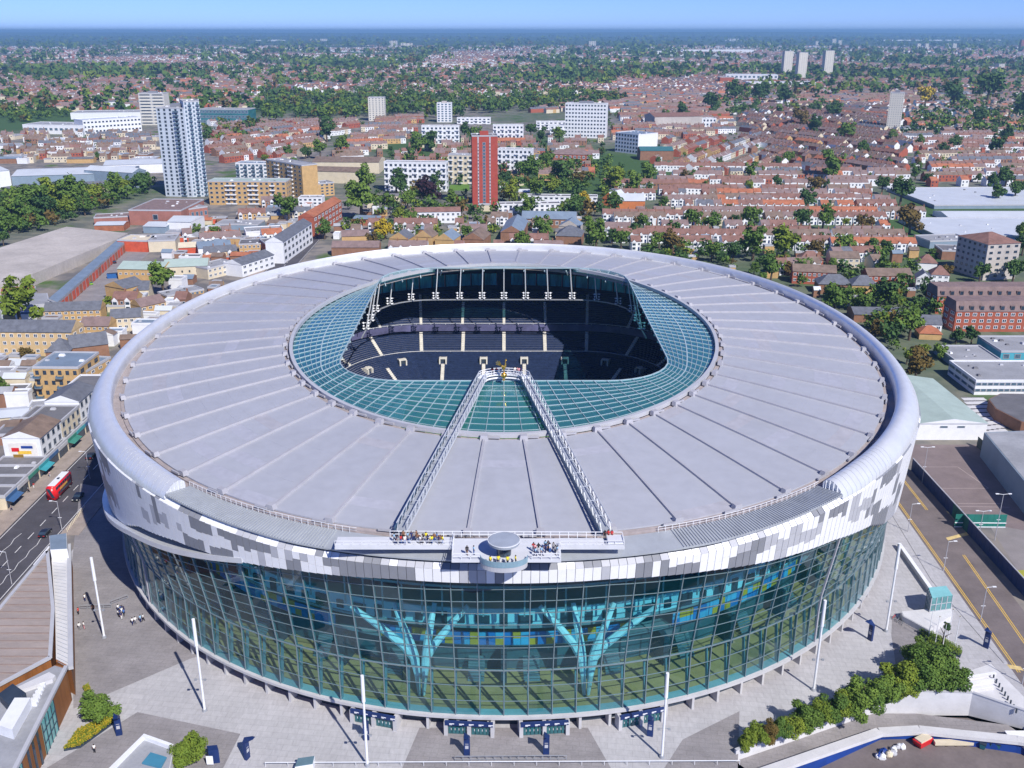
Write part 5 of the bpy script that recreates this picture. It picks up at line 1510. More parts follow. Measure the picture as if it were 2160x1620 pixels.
p1, p2 = spot(1895, 1155), spot(1965, 1255); t = thing('parapet_wall', 'low white parapet wall running down to the lift hut', 'wall', p1); mb = MB(); mb.bar((0, 0, .6), p2 - p1 + Vector((0, 0, .6)), .7, 1.2); mb.build('wall', M_CONC, t); mb = MB(); mb.bar((0, 0, 1.26), p2 - p1 + Vector((0, 0, 1.26)), .9, .12); mb.build('coping', M_CL0, t)
for k in range(5): p = spot(1958 + k * 14, 1345 + (k * 37 % 3) * 16); t = thing('flagpole', ('leftmost', 'second', 'middle', 'fourth', 'rightmost')[k] + ' slim white flagpole in the small planted bed', 'flagpole', p); mb = MB(); mb.tube((0, 0, 0), (0, 0, 7), .09, .05, 8); mb.build('pole', M_WHITE, t); mb = MB(); mb.tube((0, 0, 7), (0, 0, 7.2), .12, .02, 8); mb.build('finial', M_GOLD, t)
flowers('planted_bed', [(1935, 1335), (1960, 1335), (2030, 1375), (2025, 1388), (1965, 1365)], .3, .8, (('lime', 0), ('mid', 0)), 700, 'small planted bed with low green shrubs under the flagpoles')
p = spot(1988, 1365); tree(p.x, p.y, 6, 1.0, 'deep', 'narrow dark conifer in the bed under the flagpoles', None, 5, True)
sheet('pale_steps', [(2000, 1430), (2090, 1400), (2160, 1470), (2160, 1500), (2060, 1470)], .02, M_CONC)
for k in range(3): mb = MB(); a, b = spot(2030 + k * 4, 1462 - k * 14), spot(2095 + k * 2, 1452 - k * 14); t = thing('step_wall', ('lowest', 'middle', 'highest')[k] + ' white step wall right of the ramp planting', 'wall', a); mb.bar((0, 0, .3), b - a + Vector((0, 0, .3)), .5, .6); mb.build('wall', M_CONC, t); mb = MB(); mb.bar((0, 0, .63), b - a + Vector((0, 0, .63)), .6, .07); mb.build('coping', M_CL0, t)
# bicycles by the lift ramp
for k in range(3):
    p = spot(1885 + k * 9, 1305 + k * 6); t = thing('bicycle', ('leftmost', 'middle', 'rightmost')[k] + ' bicycle parked at the foot of the stair wall', 'bicycle', p, .6 + k * .2)
    for x in (-.5, .5):
        mb = MB()
        for j in range(12): a0, a1 = j * pi / 6, (j + 1) * pi / 6; mb.bar((x + .33 * cos(a0), 0, .35 + .33 * sin(a0)), (x + .33 * cos(a1), 0, .35 + .33 * sin(a1)), .05)
        mb.build('wheel', M_DARK, t)
    mb = MB(); mb.bar((-.5, 0, .35), (-.1, 0, .85), .05); mb.bar((-.1, 0, .85), (.4, 0, .85), .05); mb.bar((.4, 0, .85), (.5, 0, .35), .05); mb.bar((-.1, 0, .4), (.4, 0, .85), .05); mb.bar((-.5, 0, .35), (-.1, 0, .4), .05); mb.build('frame', M_RED if k == 0 else M_STEEL, t)
    mb = MB(); mb.box(-.25, .0, -.06, .06, .88, .94); mb.build('saddle', M_DARK, t)
# ================================================================ THE TOWN
def proj(x, y, z=0.0):
    zc = y * cos(PITCH) - (z - CAM_H) * sin(PITCH); vy = -(y * sin(PITCH) + (z - CAM_H) * cos(PITCH))
    return PPX + FPX * x / zc, PPY + FPX * vy / zc
KEEP = []                                         # footprints that houses and trees must leave free: (x, y, radius)
def keep(A, B, depth, m=3):
    A, B = Vector(A), Vector(B); d = (B - A); w = d.length; d.normalize(); n = Vector((-d.y, d.x, 0))
    k = max(1, int(w / max(6, depth)) + 1); j = max(1, int(depth / max(6, w)) + 1)
    for a in range(k):
        for b in range(j):
            p = A + d * w * (a + .5) / k + n * depth * (b + .5) / j; KEEP.append((p.x, p.y, max(w / k, depth / j) * .6 + m))
def gable_end_roof(w, d, z, r, m, wallm):
    mb = MB(); x = w / 2 + .3; a = [(-x, -.3, z), (x, -.3, z), (x, d + .3, z), (-x, d + .3, z)]; g = [(0, -.3, z + r), (0, d + .3, z + r)]
    mb.face([a[1], a[2], g[1], g[0]]); mb.face([a[3], a[0], g[0], g[1]]); mb.mi = 1; mb.face([a[0], a[1], g[0]]); mb.face([a[2], a[3], g[1]]); mb.mi = 0; mb.face([a[3], a[2], a[1], a[0]])
    return mb.mesh('roof', [m, wallm])
_building = building
def building(name, label, cat, A, B, depth, h, wall, roof, rt='flat', **k):
    keep(A, B, depth)
    if rt == 'end':
        rise = k.pop('rise', None) or (Vector(B) - Vector(A)).length * .12
        t = _building(name, label, cat, A, B, depth, h, wall, roof, 'gable', rise=.01, **k)
        for c in t.children:
            if c.name.startswith('roof'): c.data = gable_end_roof((Vector(B) - Vector(A)).length, depth, h, rise, roof, wall)
        return t
    if rt == 'mansard':
        rise = k.pop('rise', 3.2); t = _building(name, label, cat, A, B, depth, h, wall, roof, 'gable', rise=.01, **k); w = (Vector(B) - Vector(A)).length
        mb = MB(); x = w / 2 + .2
        mb.hexa([(-x, -.3, h), (x, -.3, h), (x, depth + .3, h), (-x, depth + .3, h), (-x + .2, 1.4, h + rise), (x - .2, 1.4, h + rise), (x - .2, depth - 1.4, h + rise), (-x + .2, depth - 1.4, h + rise)])
        for c in t.children:
            if c.name.startswith('roof'): c.data = mb.mesh('roof', roof)
        n = int(w / 4.2)
        for j in range(n):
            X = -w / 2 + w * (j + .5) / n; mb = MB(); mb.mi = 0; mb.box(X - .9, X + .9, -.1, 1.6, h + .5, h + 2.5); mb.mi = 1; mb.box(X - .75, X + .75, -.14, -.1, h + .7, h + 2.3); mb.build('dormer', [M_TILE_P, G_DARK], t)
        return t
    return _building(name, label, cat, A, B, depth, h, wall, roof, rt, **k)
W_, CR, YB, RB_, BB = M_WHITE, M_CREAM, M_BRICK_Y, M_BRICK_R, M_BRICK_B
M_GREYB = mat('tower_grey_cladding', (.50, .56, .64), .6, 0, .06, .3); M_PALEC = mat('tower_pale_concrete', (.62, .60, .54), .8, 0, .06, .3); M_TEALG = mat('teal_curtain_wall', (.03, .16, .19), .15, 0, .25, .1, spec=.6)
M_BLUEW = mat('blue_grey_cladding', (.22, .29, .37), .6, 0, .08, .2); M_GREENR = mat('pale_green_roof', (.36, .45, .42), .7, 0, .08, .2); M_SALM = mat('orange_red_doors', (.55, .10, .05), .6, 0, .2, .4); M_RUSTW = mat('rust_brick', (.34, .15, .12), .85, 0, .12, .2, fine=.15); M_TAN = mat('tan_concrete_roof', (.46, .425, .40), .85, 0, .14, .05, fine=.2, joint=16.0, jrot=.7)
# --- landmark towers and slabs -----------------------------------------------------------------
T = []
A, B = spot(350, 414), spot(408, 416)
tw = building('residential_tower', 'tall grey-blue residential tower with rows of balconies', 'tower', A, B, 24, height_at((A + B) / 2, 228), M_GREYB, M_FLATG, floors=23, cols=5, win=WIN_S, ww=.42, wh=.66, sides=4, balc='d', bcols=(3,), plant=True)
A, B = spot(408, 416), spot(440, 414)
building('residential_tower', 'pale taller half of the grey residential tower', 'tower', A, B, 24, height_at((A + B) / 2, 214), M_GREYB, M_FLATG, floors=24, cols=4, win=WIN_B, ww=.5, wh=.62, balc='d', bcols=(1, 3))
M_REDT = mat('deep_red_brick', (.36, .07, .05), .85, 0, .1, .3, fine=.15)
A, B = spot(997, 440), spot(1050, 439.4)
H_ = height_at((A + B) / 2, 287)
rt_ = building('red_brick_tower', 'tall slim red brick tower block with white strips', 'tower', A, B, 17, H_, M_REDT, M_FLATD, plant=M_REDT)
w = (B - A).length
for x, ww_, m in ((-.26, .036, M_CL1), (.2, .036, M_CL1)):
    mb = MB(); mb.box(x * w - ww_ * w * .7, x * w + ww_ * w * .7, -.12, .02, 2, H_ - .5); st_ = mb.build('white_strip', m, rt_)
    for f in range(19): inst('window', WIN_D, st_, (x * w, -.16, 4 + f * (H_ - 7) / 19), 0, (.55, 1, .9))
for f in range(19): inst('window', WIN_B, rt_, (-.03 * w, -.05, 4 + f * (H_ - 7) / 19), 0, (w * .12, 1.5, (H_ - 7) / 19 * .86))
SL = [  # white council slabs: name, label, px front line, top, depth, floors, cols
    (812, 403, 942, 405, 343, 'long white slab block left of the red tower', 5, 13), (946, 388, 998, 389, 327, 'white slab block touching the left side of the red tower', 5, 5), (1050, 360, 1121, 362, 315, 'white slab block just right of the red tower', 4, 8),
    (890, 306, 969, 306, 266, 'white slab block behind the long white slab', 4, 9), (1040, 304, 1104, 304, 264, 'white slab block behind the red tower to the right', 4, 8), (964, 262, 1035, 262, 249, 'low far white slab above the red tower', 2, 8),
    (1131, 275, 1203, 275, 257, 'low white slab left of the big white office slab', 3, 8), (1160, 290, 1234, 290, 265, 'low white slab in front of the big white office slab', 3, 8)]
for xl, yl, xr, yr, yt, l, f, c in SL: bpx('slab_block', l, 'apartment block', xl, yl, xr, yr, yt, 11, W_ if 'touch' not in l else CR, M_FLATG, floors=f, cols=c, win=WIN_S, ww=.55, wh=.45, sides=1, balc='w', bcols=range(0, c, 2))
bpx('office_slab', 'big white office slab with many window rows and rooftop letters', 'office block', 1191, 290, 1277, 292, 219, 16, W_, M_FLATG, floors=9, cols=13, win=WIN_S, ww=.6, wh=.45, plant=True)
bpx('office_block', 'white corner office block with dark square windows', 'office block', 1297, 320, 1345, 326, 282, 30, W_, M_BLUEROOF, floors=5, cols=8, win=WIN_D, ww=.5, wh=.5, sides=6)
bpx('tower_block', 'white tower block standing in front of the green wood', 'tower', 778, 255, 812, 255, 206, 18, M_PALEC, M_FLATG, floors=11, cols=5, win=WIN_S, ww=.4, wh=.4, sides=3)
bpx('tower_block', 'brown and white office tower with a dark slanted side', 'tower', 922, 258, 953, 258, 218, 20, W_, M_FLATG, floors=8, cols=4, win=WIN_B, ww=.6, wh=.6, plant=M_TAN)
bpx('tower_block', 'pale tower block with small square windows right of the terraces', 'tower', 1868, 277, 1897, 278, 196, 22, M_PALEC, M_FLATG, floors=17, cols=6, win=WIN_S, ww=.34, wh=.32, sides=4, plant=True)
for k, (x0, x1, y0, y1, l) in enumerate(((1651, 1669, 163, 108, 'leftmost of the three distant cream towers'), (1681, 1699, 172, 111, 'middle of the three distant cream towers, slightly nearer'), (1737, 1755, 161, 107, 'rightmost of the three distant cream towers'))):
    bpx('tower_block', l, 'tower', x0, y0, x1, y0, y1, 26, M_PALEC, M_FLATG, floors=22, cols=4, win=WIN_S, ww=.22, wh=.25)
bpx('office_tower', 'white striped office tower behind the grey residential tower', 'tower', 299, 264, 352, 264, 197, 22, M_PALEC, M_FLATG, floors=10, cols=2, win=WIN_S, ww=.92, wh=.42, plant=True)
bpx('glass_office', 'long low teal glass office building beside the grey tower', 'office block', 421, 262, 526, 263, 231, 30, M_TEALG, M_FLATG, floors=3, cols=14, win=WIN_B, ww=.8, wh=.6)
for x0, x1, y0, y1, l in ((655, 668, 90, 82, 'left one of two tiny white slabs on the far left skyline'), (676, 690, 90, 82, 'right one of two tiny white slabs on the far left skyline'), (846, 870, 106, 91, 'white block cluster on the far horizon plain'), (822, 838, 99, 86, 'small grey tower left of the far white block cluster'), (1242, 1257, 98, 87, 'tiny white twin tower on the horizon'), (1221, 1230, 138, 119, 'small cream tower among distant houses'), (1617, 1625, 102, 91, 'tiny white tower left of the three cream towers'), (1934, 1941, 106, 92, 'leftmost tiny pale tower on the right horizon'), (1951, 1958, 106, 92, 'second tiny pale tower on the right horizon'), (1993, 2000, 104, 92, 'third tiny pale tower on the right horizon'), (2009, 2017, 104, 92, 'fourth tiny pale tower on the right horizon'), (2106, 2118, 148, 135, 'small white block near the right edge'), (2152, 2164, 108, 84, 'dark red tower at the right edge of the horizon'), (1720, 1726, 97, 87, 'tiny tower left of the far tower group'), (1755, 1763, 95, 82, 'tallest tiny tower of the far tower group'), (1768, 1775, 97, 85, 'right tiny tower of the far tower group')):
    bpx('distant_tower', l, 'tower', x0, y0, x1, y0, y1, 30, M_PALEC if 'red' not in l else M_BRICK_R, M_FLATG, floors=6, cols=3, win=WIN_S, ww=.5, wh=.4)
# --- yellow apartments, stores, warehouses on the left ------------------------------------------
L_ = [
 ('apartment_block', 'yellow brick apartment block with white balconies below the grey tower', 'apartment block', 443, 432, 607, 433, 383, 16, YB, M_GREENR, dict(floors=5, cols=14, win=WIN_S, ww=.5, wh=.5, sides=3, balc='w', bcols=(3, 4, 7, 8, 11))),
 ('apartment_block', 'taller yellow apartment block behind the balconied one', 'apartment block', 566, 404, 641, 420, 343, 14, YB, M_FLATG, dict(floors=8, cols=8, win=WIN_S, ww=.45, wh=.5, balc='w', bcols=(2, 5))),
 ('apartment_block', 'pale blue-white apartment block behind the yellow flats', 'apartment block', 500, 385, 566, 386, 345, 14, W_, M_BLUEROOF, dict(floors=5, cols=8, win=WIN_B, ww=.7, wh=.5, balc='d', bcols=(0, 2, 4, 6))),
 ('apartment_block', 'small yellow brick flats right of the yellow apartment group', 'apartment block', 645, 418, 706, 412, 388, 14, YB, M_FLATG, dict(floors=4, cols=6, win=WIN_S, sides=2)),
 ('apartment_block', 'flat tan and white low block below the small yellow flats', 'building', 630, 434, 680, 434, 418, 12, W_, M_FLATG, dict(floors=2, cols=5, win=WIN_S)),
 ('superstore', 'large dark red brick store with plum flat roof', 'store', 275, 475, 385, 476, 444, 45, M_RUSTW, M_TILE_P, dict(floors=1, cols=1, win=WIN_S, ww=.1, wh=.4)),
 ('superstore', 'rust brick store wing with blue and pink awnings', 'store', 385, 470, 440, 462, 440, 34, M_RUSTW, M_FLATG, dict(floors=1, cols=6, win=WIN_B, ww=.6, wh=.4)),
 ('store_annexe', 'low plum-roofed annexe left of the red brick store', 'store', 200, 476, 285, 472, 458, 14, M_RUSTW, M_TILE_P, {}),
 ('warehouse', 'long blue-grey warehouse with white ribbed roof at the left', 'warehouse', 28, 398, 283, 390, 368, 46, M_BLUEW, M_WROOF, dict(rt='gable', rise=2.5)),
 ('warehouse', 'blue-grey gabled warehouse end facing right', 'warehouse', 283, 398, 312, 392, 362, 50, M_BLUEW, M_WROOF, dict(rt='end', rise=3)),
 ('warehouse', 'white roofed warehouse behind the long blue-grey one', 'warehouse', 220, 368, 345, 364, 347, 40, W_, M_WROOF, dict(rt='gable', rise=2)),
 ('warehouse', 'white and green warehouse at the left edge', 'warehouse', -40, 405, 26, 398, 362, 50, W_, M_WROOF, dict(rt='gable', rise=2)),
 ('depot', 'wide white depot with curved grey roof at the far left', 'warehouse', 50, 282, 180, 284, 264, 40, W_, M_FLATG, dict(floors=1, cols=12, win=WIN_B, ww=.6, wh=.3)),
 ('depot', 'white three-storey office depot left of the striped tower', 'office block', 178, 284, 300, 276, 251, 30, W_, M_WROOF, dict(floors=3, cols=16, win=WIN_S, ww=.6, wh=.4)),
 ('depot', 'pale flat roofed depot behind the white office depot', 'warehouse', 150, 252, 300, 250, 238, 50, W_, M_FLATG, {}),
 ('house', 'tan brick house pair at the left before the warehouse', 'house', 20, 420, 75, 412, 400, 12, CR, M_SLATE, dict(rt='gable', rise=3)), ('house', 'tan brick houses beside the green bank', 'house', 95, 412, 235, 404, 394, 11, CR, M_SLATE, dict(rt='gable', rise=3)),
 ('trading_unit', 'white roofed unit with orange wall near the open depot floor', 'workshop', 200, 488, 262, 487, 475, 14, M_TILE_O, M_WROOF, dict(rt='gable', rise=1)),
 ('trading_unit', 'white and blue trading unit', 'workshop', 303, 492, 352, 493, 478, 18, M_BLUEW, M_WROOF, dict(rt='gable', rise=1.5)), ('trading_unit', 'white trading unit with blue end wall', 'workshop', 355, 490, 405, 491, 468, 22, W_, M_WROOF, dict(rt='gable', rise=2)),
 ('trading_unit', 'flat grey trading unit with red shopfront', 'workshop', 250, 530, 312, 532, 508, 16, M_SALM, M_CREAM, {}), ('trading_unit', 'grey trading unit right of the red shopfront', 'workshop', 315, 532, 372, 530, 508, 18, CR, M_FLATG, {}),
 ('trading_unit', 'small pink and red roofed unit', 'workshop', 378, 540, 418, 538, 522, 12, M_SALM, M_CREAM, dict(rt='gable', rise=2)), ('trading_unit', 'blue roofed white unit before the red one', 'workshop', 420, 545, 490, 540, 522, 16, W_, M_BLUEROOF, dict(rt='gable', rise=2.5)),
 ('shop_terrace', 'yellow brick flat-roofed shops behind the roof rim', 'shops', 506, 540, 560, 538, 515, 14, YB, M_FLATD, dict(floors=2, cols=6, win=WIN_W)), ('shop_terrace', 'red brick corner shops behind the roof rim', 'shops', 562, 545, 612, 540, 512, 14, RB_, M_FLATD, dict(floors=3, cols=6, win=WIN_W)),
 ('shop_terrace', 'white low shop unit near the high street bend', 'shops', 520, 505, 600, 500, 488, 16, W_, M_FLATG, {}), ('shop_terrace', 'grey long low shed beside the car park', 'workshop', 455, 485, 545, 486, 474, 16, M_BLUEW, M_FLATG, {}),
 ('brick_hall', 'long yellow brick hall with pale green roof beside the yard', 'building', 250, 590, 345, 592, 568, 16, YB, M_GREENR, dict(rt='gable', rise=2.5, floors=1, cols=8, win=WIN_W, ww=.5, wh=.2)), ('brick_hall', 'right half of the long yellow brick hall', 'building', 347, 588, 440, 584, 562, 16, M_CREAM, M_GREENR, dict(rt='gable', rise=2.5, floors=1, cols=6, win=WIN_D, ww=.2, wh=.2)),
 ('brick_house', 'yellow brick house with slate gable near the yard', 'house', 225, 632, 268, 640, 606, 12, YB, M_SLATE, dict(rt='end', rise=3)), ('brick_house', 'slate-roofed white-fronted house by the round tree', 'house', 268, 636, 316, 634, 612, 12, CR, M_SLATE, dict(rt='gable', rise=3, floors=1, cols=4)),
 ('shop_terrace', 'white low shop row near the rim', 'shops', 440, 590, 500, 575, 560, 12, CR, M_FLATG, dict(floors=2, cols=6)), ('shop_terrace', 'white gabled shop row near the rim', 'shops', 512, 585, 580, 562, 548, 12, W_, M_SLATE, dict(rt='gable', rise=2.5, floors=2, cols=6)),
 ('brick_house', 'yellow brick terrace with plum roof', 'house', 172, 712, 232, 712, 688, 9, YB, M_TILE_P, dict(rt='gable', rise=3, floors=2, cols=5)), ('brick_house', 'cream terrace with slate roof near the rim', 'house', 236, 700, 300, 696, 670, 9, CR, M_SLATE, dict(rt='gable', rise=3, floors=2, cols=5)),
 ('brick_house', 'slate-roofed yellow terrace left of the cream one', 'house', 95, 680, 215, 676, 655, 9, YB, M_SLATE, dict(rt='gable', rise=3, floors=2, cols=9)), ('brick_house', 'plum roofed yellow house close to the rim', 'house', 300, 672, 352, 660, 642, 9, YB, M_TILE_P, dict(rt='gable', rise=3, floors=2, cols=4)),
 ('brick_house', 'flat-roofed yellow building with blue strip windows by the rim', 'house', 355, 645, 432, 630, 618, 10, YB, M_FLATG, dict(floors=2, cols=8, win=WIN_B)),
 ('apartment_block', 'long cream brick flats with slate roof at the left edge', 'apartment block', -60, 750, 158, 752, 700, 11, mat('pale_yellow_brick', (.60, .44, .24), .85, 0, .1, .4, fine=.15), M_SLATE, dict(rt='gable', rise=3.5, floors=3, cols=13, win=WIN_W, ww=.45, wh=.45, sides=2)),
 ('apartment_block', 'yellow-orange brick apartment house with dark balconies by the stadium', 'apartment block', 80, 842, 175, 843, 776, 17, YB, M_BLUEROOF, dict(floors=3, cols=6, win=WIN_D, ww=.45, wh=.4, sides=3, balc='d', bcols=(0, 3))),
 ('apartment_block', 'orange brick rear wing of the yellow apartment house', 'apartment block', 178, 838, 240, 800, 772, 15, M_BRICK_Y, M_BLUEROOF, dict(floors=3, cols=4, win=WIN_W, ww=.45, wh=.4)),
 ('slate_house', 'slate-roofed house behind the yellow apartment house', 'house', 100, 770, 150, 768, 742, 10, BB, M_SLATE, dict(rt='hip', rise=4)), ('slate_house', 'second slate-roofed house behind the apartment house', 'house', 152, 762, 232, 752, 730, 10, BB, M_SLATE, dict(rt='gable', rise=4)),
 ('yard_shed', 'flat brown workshop roof left of the white terrace', 'workshop', 45, 905, 130, 905, 885, 12, BB, M_FLATD, {}), ('yard_shed', 'white tin roofed shed in the back yards', 'workshop', -20, 900, 60, 893, 880, 9, CR, M_WROOF, dict(rt='gable', rise=1)), ('yard_shed', 'dark flat workshop roof behind the mural wall', 'workshop', -10, 940, 85, 938, 918, 14, BB, M_FLATD, {}),
 ('yard_shed', 'grey flat roof above the shop terrace', 'workshop', 130, 870, 185, 862, 846, 10, CR, M_FLATD, {}), ('yard_shed', 'small brick shed in the back yards', 'workshop', 0, 925, 40, 922, 905, 8, BB, M_TILE_B, dict(rt='gable', rise=1.5)), ('yard_shed', 'small flat white shed beside the parked red car', 'workshop', 60, 880, 110, 876, 862, 8, W_, M_FLATG, {}),
]
for n, l, c, xl, yl, xr, yr, yt, d, wl, rf, k in L_: bpx(n, l, c, xl, yl, xr, yr, yt, d, wl, rf, **k)
# big open depot floor and its row of red doors
dp = top_block('retail_depot', 'huge flat pale concrete depot roof at the left edge', 'warehouse', [(0, 600), (40, 590), (245, 505), (270, 492), (140, 478), (-120, 560), (-120, 640)], 6, M_TAN, M_TAN)
for p in ((100, 540), (180, 510), (0, 600), (-60, 600), (60, 570)): q = spot(*p); KEEP.append((q.x, q.y, 45))
rw = top_block('lockup_row', 'row of lock-up units with red doors beside the depot', 'workshop', [(100, 632), (118, 640), (262, 512), (248, 505)], 5.5, M_FLATG, M_BLUEROOF)
A, B = spot(120, 642, 0), spot(262, 516, 0); dd = (B - A).normalized(); nn = Vector((dd.y, -dd.x, 0)); cz = Vector(rw.location); A2, B2 = spot(118, 640, 5.5), spot(262, 512, 5.5)
for k in range(22):
    p = A2.lerp(B2, (k + .5) / 22) + nn * .1 - cz; p.z = 2.3; mb = MB(); mb.bar(p - dd * 2.3, p + dd * 2.3, .12, 4.2); mb.build('red_door', M_SALM if k % 3 else M_TILE_O, rw)
KEEP.append((A.x, A.y, 25)); KEEP.append(((A.x + B.x) / 2, (A.y + B.y) / 2, 40)); KEEP.append((B.x, B.y, 30))
sheet('lockup_yard', [(125, 645), (270, 512), (330, 520), (250, 590), (205, 650)], .01, M_PLAZAD)
mb = MB(); top_block('orange_unit', 'low unit with an orange roof in front of the depot', 'workshop', [(0, 612), (5, 606), (75, 604), (70, 617), (0, 622)], 5, W_, M_TILE_O); top_block('grey_unit', 'grey flat units below the orange roof', 'workshop', [(-40, 640), (0, 622), (100, 618), (105, 640), (0, 650)], 5, M_CL1, M_FLATG)
for px, py, rz, c, v, l in ((205, 577, 2.3, 'white', True, 'white van beside the red lock-up doors'), (192, 588, 2.3, 'blue', True, 'blue van beside the red lock-up doors'), (180, 602, 2.3, 'white', False, 'white car in the lock-up yard'), (190, 600, 2.3, 'green', False, 'bright green car in the lock-up yard'), (168, 608, 2.3, 'black', False, 'black car in the lock-up yard'), (240, 555, 2.3, 'black', False, 'black car at the top of the lock-up yard'), (10, 845, .4, 'white', False, 'white car parked in the back yard at the left edge'), (34, 841, .2, 'red', False, 'red car parked in the back yard'), (262, 640, 1.4, 'black', False, 'left black car parked beside the slate roofed house'), (280, 642, 1.4, 'black', False, 'right black car parked beside the slate roofed house'), (355, 645, 1, 'blue', False, 'blue car parked near the roof rim')):
    p = spot(px, py); car(p.x, p.y, rz, c, l, z=.02, van=v)
p = spot(240, 586); t = thing('skip_container', 'blue open container in the lock-up yard', 'container', p, .3); mb = MB(); mb.hexa([(-3, -1.2, 0), (3, -1.2, 0), (3, 1.2, 0), (-3, 1.2, 0), (-3.2, -1.3, 2.4), (3.2, -1.3, 2.4), (3.2, 1.3, 2.4), (-3.2, 1.3, 2.4)]); mb.build('container_body', mat('container_blue', (.03, .12, .35), .5), t); mb = MB(); mb.box(-2.9, 2.9, -1.1, 1.1, 2.35, 2.5); mb.build('container_load', M_DARK, t)
# white shop terrace on the high street, with a mural on its end wall
for k in range(4):
    A, B = Vector((-136, 262 + k * 14.1, 0)), Vector((-136, 262 + k * 14.1 + 13.9, 0)); hh_ = (10, 9.2, 10.6, 9.6)[k]
    o_ = building('shop_terrace', ('nearest white house of the shop terrace, with a mural on its end', 'second white house of the shop terrace beside the stadium', 'third and tallest white house of the shop terrace beside the stadium', 'farthest white house of the shop terrace beside the stadium')[k], 'shops', A, B, 11, hh_, (W_, CR, W_, W_)[k], (M_TILE_B, M_FLATD, M_SLATE, M_FLATD)[k], rt=('gable', 'flat', 'gable', 'flat')[k], rise=2.2 if k % 2 == 0 else None, floors=3, cols=4, win=WIN_S, ww=.5, wh=.6)
    if k == 0: tr_ = o_
mb = MB(); mb.box(-7.05, -6.97, 1.2, 9.5, 1.5, 8.5); mu = mb.build('end_wall_mural', mat('mural_white', (.72, .70, .66), .7), tr_)
for k, (y, z, ww_, hh, m) in enumerate(((2, 2.5, 3, 1.2, M_RED), (5.5, 3.5, 3, 1.4, M_GOLD), (3, 5, 4, 1.0, M_LINEY), (6.5, 5.8, 2.2, 1.2, M_RED), (2.4, 6.8, 3.4, .8, M_BLUE))): mb = MB(); mb.box(-7.11, -7.06, y, y + ww_, z, z + hh); mb.build('mural_patch', m, mu)
for k in range(12):
    y = 236 + k * 6.6; m = (mat('shop_blue', (.05, .12, .26), .6), M_CL1, mat('shop_green', (.05, .22, .17), .6), mat('shop_teal', (.05, .3, .35), .5))[k % 4]
    t = building('shopfront', ('blue', 'white', 'green', 'teal')[k % 4] + ' fronted shop number ' + str(k + 1) + ' from the near end of the high street parade' if 0 else ('blue', 'white', 'green', 'teal')[k % 4] + '-signed low shop in the ' + ('near', 'middle', 'far')[k // 4] + ' part of the high street parade', 'shop', Vector((-134.6, y, 0)), Vector((-134.6, y + 6.4, 0)), 5 if y > 258 else 13, 3.9, CR, M_FLATD)
    mb = MB(); mb.box(-3.1, 3.1, -.3, -.0, 2.7, 3.7); mb.build('shop_sign', m, t); mb = MB(); mb.box(-2.8, 2.8, -.12, -.02, .3, 2.6); mb.build('shop_window', G_DARK, t)
    if k % 3: continue
    mb = MB(); mb.hexa([(-3, -2.0, 2.2), (3, -2.0, 2.2), (3, -.3, 2.7), (-3, -.3, 2.7), (-3, -2.0, 2.28), (3, -2.0, 2.28), (3, -.3, 2.78), (-3, -.3, 2.78)]); mb.build('awning', m, t)
for k, (y0, y1, h_, wl, l) in enumerate(((205, 217, 8, YB, 'yellow brick shop building at the left edge by the high street'), (218, 234, 6.5, CR, 'flat-roofed cream shop building across from the bus'), (190, 204, 6, BB, 'brown brick shop building at the left edge below the bus'), (176, 189, 6.5, CR, 'cream shop building at the left edge by the road'))):
    t = building('shop_building', l, 'shops', Vector((-136, y0, 0)), Vector((-136, y1, 0)), 14, h_, wl, M_FLATD, floors=2, cols=4, win=WIN_W); mb = MB(); mb.box(-5, 5, -.25, .0, 2.6, 3.5); mb.build('shop_sign', (M_BLUE, M_RED, M_NAVY, M_LINEY)[k], t)
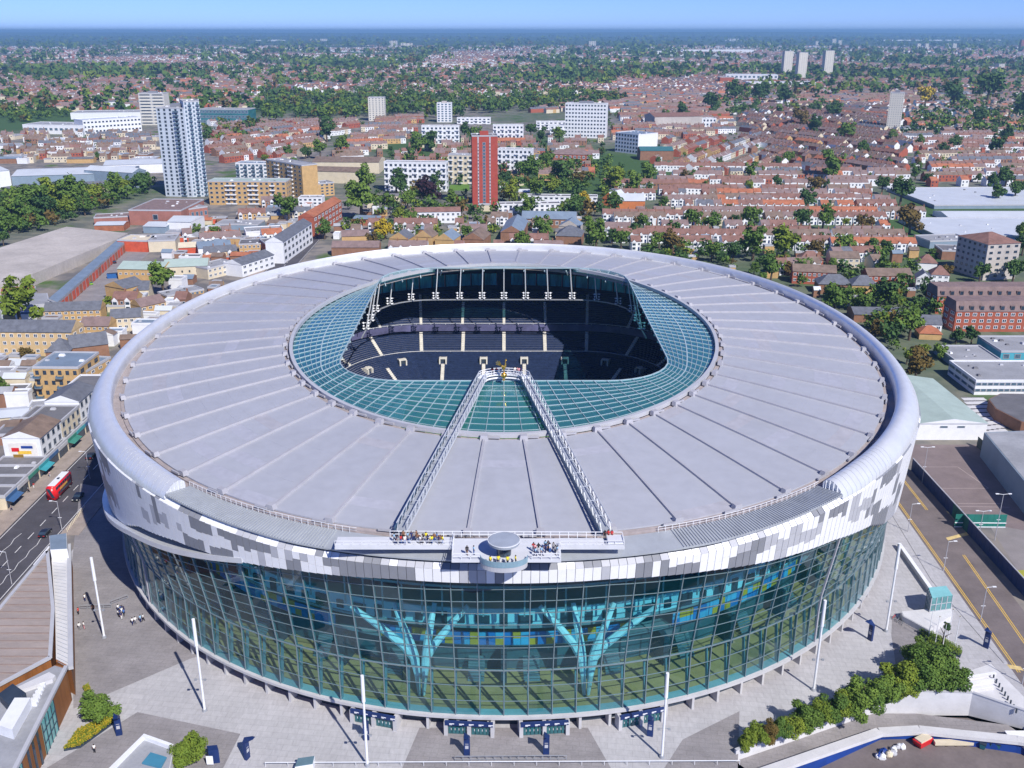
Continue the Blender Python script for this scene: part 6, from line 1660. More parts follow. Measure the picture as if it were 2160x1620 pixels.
# --- right of the stadium ---------------------------------------------------------------------
R_ = [
 ('sports_hall', 'white gabled sports hall with pale grey roof right of the stadium', 'hall', 1932, 928, 2077, 928, 893, 42, W_, M_GREENR, dict(rt='end', rise=1.6, floors=1, cols=4, win=WIN_B, ww=.45, wh=.25, z0=3.2, skip={(0, 0), (0, 3)})),
 ('school_block', 'long white and glass school block with grey roof', 'school', 2054, 833, 2300, 833, 804, 22, W_, M_FLATG, dict(floors=2, cols=20, win=WIN_B, ww=.9, wh=.45, sides=4)),
 ('school_block', 'grey ribbed roof school wing behind the long block', 'school', 2010, 775, 2108, 775, 760, 18, M_BLUEW, M_FLATG, dict(floors=1, cols=4, win=WIN_B)), ('school_block', 'turquoise-walled school wing at the right edge', 'school', 2108, 765, 2300, 765, 742, 20, mat('turquoise_wall', (.08, .35, .45), .5), M_FLATG, dict(floors=1, cols=8, win=WIN_B)),
 ('mansard_flats', 'front red brick flats with plum mansard roof at the right edge', 'apartment block', 2010, 700, 2330, 700, 657, 12, RB_, M_TILE_P, dict(rt='mansard', rise=4.2, floors=3, cols=20, win=WIN_W, ww=.55, wh=.5, sides=2)), ('mansard_flats', 'rear red brick flats with plum mansard roof at the right edge', 'apartment block', 1972, 662, 2330, 662, 625, 12, RB_, M_TILE_P, dict(rt='mansard', rise=4.2, floors=3, cols=22, win=WIN_W, ww=.55, wh=.5, sides=2)),
 ('brown_flats', 'tall brown and tan flats with red hipped roof near the right edge', 'apartment block', 2072, 592, 2140, 588, 514, 24, M_TAN, M_TILE_R, dict(rt='hip', rise=4, floors=6, cols=4, win=WIN_D, ww=.4, wh=.4, sides=6)),
 ('flat_houses', 'brown-roofed row of white and brick houses behind the rim', 'house', 1670, 598, 1762, 602, 574, 10, RB_, M_TILE_B, dict(rt='gable', rise=3, floors=2, cols=9, win=WIN_W, ww=.6, wh=.5)), ('flat_houses', 'tan-roofed brick row right of the round green trees', 'house', 1828, 605, 1922, 605, 582, 10, RB_, M_TILE_B, dict(rt='gable', rise=3, floors=2, cols=8, win=WIN_W)),
 ('villa', 'red-roofed brick villa behind the brown-roofed row', 'house', 1685, 565, 1735, 566, 548, 10, RB_, M_TILE_R, dict(rt='hip', rise=4, floors=2, cols=4)), ('villa', 'plain tan-roofed house behind the trees', 'house', 1750, 566, 1812, 567, 545, 10, CR, M_TILE_B, dict(rt='gable', rise=3, floors=2, cols=5)),
 ('villa', 'slate-roofed house half hidden by trees', 'house', 1725, 620, 1795, 622, 600, 11, BB, M_SLATE, dict(rt='hip', rise=4)), ('villa', 'tan brick house between two green trees', 'house', 1795, 625, 1850, 626, 602, 10, YB, M_SLATE, dict(rt='hip', rise=4)),
 ('villa', 'white house with dark slate gable near the right', 'house', 1930, 610, 1962, 612, 588, 9, W_, M_SLATE, dict(rt='end', rise=3, floors=2, cols=3)), ('villa', 'white house with red hipped roof near the right', 'house', 1962, 600, 2000, 602, 580, 9, W_, M_TILE_R, dict(rt='hip', rise=4, floors=2, cols=3)), ('villa', 'white and red house behind the slate gabled one', 'house', 1935, 570, 1975, 572, 555, 9, W_, M_TILE_R, dict(rt='hip', rise=4)),
 ('villa', 'long grey low roof among the trees', 'house', 1800, 680, 1905, 682, 664, 12, BB, M_SLATE, dict(rt='gable', rise=2)), ('villa', 'small slate-roofed cottage beside the mansard flats', 'house', 1942, 700, 1985, 702, 684, 9, W_, M_SLATE, dict(rt='gable', rise=3, floors=1, cols=3)), ('villa', 'small yellow-walled cottage below the slate roofed one', 'house', 1938, 716, 1985, 718, 704, 8, YB, M_TILE_O, dict(rt='hip', rise=2.5)),
 ('supermarket', 'white long-roofed supermarket at the right', 'warehouse', 1970, 441, 2300, 439, 433, 85, M_BLUEW, M_WROOF, {}), ('supermarket', 'white ribbed canopy building between the two white sheds', 'warehouse', 2000, 468, 2300, 468, 459, 26, W_, M_WROOF, dict(rt='gable', rise=2)), ('supermarket', 'nearest white shed with dark front at the right', 'warehouse', 1975, 507, 2300, 507, 498, 62, M_BLUEW, M_WROOF, {}),
 ('workshop', 'grey flat workshop before the white sheds', 'workshop', 1960, 525, 2050, 522, 508, 18, M_BLUEW, M_FLATG, {}), ('workshop', 'brown brick workshop before the white sheds', 'workshop', 1985, 548, 2055, 550, 530, 16, BB, M_FLATD, {}),
 ('school_hall', 'orange brick hall with white gabled roof in the middle distance', 'hall', 1300, 443, 1360, 443, 424, 20, mat('orange_brick', (.50, .17, .06), .8, 0, .1, .3), M_WROOF, dict(rt='gable', rise=4)), ('school_hall', 'orange gabled house end beside the orange hall', 'house', 1270, 437, 1297, 440, 420, 18, mat('orange_brick', (.5, .2, .1)), M_WROOF, dict(rt='end', rise=5)),
 ('courtyard_school', 'blue-grey roofed school wing on the left of the courtyard', 'school', 1056, 515, 1102, 516, 490, 40, BB, M_BLUEROOF, dict(rt='end', rise=4)), ('courtyard_school', 'long blue-grey roofed school range behind the courtyard trees', 'school', 1100, 480, 1215, 482, 462, 14, BB, M_BLUEROOF, dict(rt='gable', rise=4, floors=1, cols=10)), ('courtyard_school', 'grey hipped school block right of the courtyard', 'school', 1172, 520, 1225, 522, 498, 18, BB, M_SLATE, dict(rt='hip', rise=5)), ('courtyard_school', 'brick gabled school end right of the courtyard', 'school', 1178, 495, 1222, 497, 478, 14, M_TAN, M_BLUEROOF, dict(rt='end', rise=4)),
 ('low_flats', 'white and red low flats before the red tower', 'apartment block', 866, 472, 972, 470, 447, 10, W_, M_TILE_R, dict(rt='gable', rise=2.5, floors=2, cols=10, win=WIN_W)), ('low_flats', 'white-fronted flats right of the red tower foot', 'apartment block', 1050, 450, 1182, 448, 431, 10, W_, M_FLATD, dict(floors=2, cols=12, win=WIN_S)), ('low_flats', 'white-fronted flats behind the first white row', 'apartment block', 1100, 430, 1260, 432, 415, 10, W_, M_FLATD, dict(floors=2, cols=14, win=WIN_S)),
 ('brick_cottage', 'orange brick cottage with plum gable near the rim', 'house', 822, 528, 862, 530, 504, 12, YB, M_SLATE, dict(rt='end', rise=4)), ('brick_cottage', 'tan brick cottage gable right of the rust tree', 'house', 875, 528, 912, 530, 500, 12, YB, M_TILE_B, dict(rt='end', rise=4)), ('brick_cottage', 'tan cottage with blue-grey roof', 'house', 918, 530, 956, 532, 506, 16, YB, M_BLUEROOF, dict(rt='end', rise=4)), ('brick_cottage', 'brown cottage row near the rim top', 'house', 975, 525, 1020, 527, 505, 20, BB, M_TILE_B, dict(rt='end', rise=4)), ('brick_cottage', 'plum-roofed terrace left of the gold tree', 'house', 722, 520, 780, 518, 498, 10, YB, M_TILE_P, dict(rt='gable', rise=3)), ('brick_cottage', 'plum-roofed cottage row behind the roof rim', 'house', 700, 540, 800, 540, 522, 10, BB, M_TILE_P, dict(rt='gable', rise=3)), ('brick_cottage', 'orange roofed blue-topped shed near the gold tree', 'house', 745, 475, 800, 477, 462, 12, M_TILE_O, M_BLUEROOF, dict(rt='gable', rise=1.5)),
 ('shop_terrace', 'red brick terrace with white windows along the high street', 'shops', 664, 500, 722, 462, 440, 10, RB_, M_TILE_O, dict(rt='gable', rise=3, floors=3, cols=8, win=WIN_W)), ('shop_terrace', 'white shop terrace along the high street beyond the rim', 'shops', 600, 556, 660, 512, 490, 10, W_, M_SLATE, dict(rt='gable', rise=3, floors=3, cols=8, win=WIN_S)),
 ('grey_row', 'brown ridged long roofs of a works at the middle left', 'workshop', 660, 365, 800, 366, 342, 34, CR, M_TILE_B, dict(rt='gable', rise=3)), ('grey_row', 'lower brown ridged works roof', 'workshop', 655, 385, 760, 388, 362, 20, CR, M_TILE_B, dict(rt='gable', rise=3)),
 ('college_block', 'white and green college block below the cream towers', 'building', 1530, 175, 1640, 176, 158, 50, W_, M_WROOF, dict(floors=2, cols=12, win=WIN_B)), ('college_block', 'long white low building below the cream towers', 'building', 1580, 188, 1720, 188, 174, 40, W_, M_WROOF, dict(floors=1, cols=14, win=WIN_S)), ('brick_office', 'dark red brick office left of the white college block', 'building', 1518, 180, 1548, 180, 163, 30, RB_, M_FLATG, {}), ('dark_shop_row', 'teal-roofed market hall on the far high street', 'building', 1350, 338, 1420, 338, 318, 24, BB, mat('teal_roof', (.05, .16, .18), .5), dict(rt='gable', rise=3)), ('brick_store', 'brown brick store right of the corner office', 'building', 1380, 270, 1480, 268, 246, 40, M_TAN, M_TILE_R, dict(rt='gable', rise=4)), ('hospital_wing', 'grey roofed long brick hall in the middle distance', 'building', 1160, 348, 1245, 350, 326, 18, RB_, M_TILE_P, dict(rt='hip', rise=4, floors=2, cols=9)), ('white_hall', 'white pavilion building among terraces', 'building', 1467, 268, 1510, 268, 250, 18, W_, M_FLATG, dict(floors=2, cols=6, win=WIN_S)),
]
for n, l, c, xl, yl, xr, yr, yt, d, wl, rf, k in R_: bpx(n, l, c, xl, yl, xr, yr, yt, d, wl, rf, **k)
# long white sheds far away
for k, (x0, x1, y, yt, l) in enumerate(((1440, 1590, 112, 105, 'long pale distant sheds left of the cream towers'), (1850, 2110, 90, 84, 'long white distant shed strip on the right'), (385, 420, 82, 78, 'white distant shed on the left horizon'), (1530, 1590, 88, 82, 'white domed distant shed'), (540, 600, 88, 84, 'low pale distant shed on the left'), (1380, 1440, 118, 108, 'pale distant shed in the middle'))): bpx('distant_shed', l, 'warehouse', x0, y, x1, y, yt, 60, W_, M_WROOF)
# --- sports courts, fence and grey shed beside the side road ------------------------------------
sheet('sports_court', [(1922, 938), (2062, 938), (2200, 1062), (2200, 1150), (2010, 1082), (1925, 985)], .01, mat('court_asphalt', (.205, .165, .165), .85, 0, .12, .2, fine=.15))
mbl = MB()
for p in ((1945, 985, 2020, 985), (1965, 1030, 2085, 1030), (2020, 1062, 2110, 1062), (1950, 990, 2010, 1060), (2020, 985, 2085, 1030), (2010, 1068, 2130, 1070)):
    a, b = spot(p[0], p[1]), spot(p[2], p[3]); d = (b - a).normalized(); n = Vector((-d.y, d.x, 0)) * .08; mbl.face([(q.x, q.y, .016) for q in (a - n, b - n, b + n, a + n)])
struct('court_lines', mbl, mat('court_line', (.45, .38, .36), .8))
sheet('lower_court', [(2085, 1105), (2330, 1150), (2330, 1300), (2160, 1225)], .011, mat('court_grey', (.24, .22, .22), .85, 0, .1, .2)); sheet('lime_pitch', [(2128, 1203), (2300, 1200), (2300, 1300), (2195, 1275)], .015, mat('lime_turf', (.33, .33, .05), .9, 0, .1, .4))
A, B = spot(1922, 992), spot(2175, 1275); t = thing('court_fence', 'dark navy solid fence between the side road and the courts', 'fence', A); d = B - A
for k in range(30): mb = MB(); mb.bar(d * (k / 30) + Vector((0, 0, 1.9)), d * ((k + .96) / 30) + Vector((0, 0, 1.9)), .12, 3.8); mb.build('fence_panel', M_NAVY if k not in (12, 13, 14, 15) else mat('fence_green', (.02, .10, .09), .6), t)
mb = MB(); mb.bar(Vector((0, 0, 3.9)), d + Vector((0, 0, 3.9)), .25, .2); mb.build('top_rail', M_CL1, t)
A, B = spot(2012, 1112), spot(2120, 1113); t = thing('court_screen', 'green mesh screen with white rails at the end of the court', 'fence', A); d = B - A
for k in range(8): mb = MB(); mb.bar(d * (k / 8) + Vector((0, 0, 2)), d * ((k + .97) / 8) + Vector((0, 0, 2)), .1, 3.6); mb.build('mesh_panel', mat('mesh_green', (.02, .16, .13), .6), t)
for z in (.2, 1.4): mb = MB(); mb.bar(Vector((0, -.1, z)), d + Vector((0, -.1, z)), .2, .2); mb.build('rail', M_WHITE, t)
A, B = spot(2060, 942), spot(2200, 1070); t = thing('court_boundary_fence', 'tall dark boundary fence between the court and the grey-blue shed', 'fence', A); d = B - A
for k in range(14): mb = MB(); mb.bar(d * (k / 14) + Vector((0, 0, 1.7)), d * ((k + .95) / 14) + Vector((0, 0, 1.7)), .12, 3.4); mb.build('fence_panel', mat('fence_dark', (.06, .08, .08), .7), t)
for x, y, z in ((1945, 1018, 11), (2098, 1140, 13), (2065, 1130, 7)): p = spot(x, y); street_lamp(p.x, p.y, z, 1, ('tall floodlight post at the left edge of the court', 'tall floodlight post with three lamps behind the green screen', 'short floodlight post by the green screen')[(1945, 2098, 2065).index(x)], 2)
gs = top_block('grey_blue_shed', 'long grey-blue shed with pale roof right of the courts', 'warehouse', [(2076, 912), (2240, 905), (2330, 1010), (2190, 1050)], 8, M_BLUEW, M_FLATG); top_block('dark_canopy', 'dark flat angular canopy roof beside the school', 'canopy', [(2085, 842), (2110, 830), (2260, 832), (2260, 905), (2155, 890), (2100, 862)], 4, BB, M_FLATD)
P4 = [spot(*p) for p in ((2028, 838), (2075, 838), (2125, 912), (2085, 918))]
mb = MB(); mb.face([(p.x, p.y, .012) for p in P4]); pv = struct('slab_court', mb, M_ASPH); 
if pv.data.polygons[0].normal.z < 0: pv.data.flip_normals()
sl = MB(); sl.box(-1.1, 1.1, -1.3, 1.3, .0, .06); sl = sl.mesh('paving_slab', M_CONC)
for i in range(9):
    for j in range(4): a = P4[0].lerp(P4[3], (i + .5) / 9); b = P4[1].lerp(P4[2], (i + .5) / 9); p = a.lerp(b, (j + .5) / 4); inst('paving_slab', sl, pv, (p.x, p.y, .014))
for x, y, r in ((2100, 1000, 60), (2050, 880, 45), (2160, 900, 50), (1985, 1000, 40), (2160, 1100, 40), (2120, 960, 40), (2160, 780, 40)): q = spot(x, y); KEEP.append((q.x, q.y, r))
# ---------------------------------------------------------------- trees read off the photograph: x, base row, crown width, tone
TL = '45,692,95,lime;345,622,62,mid;228,655,26,lime;60,768,36,rust;2,835,46,mid;762,462,76,mid;777,408,55,mid;685,505,42,mid;812,505,46,gold;785,532,34,rust;837,412,50,deep;918,404,36,deep;955,440,36,mid;905,432,56,plum;1067,392,32,deep;1113,383,52,mid;1153,360,38,mid;1186,406,58,deep;1221,396,34,rust;1075,430,44,lime;1115,456,40,mid;1212,466,50,deep;1232,440,32,gold;1295,448,38,mid;1293,407,52,lime;1340,409,40,mid;1367,394,42,mid;1397,446,28,mid;985,508,32,mid;1147,510,48,mid;1103,528,38,mid;1257,534,58,mid;1340,503,30,deep;1357,486,32,mid;1417,543,52,rust;1587,549,64,mid;1655,549,66,lime;1715,545,40,rust;1783,540,48,mid;1833,540,40,mid;1868,541,36,deep;1583,487,46,mid;1690,487,44,deep;1735,487,46,mid;1460,486,44,mid;1502,487,40,mid;1817,487,34,rust;1918,494,60,rust;1703,443,40,deep;1742,443,20,deep;1898,433,52,deep;1755,386,58,mid;1757,660,62,mid;1818,657,40,mid;1868,647,60,deep;1917,718,64,mid;1846,716,42,rust;1937,661,36,deep;1930,812,64,rust;1948,756,30,lime;1983,759,34,mid;2016,726,36,deep;2048,726,36,deep;1912,769,32,lime;2065,596,38,deep;2135,598,50,deep;1990,592,36,rust;1625,596,52,mid;1590,580,26,mid;1500,552,40,mid;1545,553,42,deep;860,440,38,mid;1010,420,30,mid;1130,425,44,mid;1165,415,36,lime;1250,500,40,mid;1090,500,20,deep;645,335,26,deep;676,335,34,mid;690,300,44,deep;720,330,40,mid;610,340,26,mid;880,330,44,mid;905,320,40,deep;870,475,34,mid;840,470,34,lime;1000,300,34,mid;980,290,30,deep;1140,300,28,deep;1180,300,30,mid;1120,290,26,deep;1440,250,30,deep;1400,262,26,mid;1500,235,40,deep;1550,215,44,deep;1600,222,40,deep;1655,225,40,deep;1755,250,36,deep;1690,270,40,rust;1720,285,36,deep;1780,300,40,mid;1660,350,30,mid;1580,380,34,mid;1640,400,26,deep;1720,412,40,rust;1860,410,34,deep;1820,330,30,mid;1880,300,24,mid;1990,330,28,deep;2010,320,30,deep;2100,330,40,deep;2120,300,34,deep;1940,315,26,mid;2150,250,50,deep;2080,225,60,deep;2010,230,50,deep;1950,230,40,gold;2060,270,36,deep;1930,380,30,deep;2120,395,46,deep;2095,400,30,deep;2140,420,40,deep;2105,425,36,deep;30,470,60,mid;75,455,70,mid;120,440,60,lime;160,440,66,mid;200,430,40,lime;240,420,46,mid;300,405,44,deep;260,410,36,lime;20,490,50,mid;60,480,60,mid;100,470,50,deep;0,455,60,deep;140,460,44,lime;180,455,40,mid;8,520,30,deep;1960,560,30,mid;2155,540,40,deep;2150,510,36,mid;625,360,24,mid;1420,500,36,deep;1390,525,34,mid;1310,525,40,mid;610,470,50,mid;590,440,26,mid;415,500,26,mid;455,505,26,mid'
PL = []
for s in TL.split(';'):
    x, y, w_, tn = s.split(','); PL.append((float(x), float(y), float(w_), tn))
tone_word = {'deep': 'dark green', 'mid': 'mid green', 'lime': 'yellow-green', 'gold': 'golden yellow', 'rust': 'olive-brown', 'plum': 'dark purple'}
def zone(x, y):
    return ('left' if x < 560 else 'centre' if x < 1280 else 'right') + (' foreground' if y > 560 else ' middle distance' if y > 380 else ' far distance')
tcount = 0
for x, y, w_, tn in PL:
    p = spot(x, y); rad = w_ / 2 * hypot(p.y, CAM_H) / FPX; hg = rad * R.uniform(2.1, 2.5)
    tree(p.x, p.y - 0, hg, rad, tn, f'{tone_word[tn]} leafy tree in the {zone(x, y)} of the town', f'{tone_word[tn]} town trees, {zone(x, y)}', name='broadleaf_tree'); KEEP.append((p.x, p.y, rad * .8)); tcount += 1

# ---------------------------------------------------------------- terraces, district by district (photo outline, street angle, palette)
ROOFS = [M_TILE_O, M_TILE_R, M_TILE_P, M_TILE_B, M_SLATE]; RN = ['orange-tiled', 'red-brown tiled', 'plum-grey tiled', 'brown-tiled', 'slate-roofed']
WALLS = [M_WHITE, M_CREAM, M_BRICK_R, M_BRICK_B, M_BRICK_Y]; WN = ['white', 'cream', 'red brick', 'brown brick', 'yellow brick']
def inpoly(x, y, P):
    c = False; j = len(P) - 1
    for i in range(len(P)):
        if (P[i][1] > y) != (P[j][1] > y) and x < (P[j][0] - P[i][0]) * (y - P[i][1]) / (P[j][1] - P[i][1]) + P[i][0]: c = not c
        j = i
    return c
KG = {}
def kadd(x, y, r):
    for i in range(int((x - r) // 20), int((x + r) // 20) + 1):
        for j in range(int((y - r) // 20), int((y + r) // 20) + 1): KG.setdefault((i, j), []).append((x, y, r))
for k in KEEP: kadd(*k)
def free(x, y, r=3):
    if (abs(x) / 125) ** 2.1 + (abs(y - YC) / 140) ** 2.1 < 1 or (-136 < x < -109 and y < 620): return False
    return all((x - a) ** 2 + (y - b) ** 2 > (r + c) ** 2 for a, b, c in KG.get((int(x // 20), int(y // 20)), ()))
HS = []; GT = []
def row(A, B, rp, wp, w=5.6, dep=8.5, gap=0):
    d = (B - A); L = d.length; d.normalize(); n = max(1, int(L / w)); rz = atan2(d.y, d.x); nn = Vector((-d.y, d.x, 0))
    rr = None; br = 0
    for k in range(n):
        if br: br -= 1; continue
        if R.random() < gap: br = R.randint(1, 3)
        p = A + d * (L * (k + .5) / n); c = p + nn * dep / 2
        if not free(c.x, c.y, 3): continue
        if rr is None or R.random() < .13: rr = R.choices(range(5), rp)[0]; ww_ = R.choices(range(5), wp)[0]
        HS.append((p.x, p.y, rz, L / n, dep, R.uniform(5.2, 5.9), R.uniform(2.5, 3.2), rr, ww_ if R.random() < .8 else R.choices(range(5), wp)[0]))
def district(poly, angle, rp, wp, pitch=(21, 30), gap=.08, blk=(60, 140), trees=.25, w=5.6, ymax=99999):
    W2 = [spot(*p) for p in poly]; a = radians(angle); dx, dy = Vector((cos(a), sin(a), 0)), Vector((-sin(a), cos(a), 0))
    us = [p.dot(dx) for p in W2]; vs = [p.dot(dy) for p in W2]; v = min(vs); k = 0
    while v < max(vs):
        u = min(us) + R.uniform(-40, 0)
        while u < max(us):
            L = R.uniform(*blk); A = dx * u + dy * v; B = dx * (u + L) + dy * v; m_ = (A + B) / 2
            n = max(1, int(L / 24)); s0 = None
            for j in range(n + 1):                   # keep the stretch of the row that lies inside the outline
                q = A.lerp(B, j / n); ok = q.y > 100 and inpoly(*proj(q.x, q.y), poly)
                if ok and s0 is None: s0 = q
                if s0 is not None and (not ok or j == n):
                    e = q if ok else A.lerp(B, (j - 1) / n)
                    if (e - s0).length > 10: row(s0, e, rp, wp, w, gap=gap)
                    s0 = None
            u += L + R.uniform(9, 16)
        g = pitch[k % 2]
        if k % 2:
            nt_ = int((max(us) - min(us)) / 14 * trees)
            for _ in range(nt_):
                q = dx * R.uniform(min(us), max(us)) + dy * (v + 8.5 + R.uniform(2, g - 10))
                if q.y > 100 and inpoly(*proj(q.x, q.y), poly): GT.append((q.x, q.y, R.uniform(2.2, 4.8)))
        v += g; k += 1
OR = (.42, .36, .14, .08, 0); RD = (.09, .36, .27, .18, .10); PLM = (.05, .22, .42, .2, .11); WHT = (.62, .16, .12, .1, 0); BRK = (.25, .2, .3, .15, .1)
for A, B, rp in (((1287, 512), (1600, 514), OR), ((1605, 514), (1750, 514), PLM), ((1755, 513), (1908, 514), OR), ((1752, 532), (1932, 533), OR), ((1270, 468), (1440, 470), RD), ((1440, 462), (1850, 463), RD), ((1495, 432), (1835, 434), RD), ((1470, 447), (1800, 448), RD), ((1380, 362), (1690, 365), OR), ((1275, 498), (1330, 499), PLM), ((1035, 475), (1180, 476), RD)):
    row(spot(*A), spot(*B), rp, (1, 0, 0, 0, 0), gap=.01)
    a, b = spot(*A), spot(*B); keep(a, b, 10, 1)
for k in KEEP[-40:]: kadd(*k)
district([(1270, 540), (1270, 400), (1395, 372), (1960, 372), (1960, 545)], 0, RD, WHT, trees=.4)
district([(1380, 372), (1380, 300), (1620, 290), (1720, 372)], 62, PLM, BRK, trees=.5)
district([(1620, 372), (1560, 290), (1560, 225), (1900, 225), (1960, 372)], 118, PLM, BRK, trees=.5)
district([(1960, 400), (1890, 290), (2160, 285), (2260, 330), (2260, 400)], 4, RD, WHT, trees=.6)
district([(1900, 285), (1900, 215), (2300, 215), (2300, 285)], 20, RD, WHT, trees=1.2, gap=.3)
district([(1280, 300), (1280, 235), (1560, 225), (1560, 290)], 10, RD, BRK, trees=.6)
district([(1100, 240), (1250, 200), (1520, 185), (1900, 185), (1900, 228), (1560, 228), (1250, 238)], 30, RD, BRK, trees=.8)
district([(440, 345), (440, 262), (780, 258), (660, 345)], 55, PLM, BRK, trees=.5)
district([(660, 345), (780, 255), (900, 250), (890, 300), (800, 345)], 15, PLM, BRK, trees=.6)
district([(0, 345), (0, 285), (330, 285), (330, 345)], 8, (0, .1, .2, .35, .35), (.2, .45, .05, .2, .1), trees=.25, gap=.5)
district([(460, 480), (470, 440), (660, 435), (660, 500), (560, 510)], 10, PLM, BRK, trees=.2, gap=.2)
district([(0, 960), (0, 850), (60, 845), (130, 850), (190, 850), (90, 935)], 5, (.05, .1, .2, .3, .35), (.2, .4, 0, .2, .2), trees=.3, gap=.15, pitch=(16, 20))
district([(0, 850), (0, 755), (80, 755), (80, 850)], 0, PLM, (.1, .4, 0, .1, .4), trees=.6, gap=.2)
district([(200, 560), (260, 480), (660, 470), (640, 540), (480, 560), (440, 590)], 20, (.1, .15, .15, .2, .4), (.3, .3, .1, .1, .2), trees=.1, gap=.15, pitch=(18, 24))
district([(0, 700), (0, 650), (100, 645), (300, 640), (420, 600), (520, 560), (480, 640), (330, 740), (250, 760), (160, 700)], 0, PLM, (.1, .4, 0, .1, .4), trees=.2, gap=.1)
district([(1560, 560), (1560, 545), (1960, 545), (2000, 600), (1950, 690), (1800, 640)], 10, RD, WHT, trees=.9, gap=.3)
district([(800, 345), (890, 300), (1280, 300), (1280, 380), (1000, 400)], 0, RD, BRK, trees=.5, gap=.4)
district([(700, 540), (720, 470), (1270, 475), (1270, 540)], 0, PLM, BRK, trees=.6, gap=.5)
FARD = [([(0, 235), (0, 165), (560, 160), (560, 235)], 15), ([(560, 190), (560, 150), (1100, 150), (1100, 185)], -12), ([(1100, 200), (1100, 150), (1600, 150), (1520, 190)], 40), ([(1600, 190), (1600, 150), (2300, 150), (2300, 215), (1900, 215)], -25)]
for P, a in FARD: district(P, a, RD, BRK, pitch=(24, 36), trees=.5, gap=.25, w=6.5)
# back-yard outbuildings, shops' rear wings and lock-ups that fill the blocks
def clutter(poly, n, s0, s1, where_, wl, rl):
    xs = [p[0] for p in poly]; ys = [p[1] for p in poly]; c = it = 0
    while c < n and it < n * 30:
        it += 1; px, py = R.uniform(min(xs), max(xs)), R.uniform(min(ys), max(ys))
        if not inpoly(px, py, poly): continue
        p = spot(px, py); w, d = R.uniform(s0, s1), R.uniform(s0, s1) * .8
        if not free(p.x, p.y + d / 2, min(w, d) * .35): continue
        a = R.choice((0, 0, .1, -.1, 1.57)); dv = Vector((cos(a), sin(a), 0)) * w / 2; wi, ri = R.randrange(len(wl)), R.randrange(len(rl)); rt = R.choice(('flat', 'flat', 'gable'))
        t = _building('outbuilding', f'{wl[wi][1]} walled outbuilding with {rl[ri][1]} roof {where_}', 'outbuilding', p - dv, p + dv, d, R.uniform(2.8, 5.5), wl[wi][0], rl[ri][0], rt, rise=1.6 if rt == 'gable' else None, group=f'outbuildings {where_}')
        kadd(p.x, p.y + d / 2, max(w, d) * .5); c += 1
WL = [(M_BRICK_Y, 'yellow brick'), (M_BRICK_B, 'brown brick'), (M_CREAM, 'cream'), (M_WHITE, 'white')]; RL_ = [(M_FLATG, 'grey'), (M_FLATD, 'dark'), (M_WROOF, 'white'), (M_TILE_B, 'brown'), (M_BLUEROOF, 'blue-grey')]
clutter([(0, 960), (0, 765), (75, 765), (75, 850), (190, 850), (90, 935)], 26, 4, 9, 'in high street yards', WL, RL_)
clutter([(0, 740), (0, 650), (110, 650), (240, 640), (420, 590), (520, 555), (470, 640), (330, 730), (250, 760)], 34, 4, 9, 'between lock-ups and stadium', WL, RL_)
clutter([(250, 580), (270, 480), (450, 470), (660, 440), (650, 530), (520, 560)], 46, 5, 12, 'beyond the lock-up yard', WL + [(M_SALM, 'red')], RL_ + [(M_TILE_O, 'orange')])
clutter([(0, 345), (0, 288), (330, 288), (330, 345)], 40, 10, 26, 'among the left warehouses', WL, RL_)
clutter([(1290, 545), (1290, 400), (1960, 400), (2000, 600), (1900, 690)], 60, 3, 6, 'in right terrace gardens', WL, RL_)
clutter([(700, 540), (730, 400), (1270, 400), (1270, 540)], 36, 4, 9, 'around the red tower', WL, RL_)
HS.sort(key=lambda h: hypot(h[0], h[1]))
# the nearest 300 are houses of their own
HM = {}
def house_meshes(w, dep, he, hr, rc, wc):
    key = (round(w, 1), rc, wc)
    if key not in HM:
        mb = MB(); mb.box(-w / 2, w / 2, 0, dep, 0, he); wl = mb.mesh('wall', WALLS[wc])
        mb = MB(); o = .3
        mb.hexa([(-w / 2, -o, he - .1), (w / 2, -o, he - .1), (w / 2, dep / 2, he + hr - .15), (-w / 2, dep / 2, he + hr - .15), (-w / 2, -o, he + .08), (w / 2, -o, he + .08), (w / 2, dep / 2, he + hr), (-w / 2, dep / 2, he + hr)])
        mb.hexa([(-w / 2, dep / 2, he + hr - .15), (w / 2, dep / 2, he + hr - .15), (w / 2, dep + o, he - .1), (-w / 2, dep + o, he - .1), (-w / 2, dep / 2, he + hr), (w / 2, dep / 2, he + hr), (w / 2, dep + o, he + .08), (-w / 2, dep + o, he + .08)])
        mb.mi = 1; mb.face([(-w / 2, 0, he), (-w / 2, dep, he), (-w / 2, dep / 2, he + hr - .1)]); mb.face([(w / 2, 0, he), (w / 2, dep / 2, he + hr - .1), (w / 2, dep, he)])
        HM[key] = (wl, mb.mesh('roof', [ROOFS[rc], WALLS[wc]]))
    return HM[key]
bay = MB(); bay.mi = 0; bay.hexa([(-1.2, -.9, 0), (1.2, -.9, 0), (1.2, 0, 0), (-1.2, 0, 0), (-1.2, -.9, 5), (1.2, -.9, 5), (1.2, 0, 5), (-1.2, 0, 5)]); bay.mi = 0
bay.v += [(-1.4, -1.0, 5), (1.4, -1.0, 5), (0, -1.0, 6.6), (0, 2, 6.6), (-1.4, 1, 5), (1.4, 1, 5)]; n0 = len(bay.v) - 6
bay.f += [(n0, n0 + 1, n0 + 2)]; bay.m += [0]; bay.f += [(n0 + 1, n0 + 5, n0 + 3, n0 + 2), (n0, n0 + 2, n0 + 3, n0 + 4)]; bay.m += [1, 1]
bay.mi = 2; bay.box(-.9, .9, -.95, -.9, .8, 2.2); bay.box(-.9, .9, -.95, -.9, 3.2, 4.5)
BAY = [bay.mesh('bay_window', [M_WHITE, r, G_DARK]) for r in ROOFS]
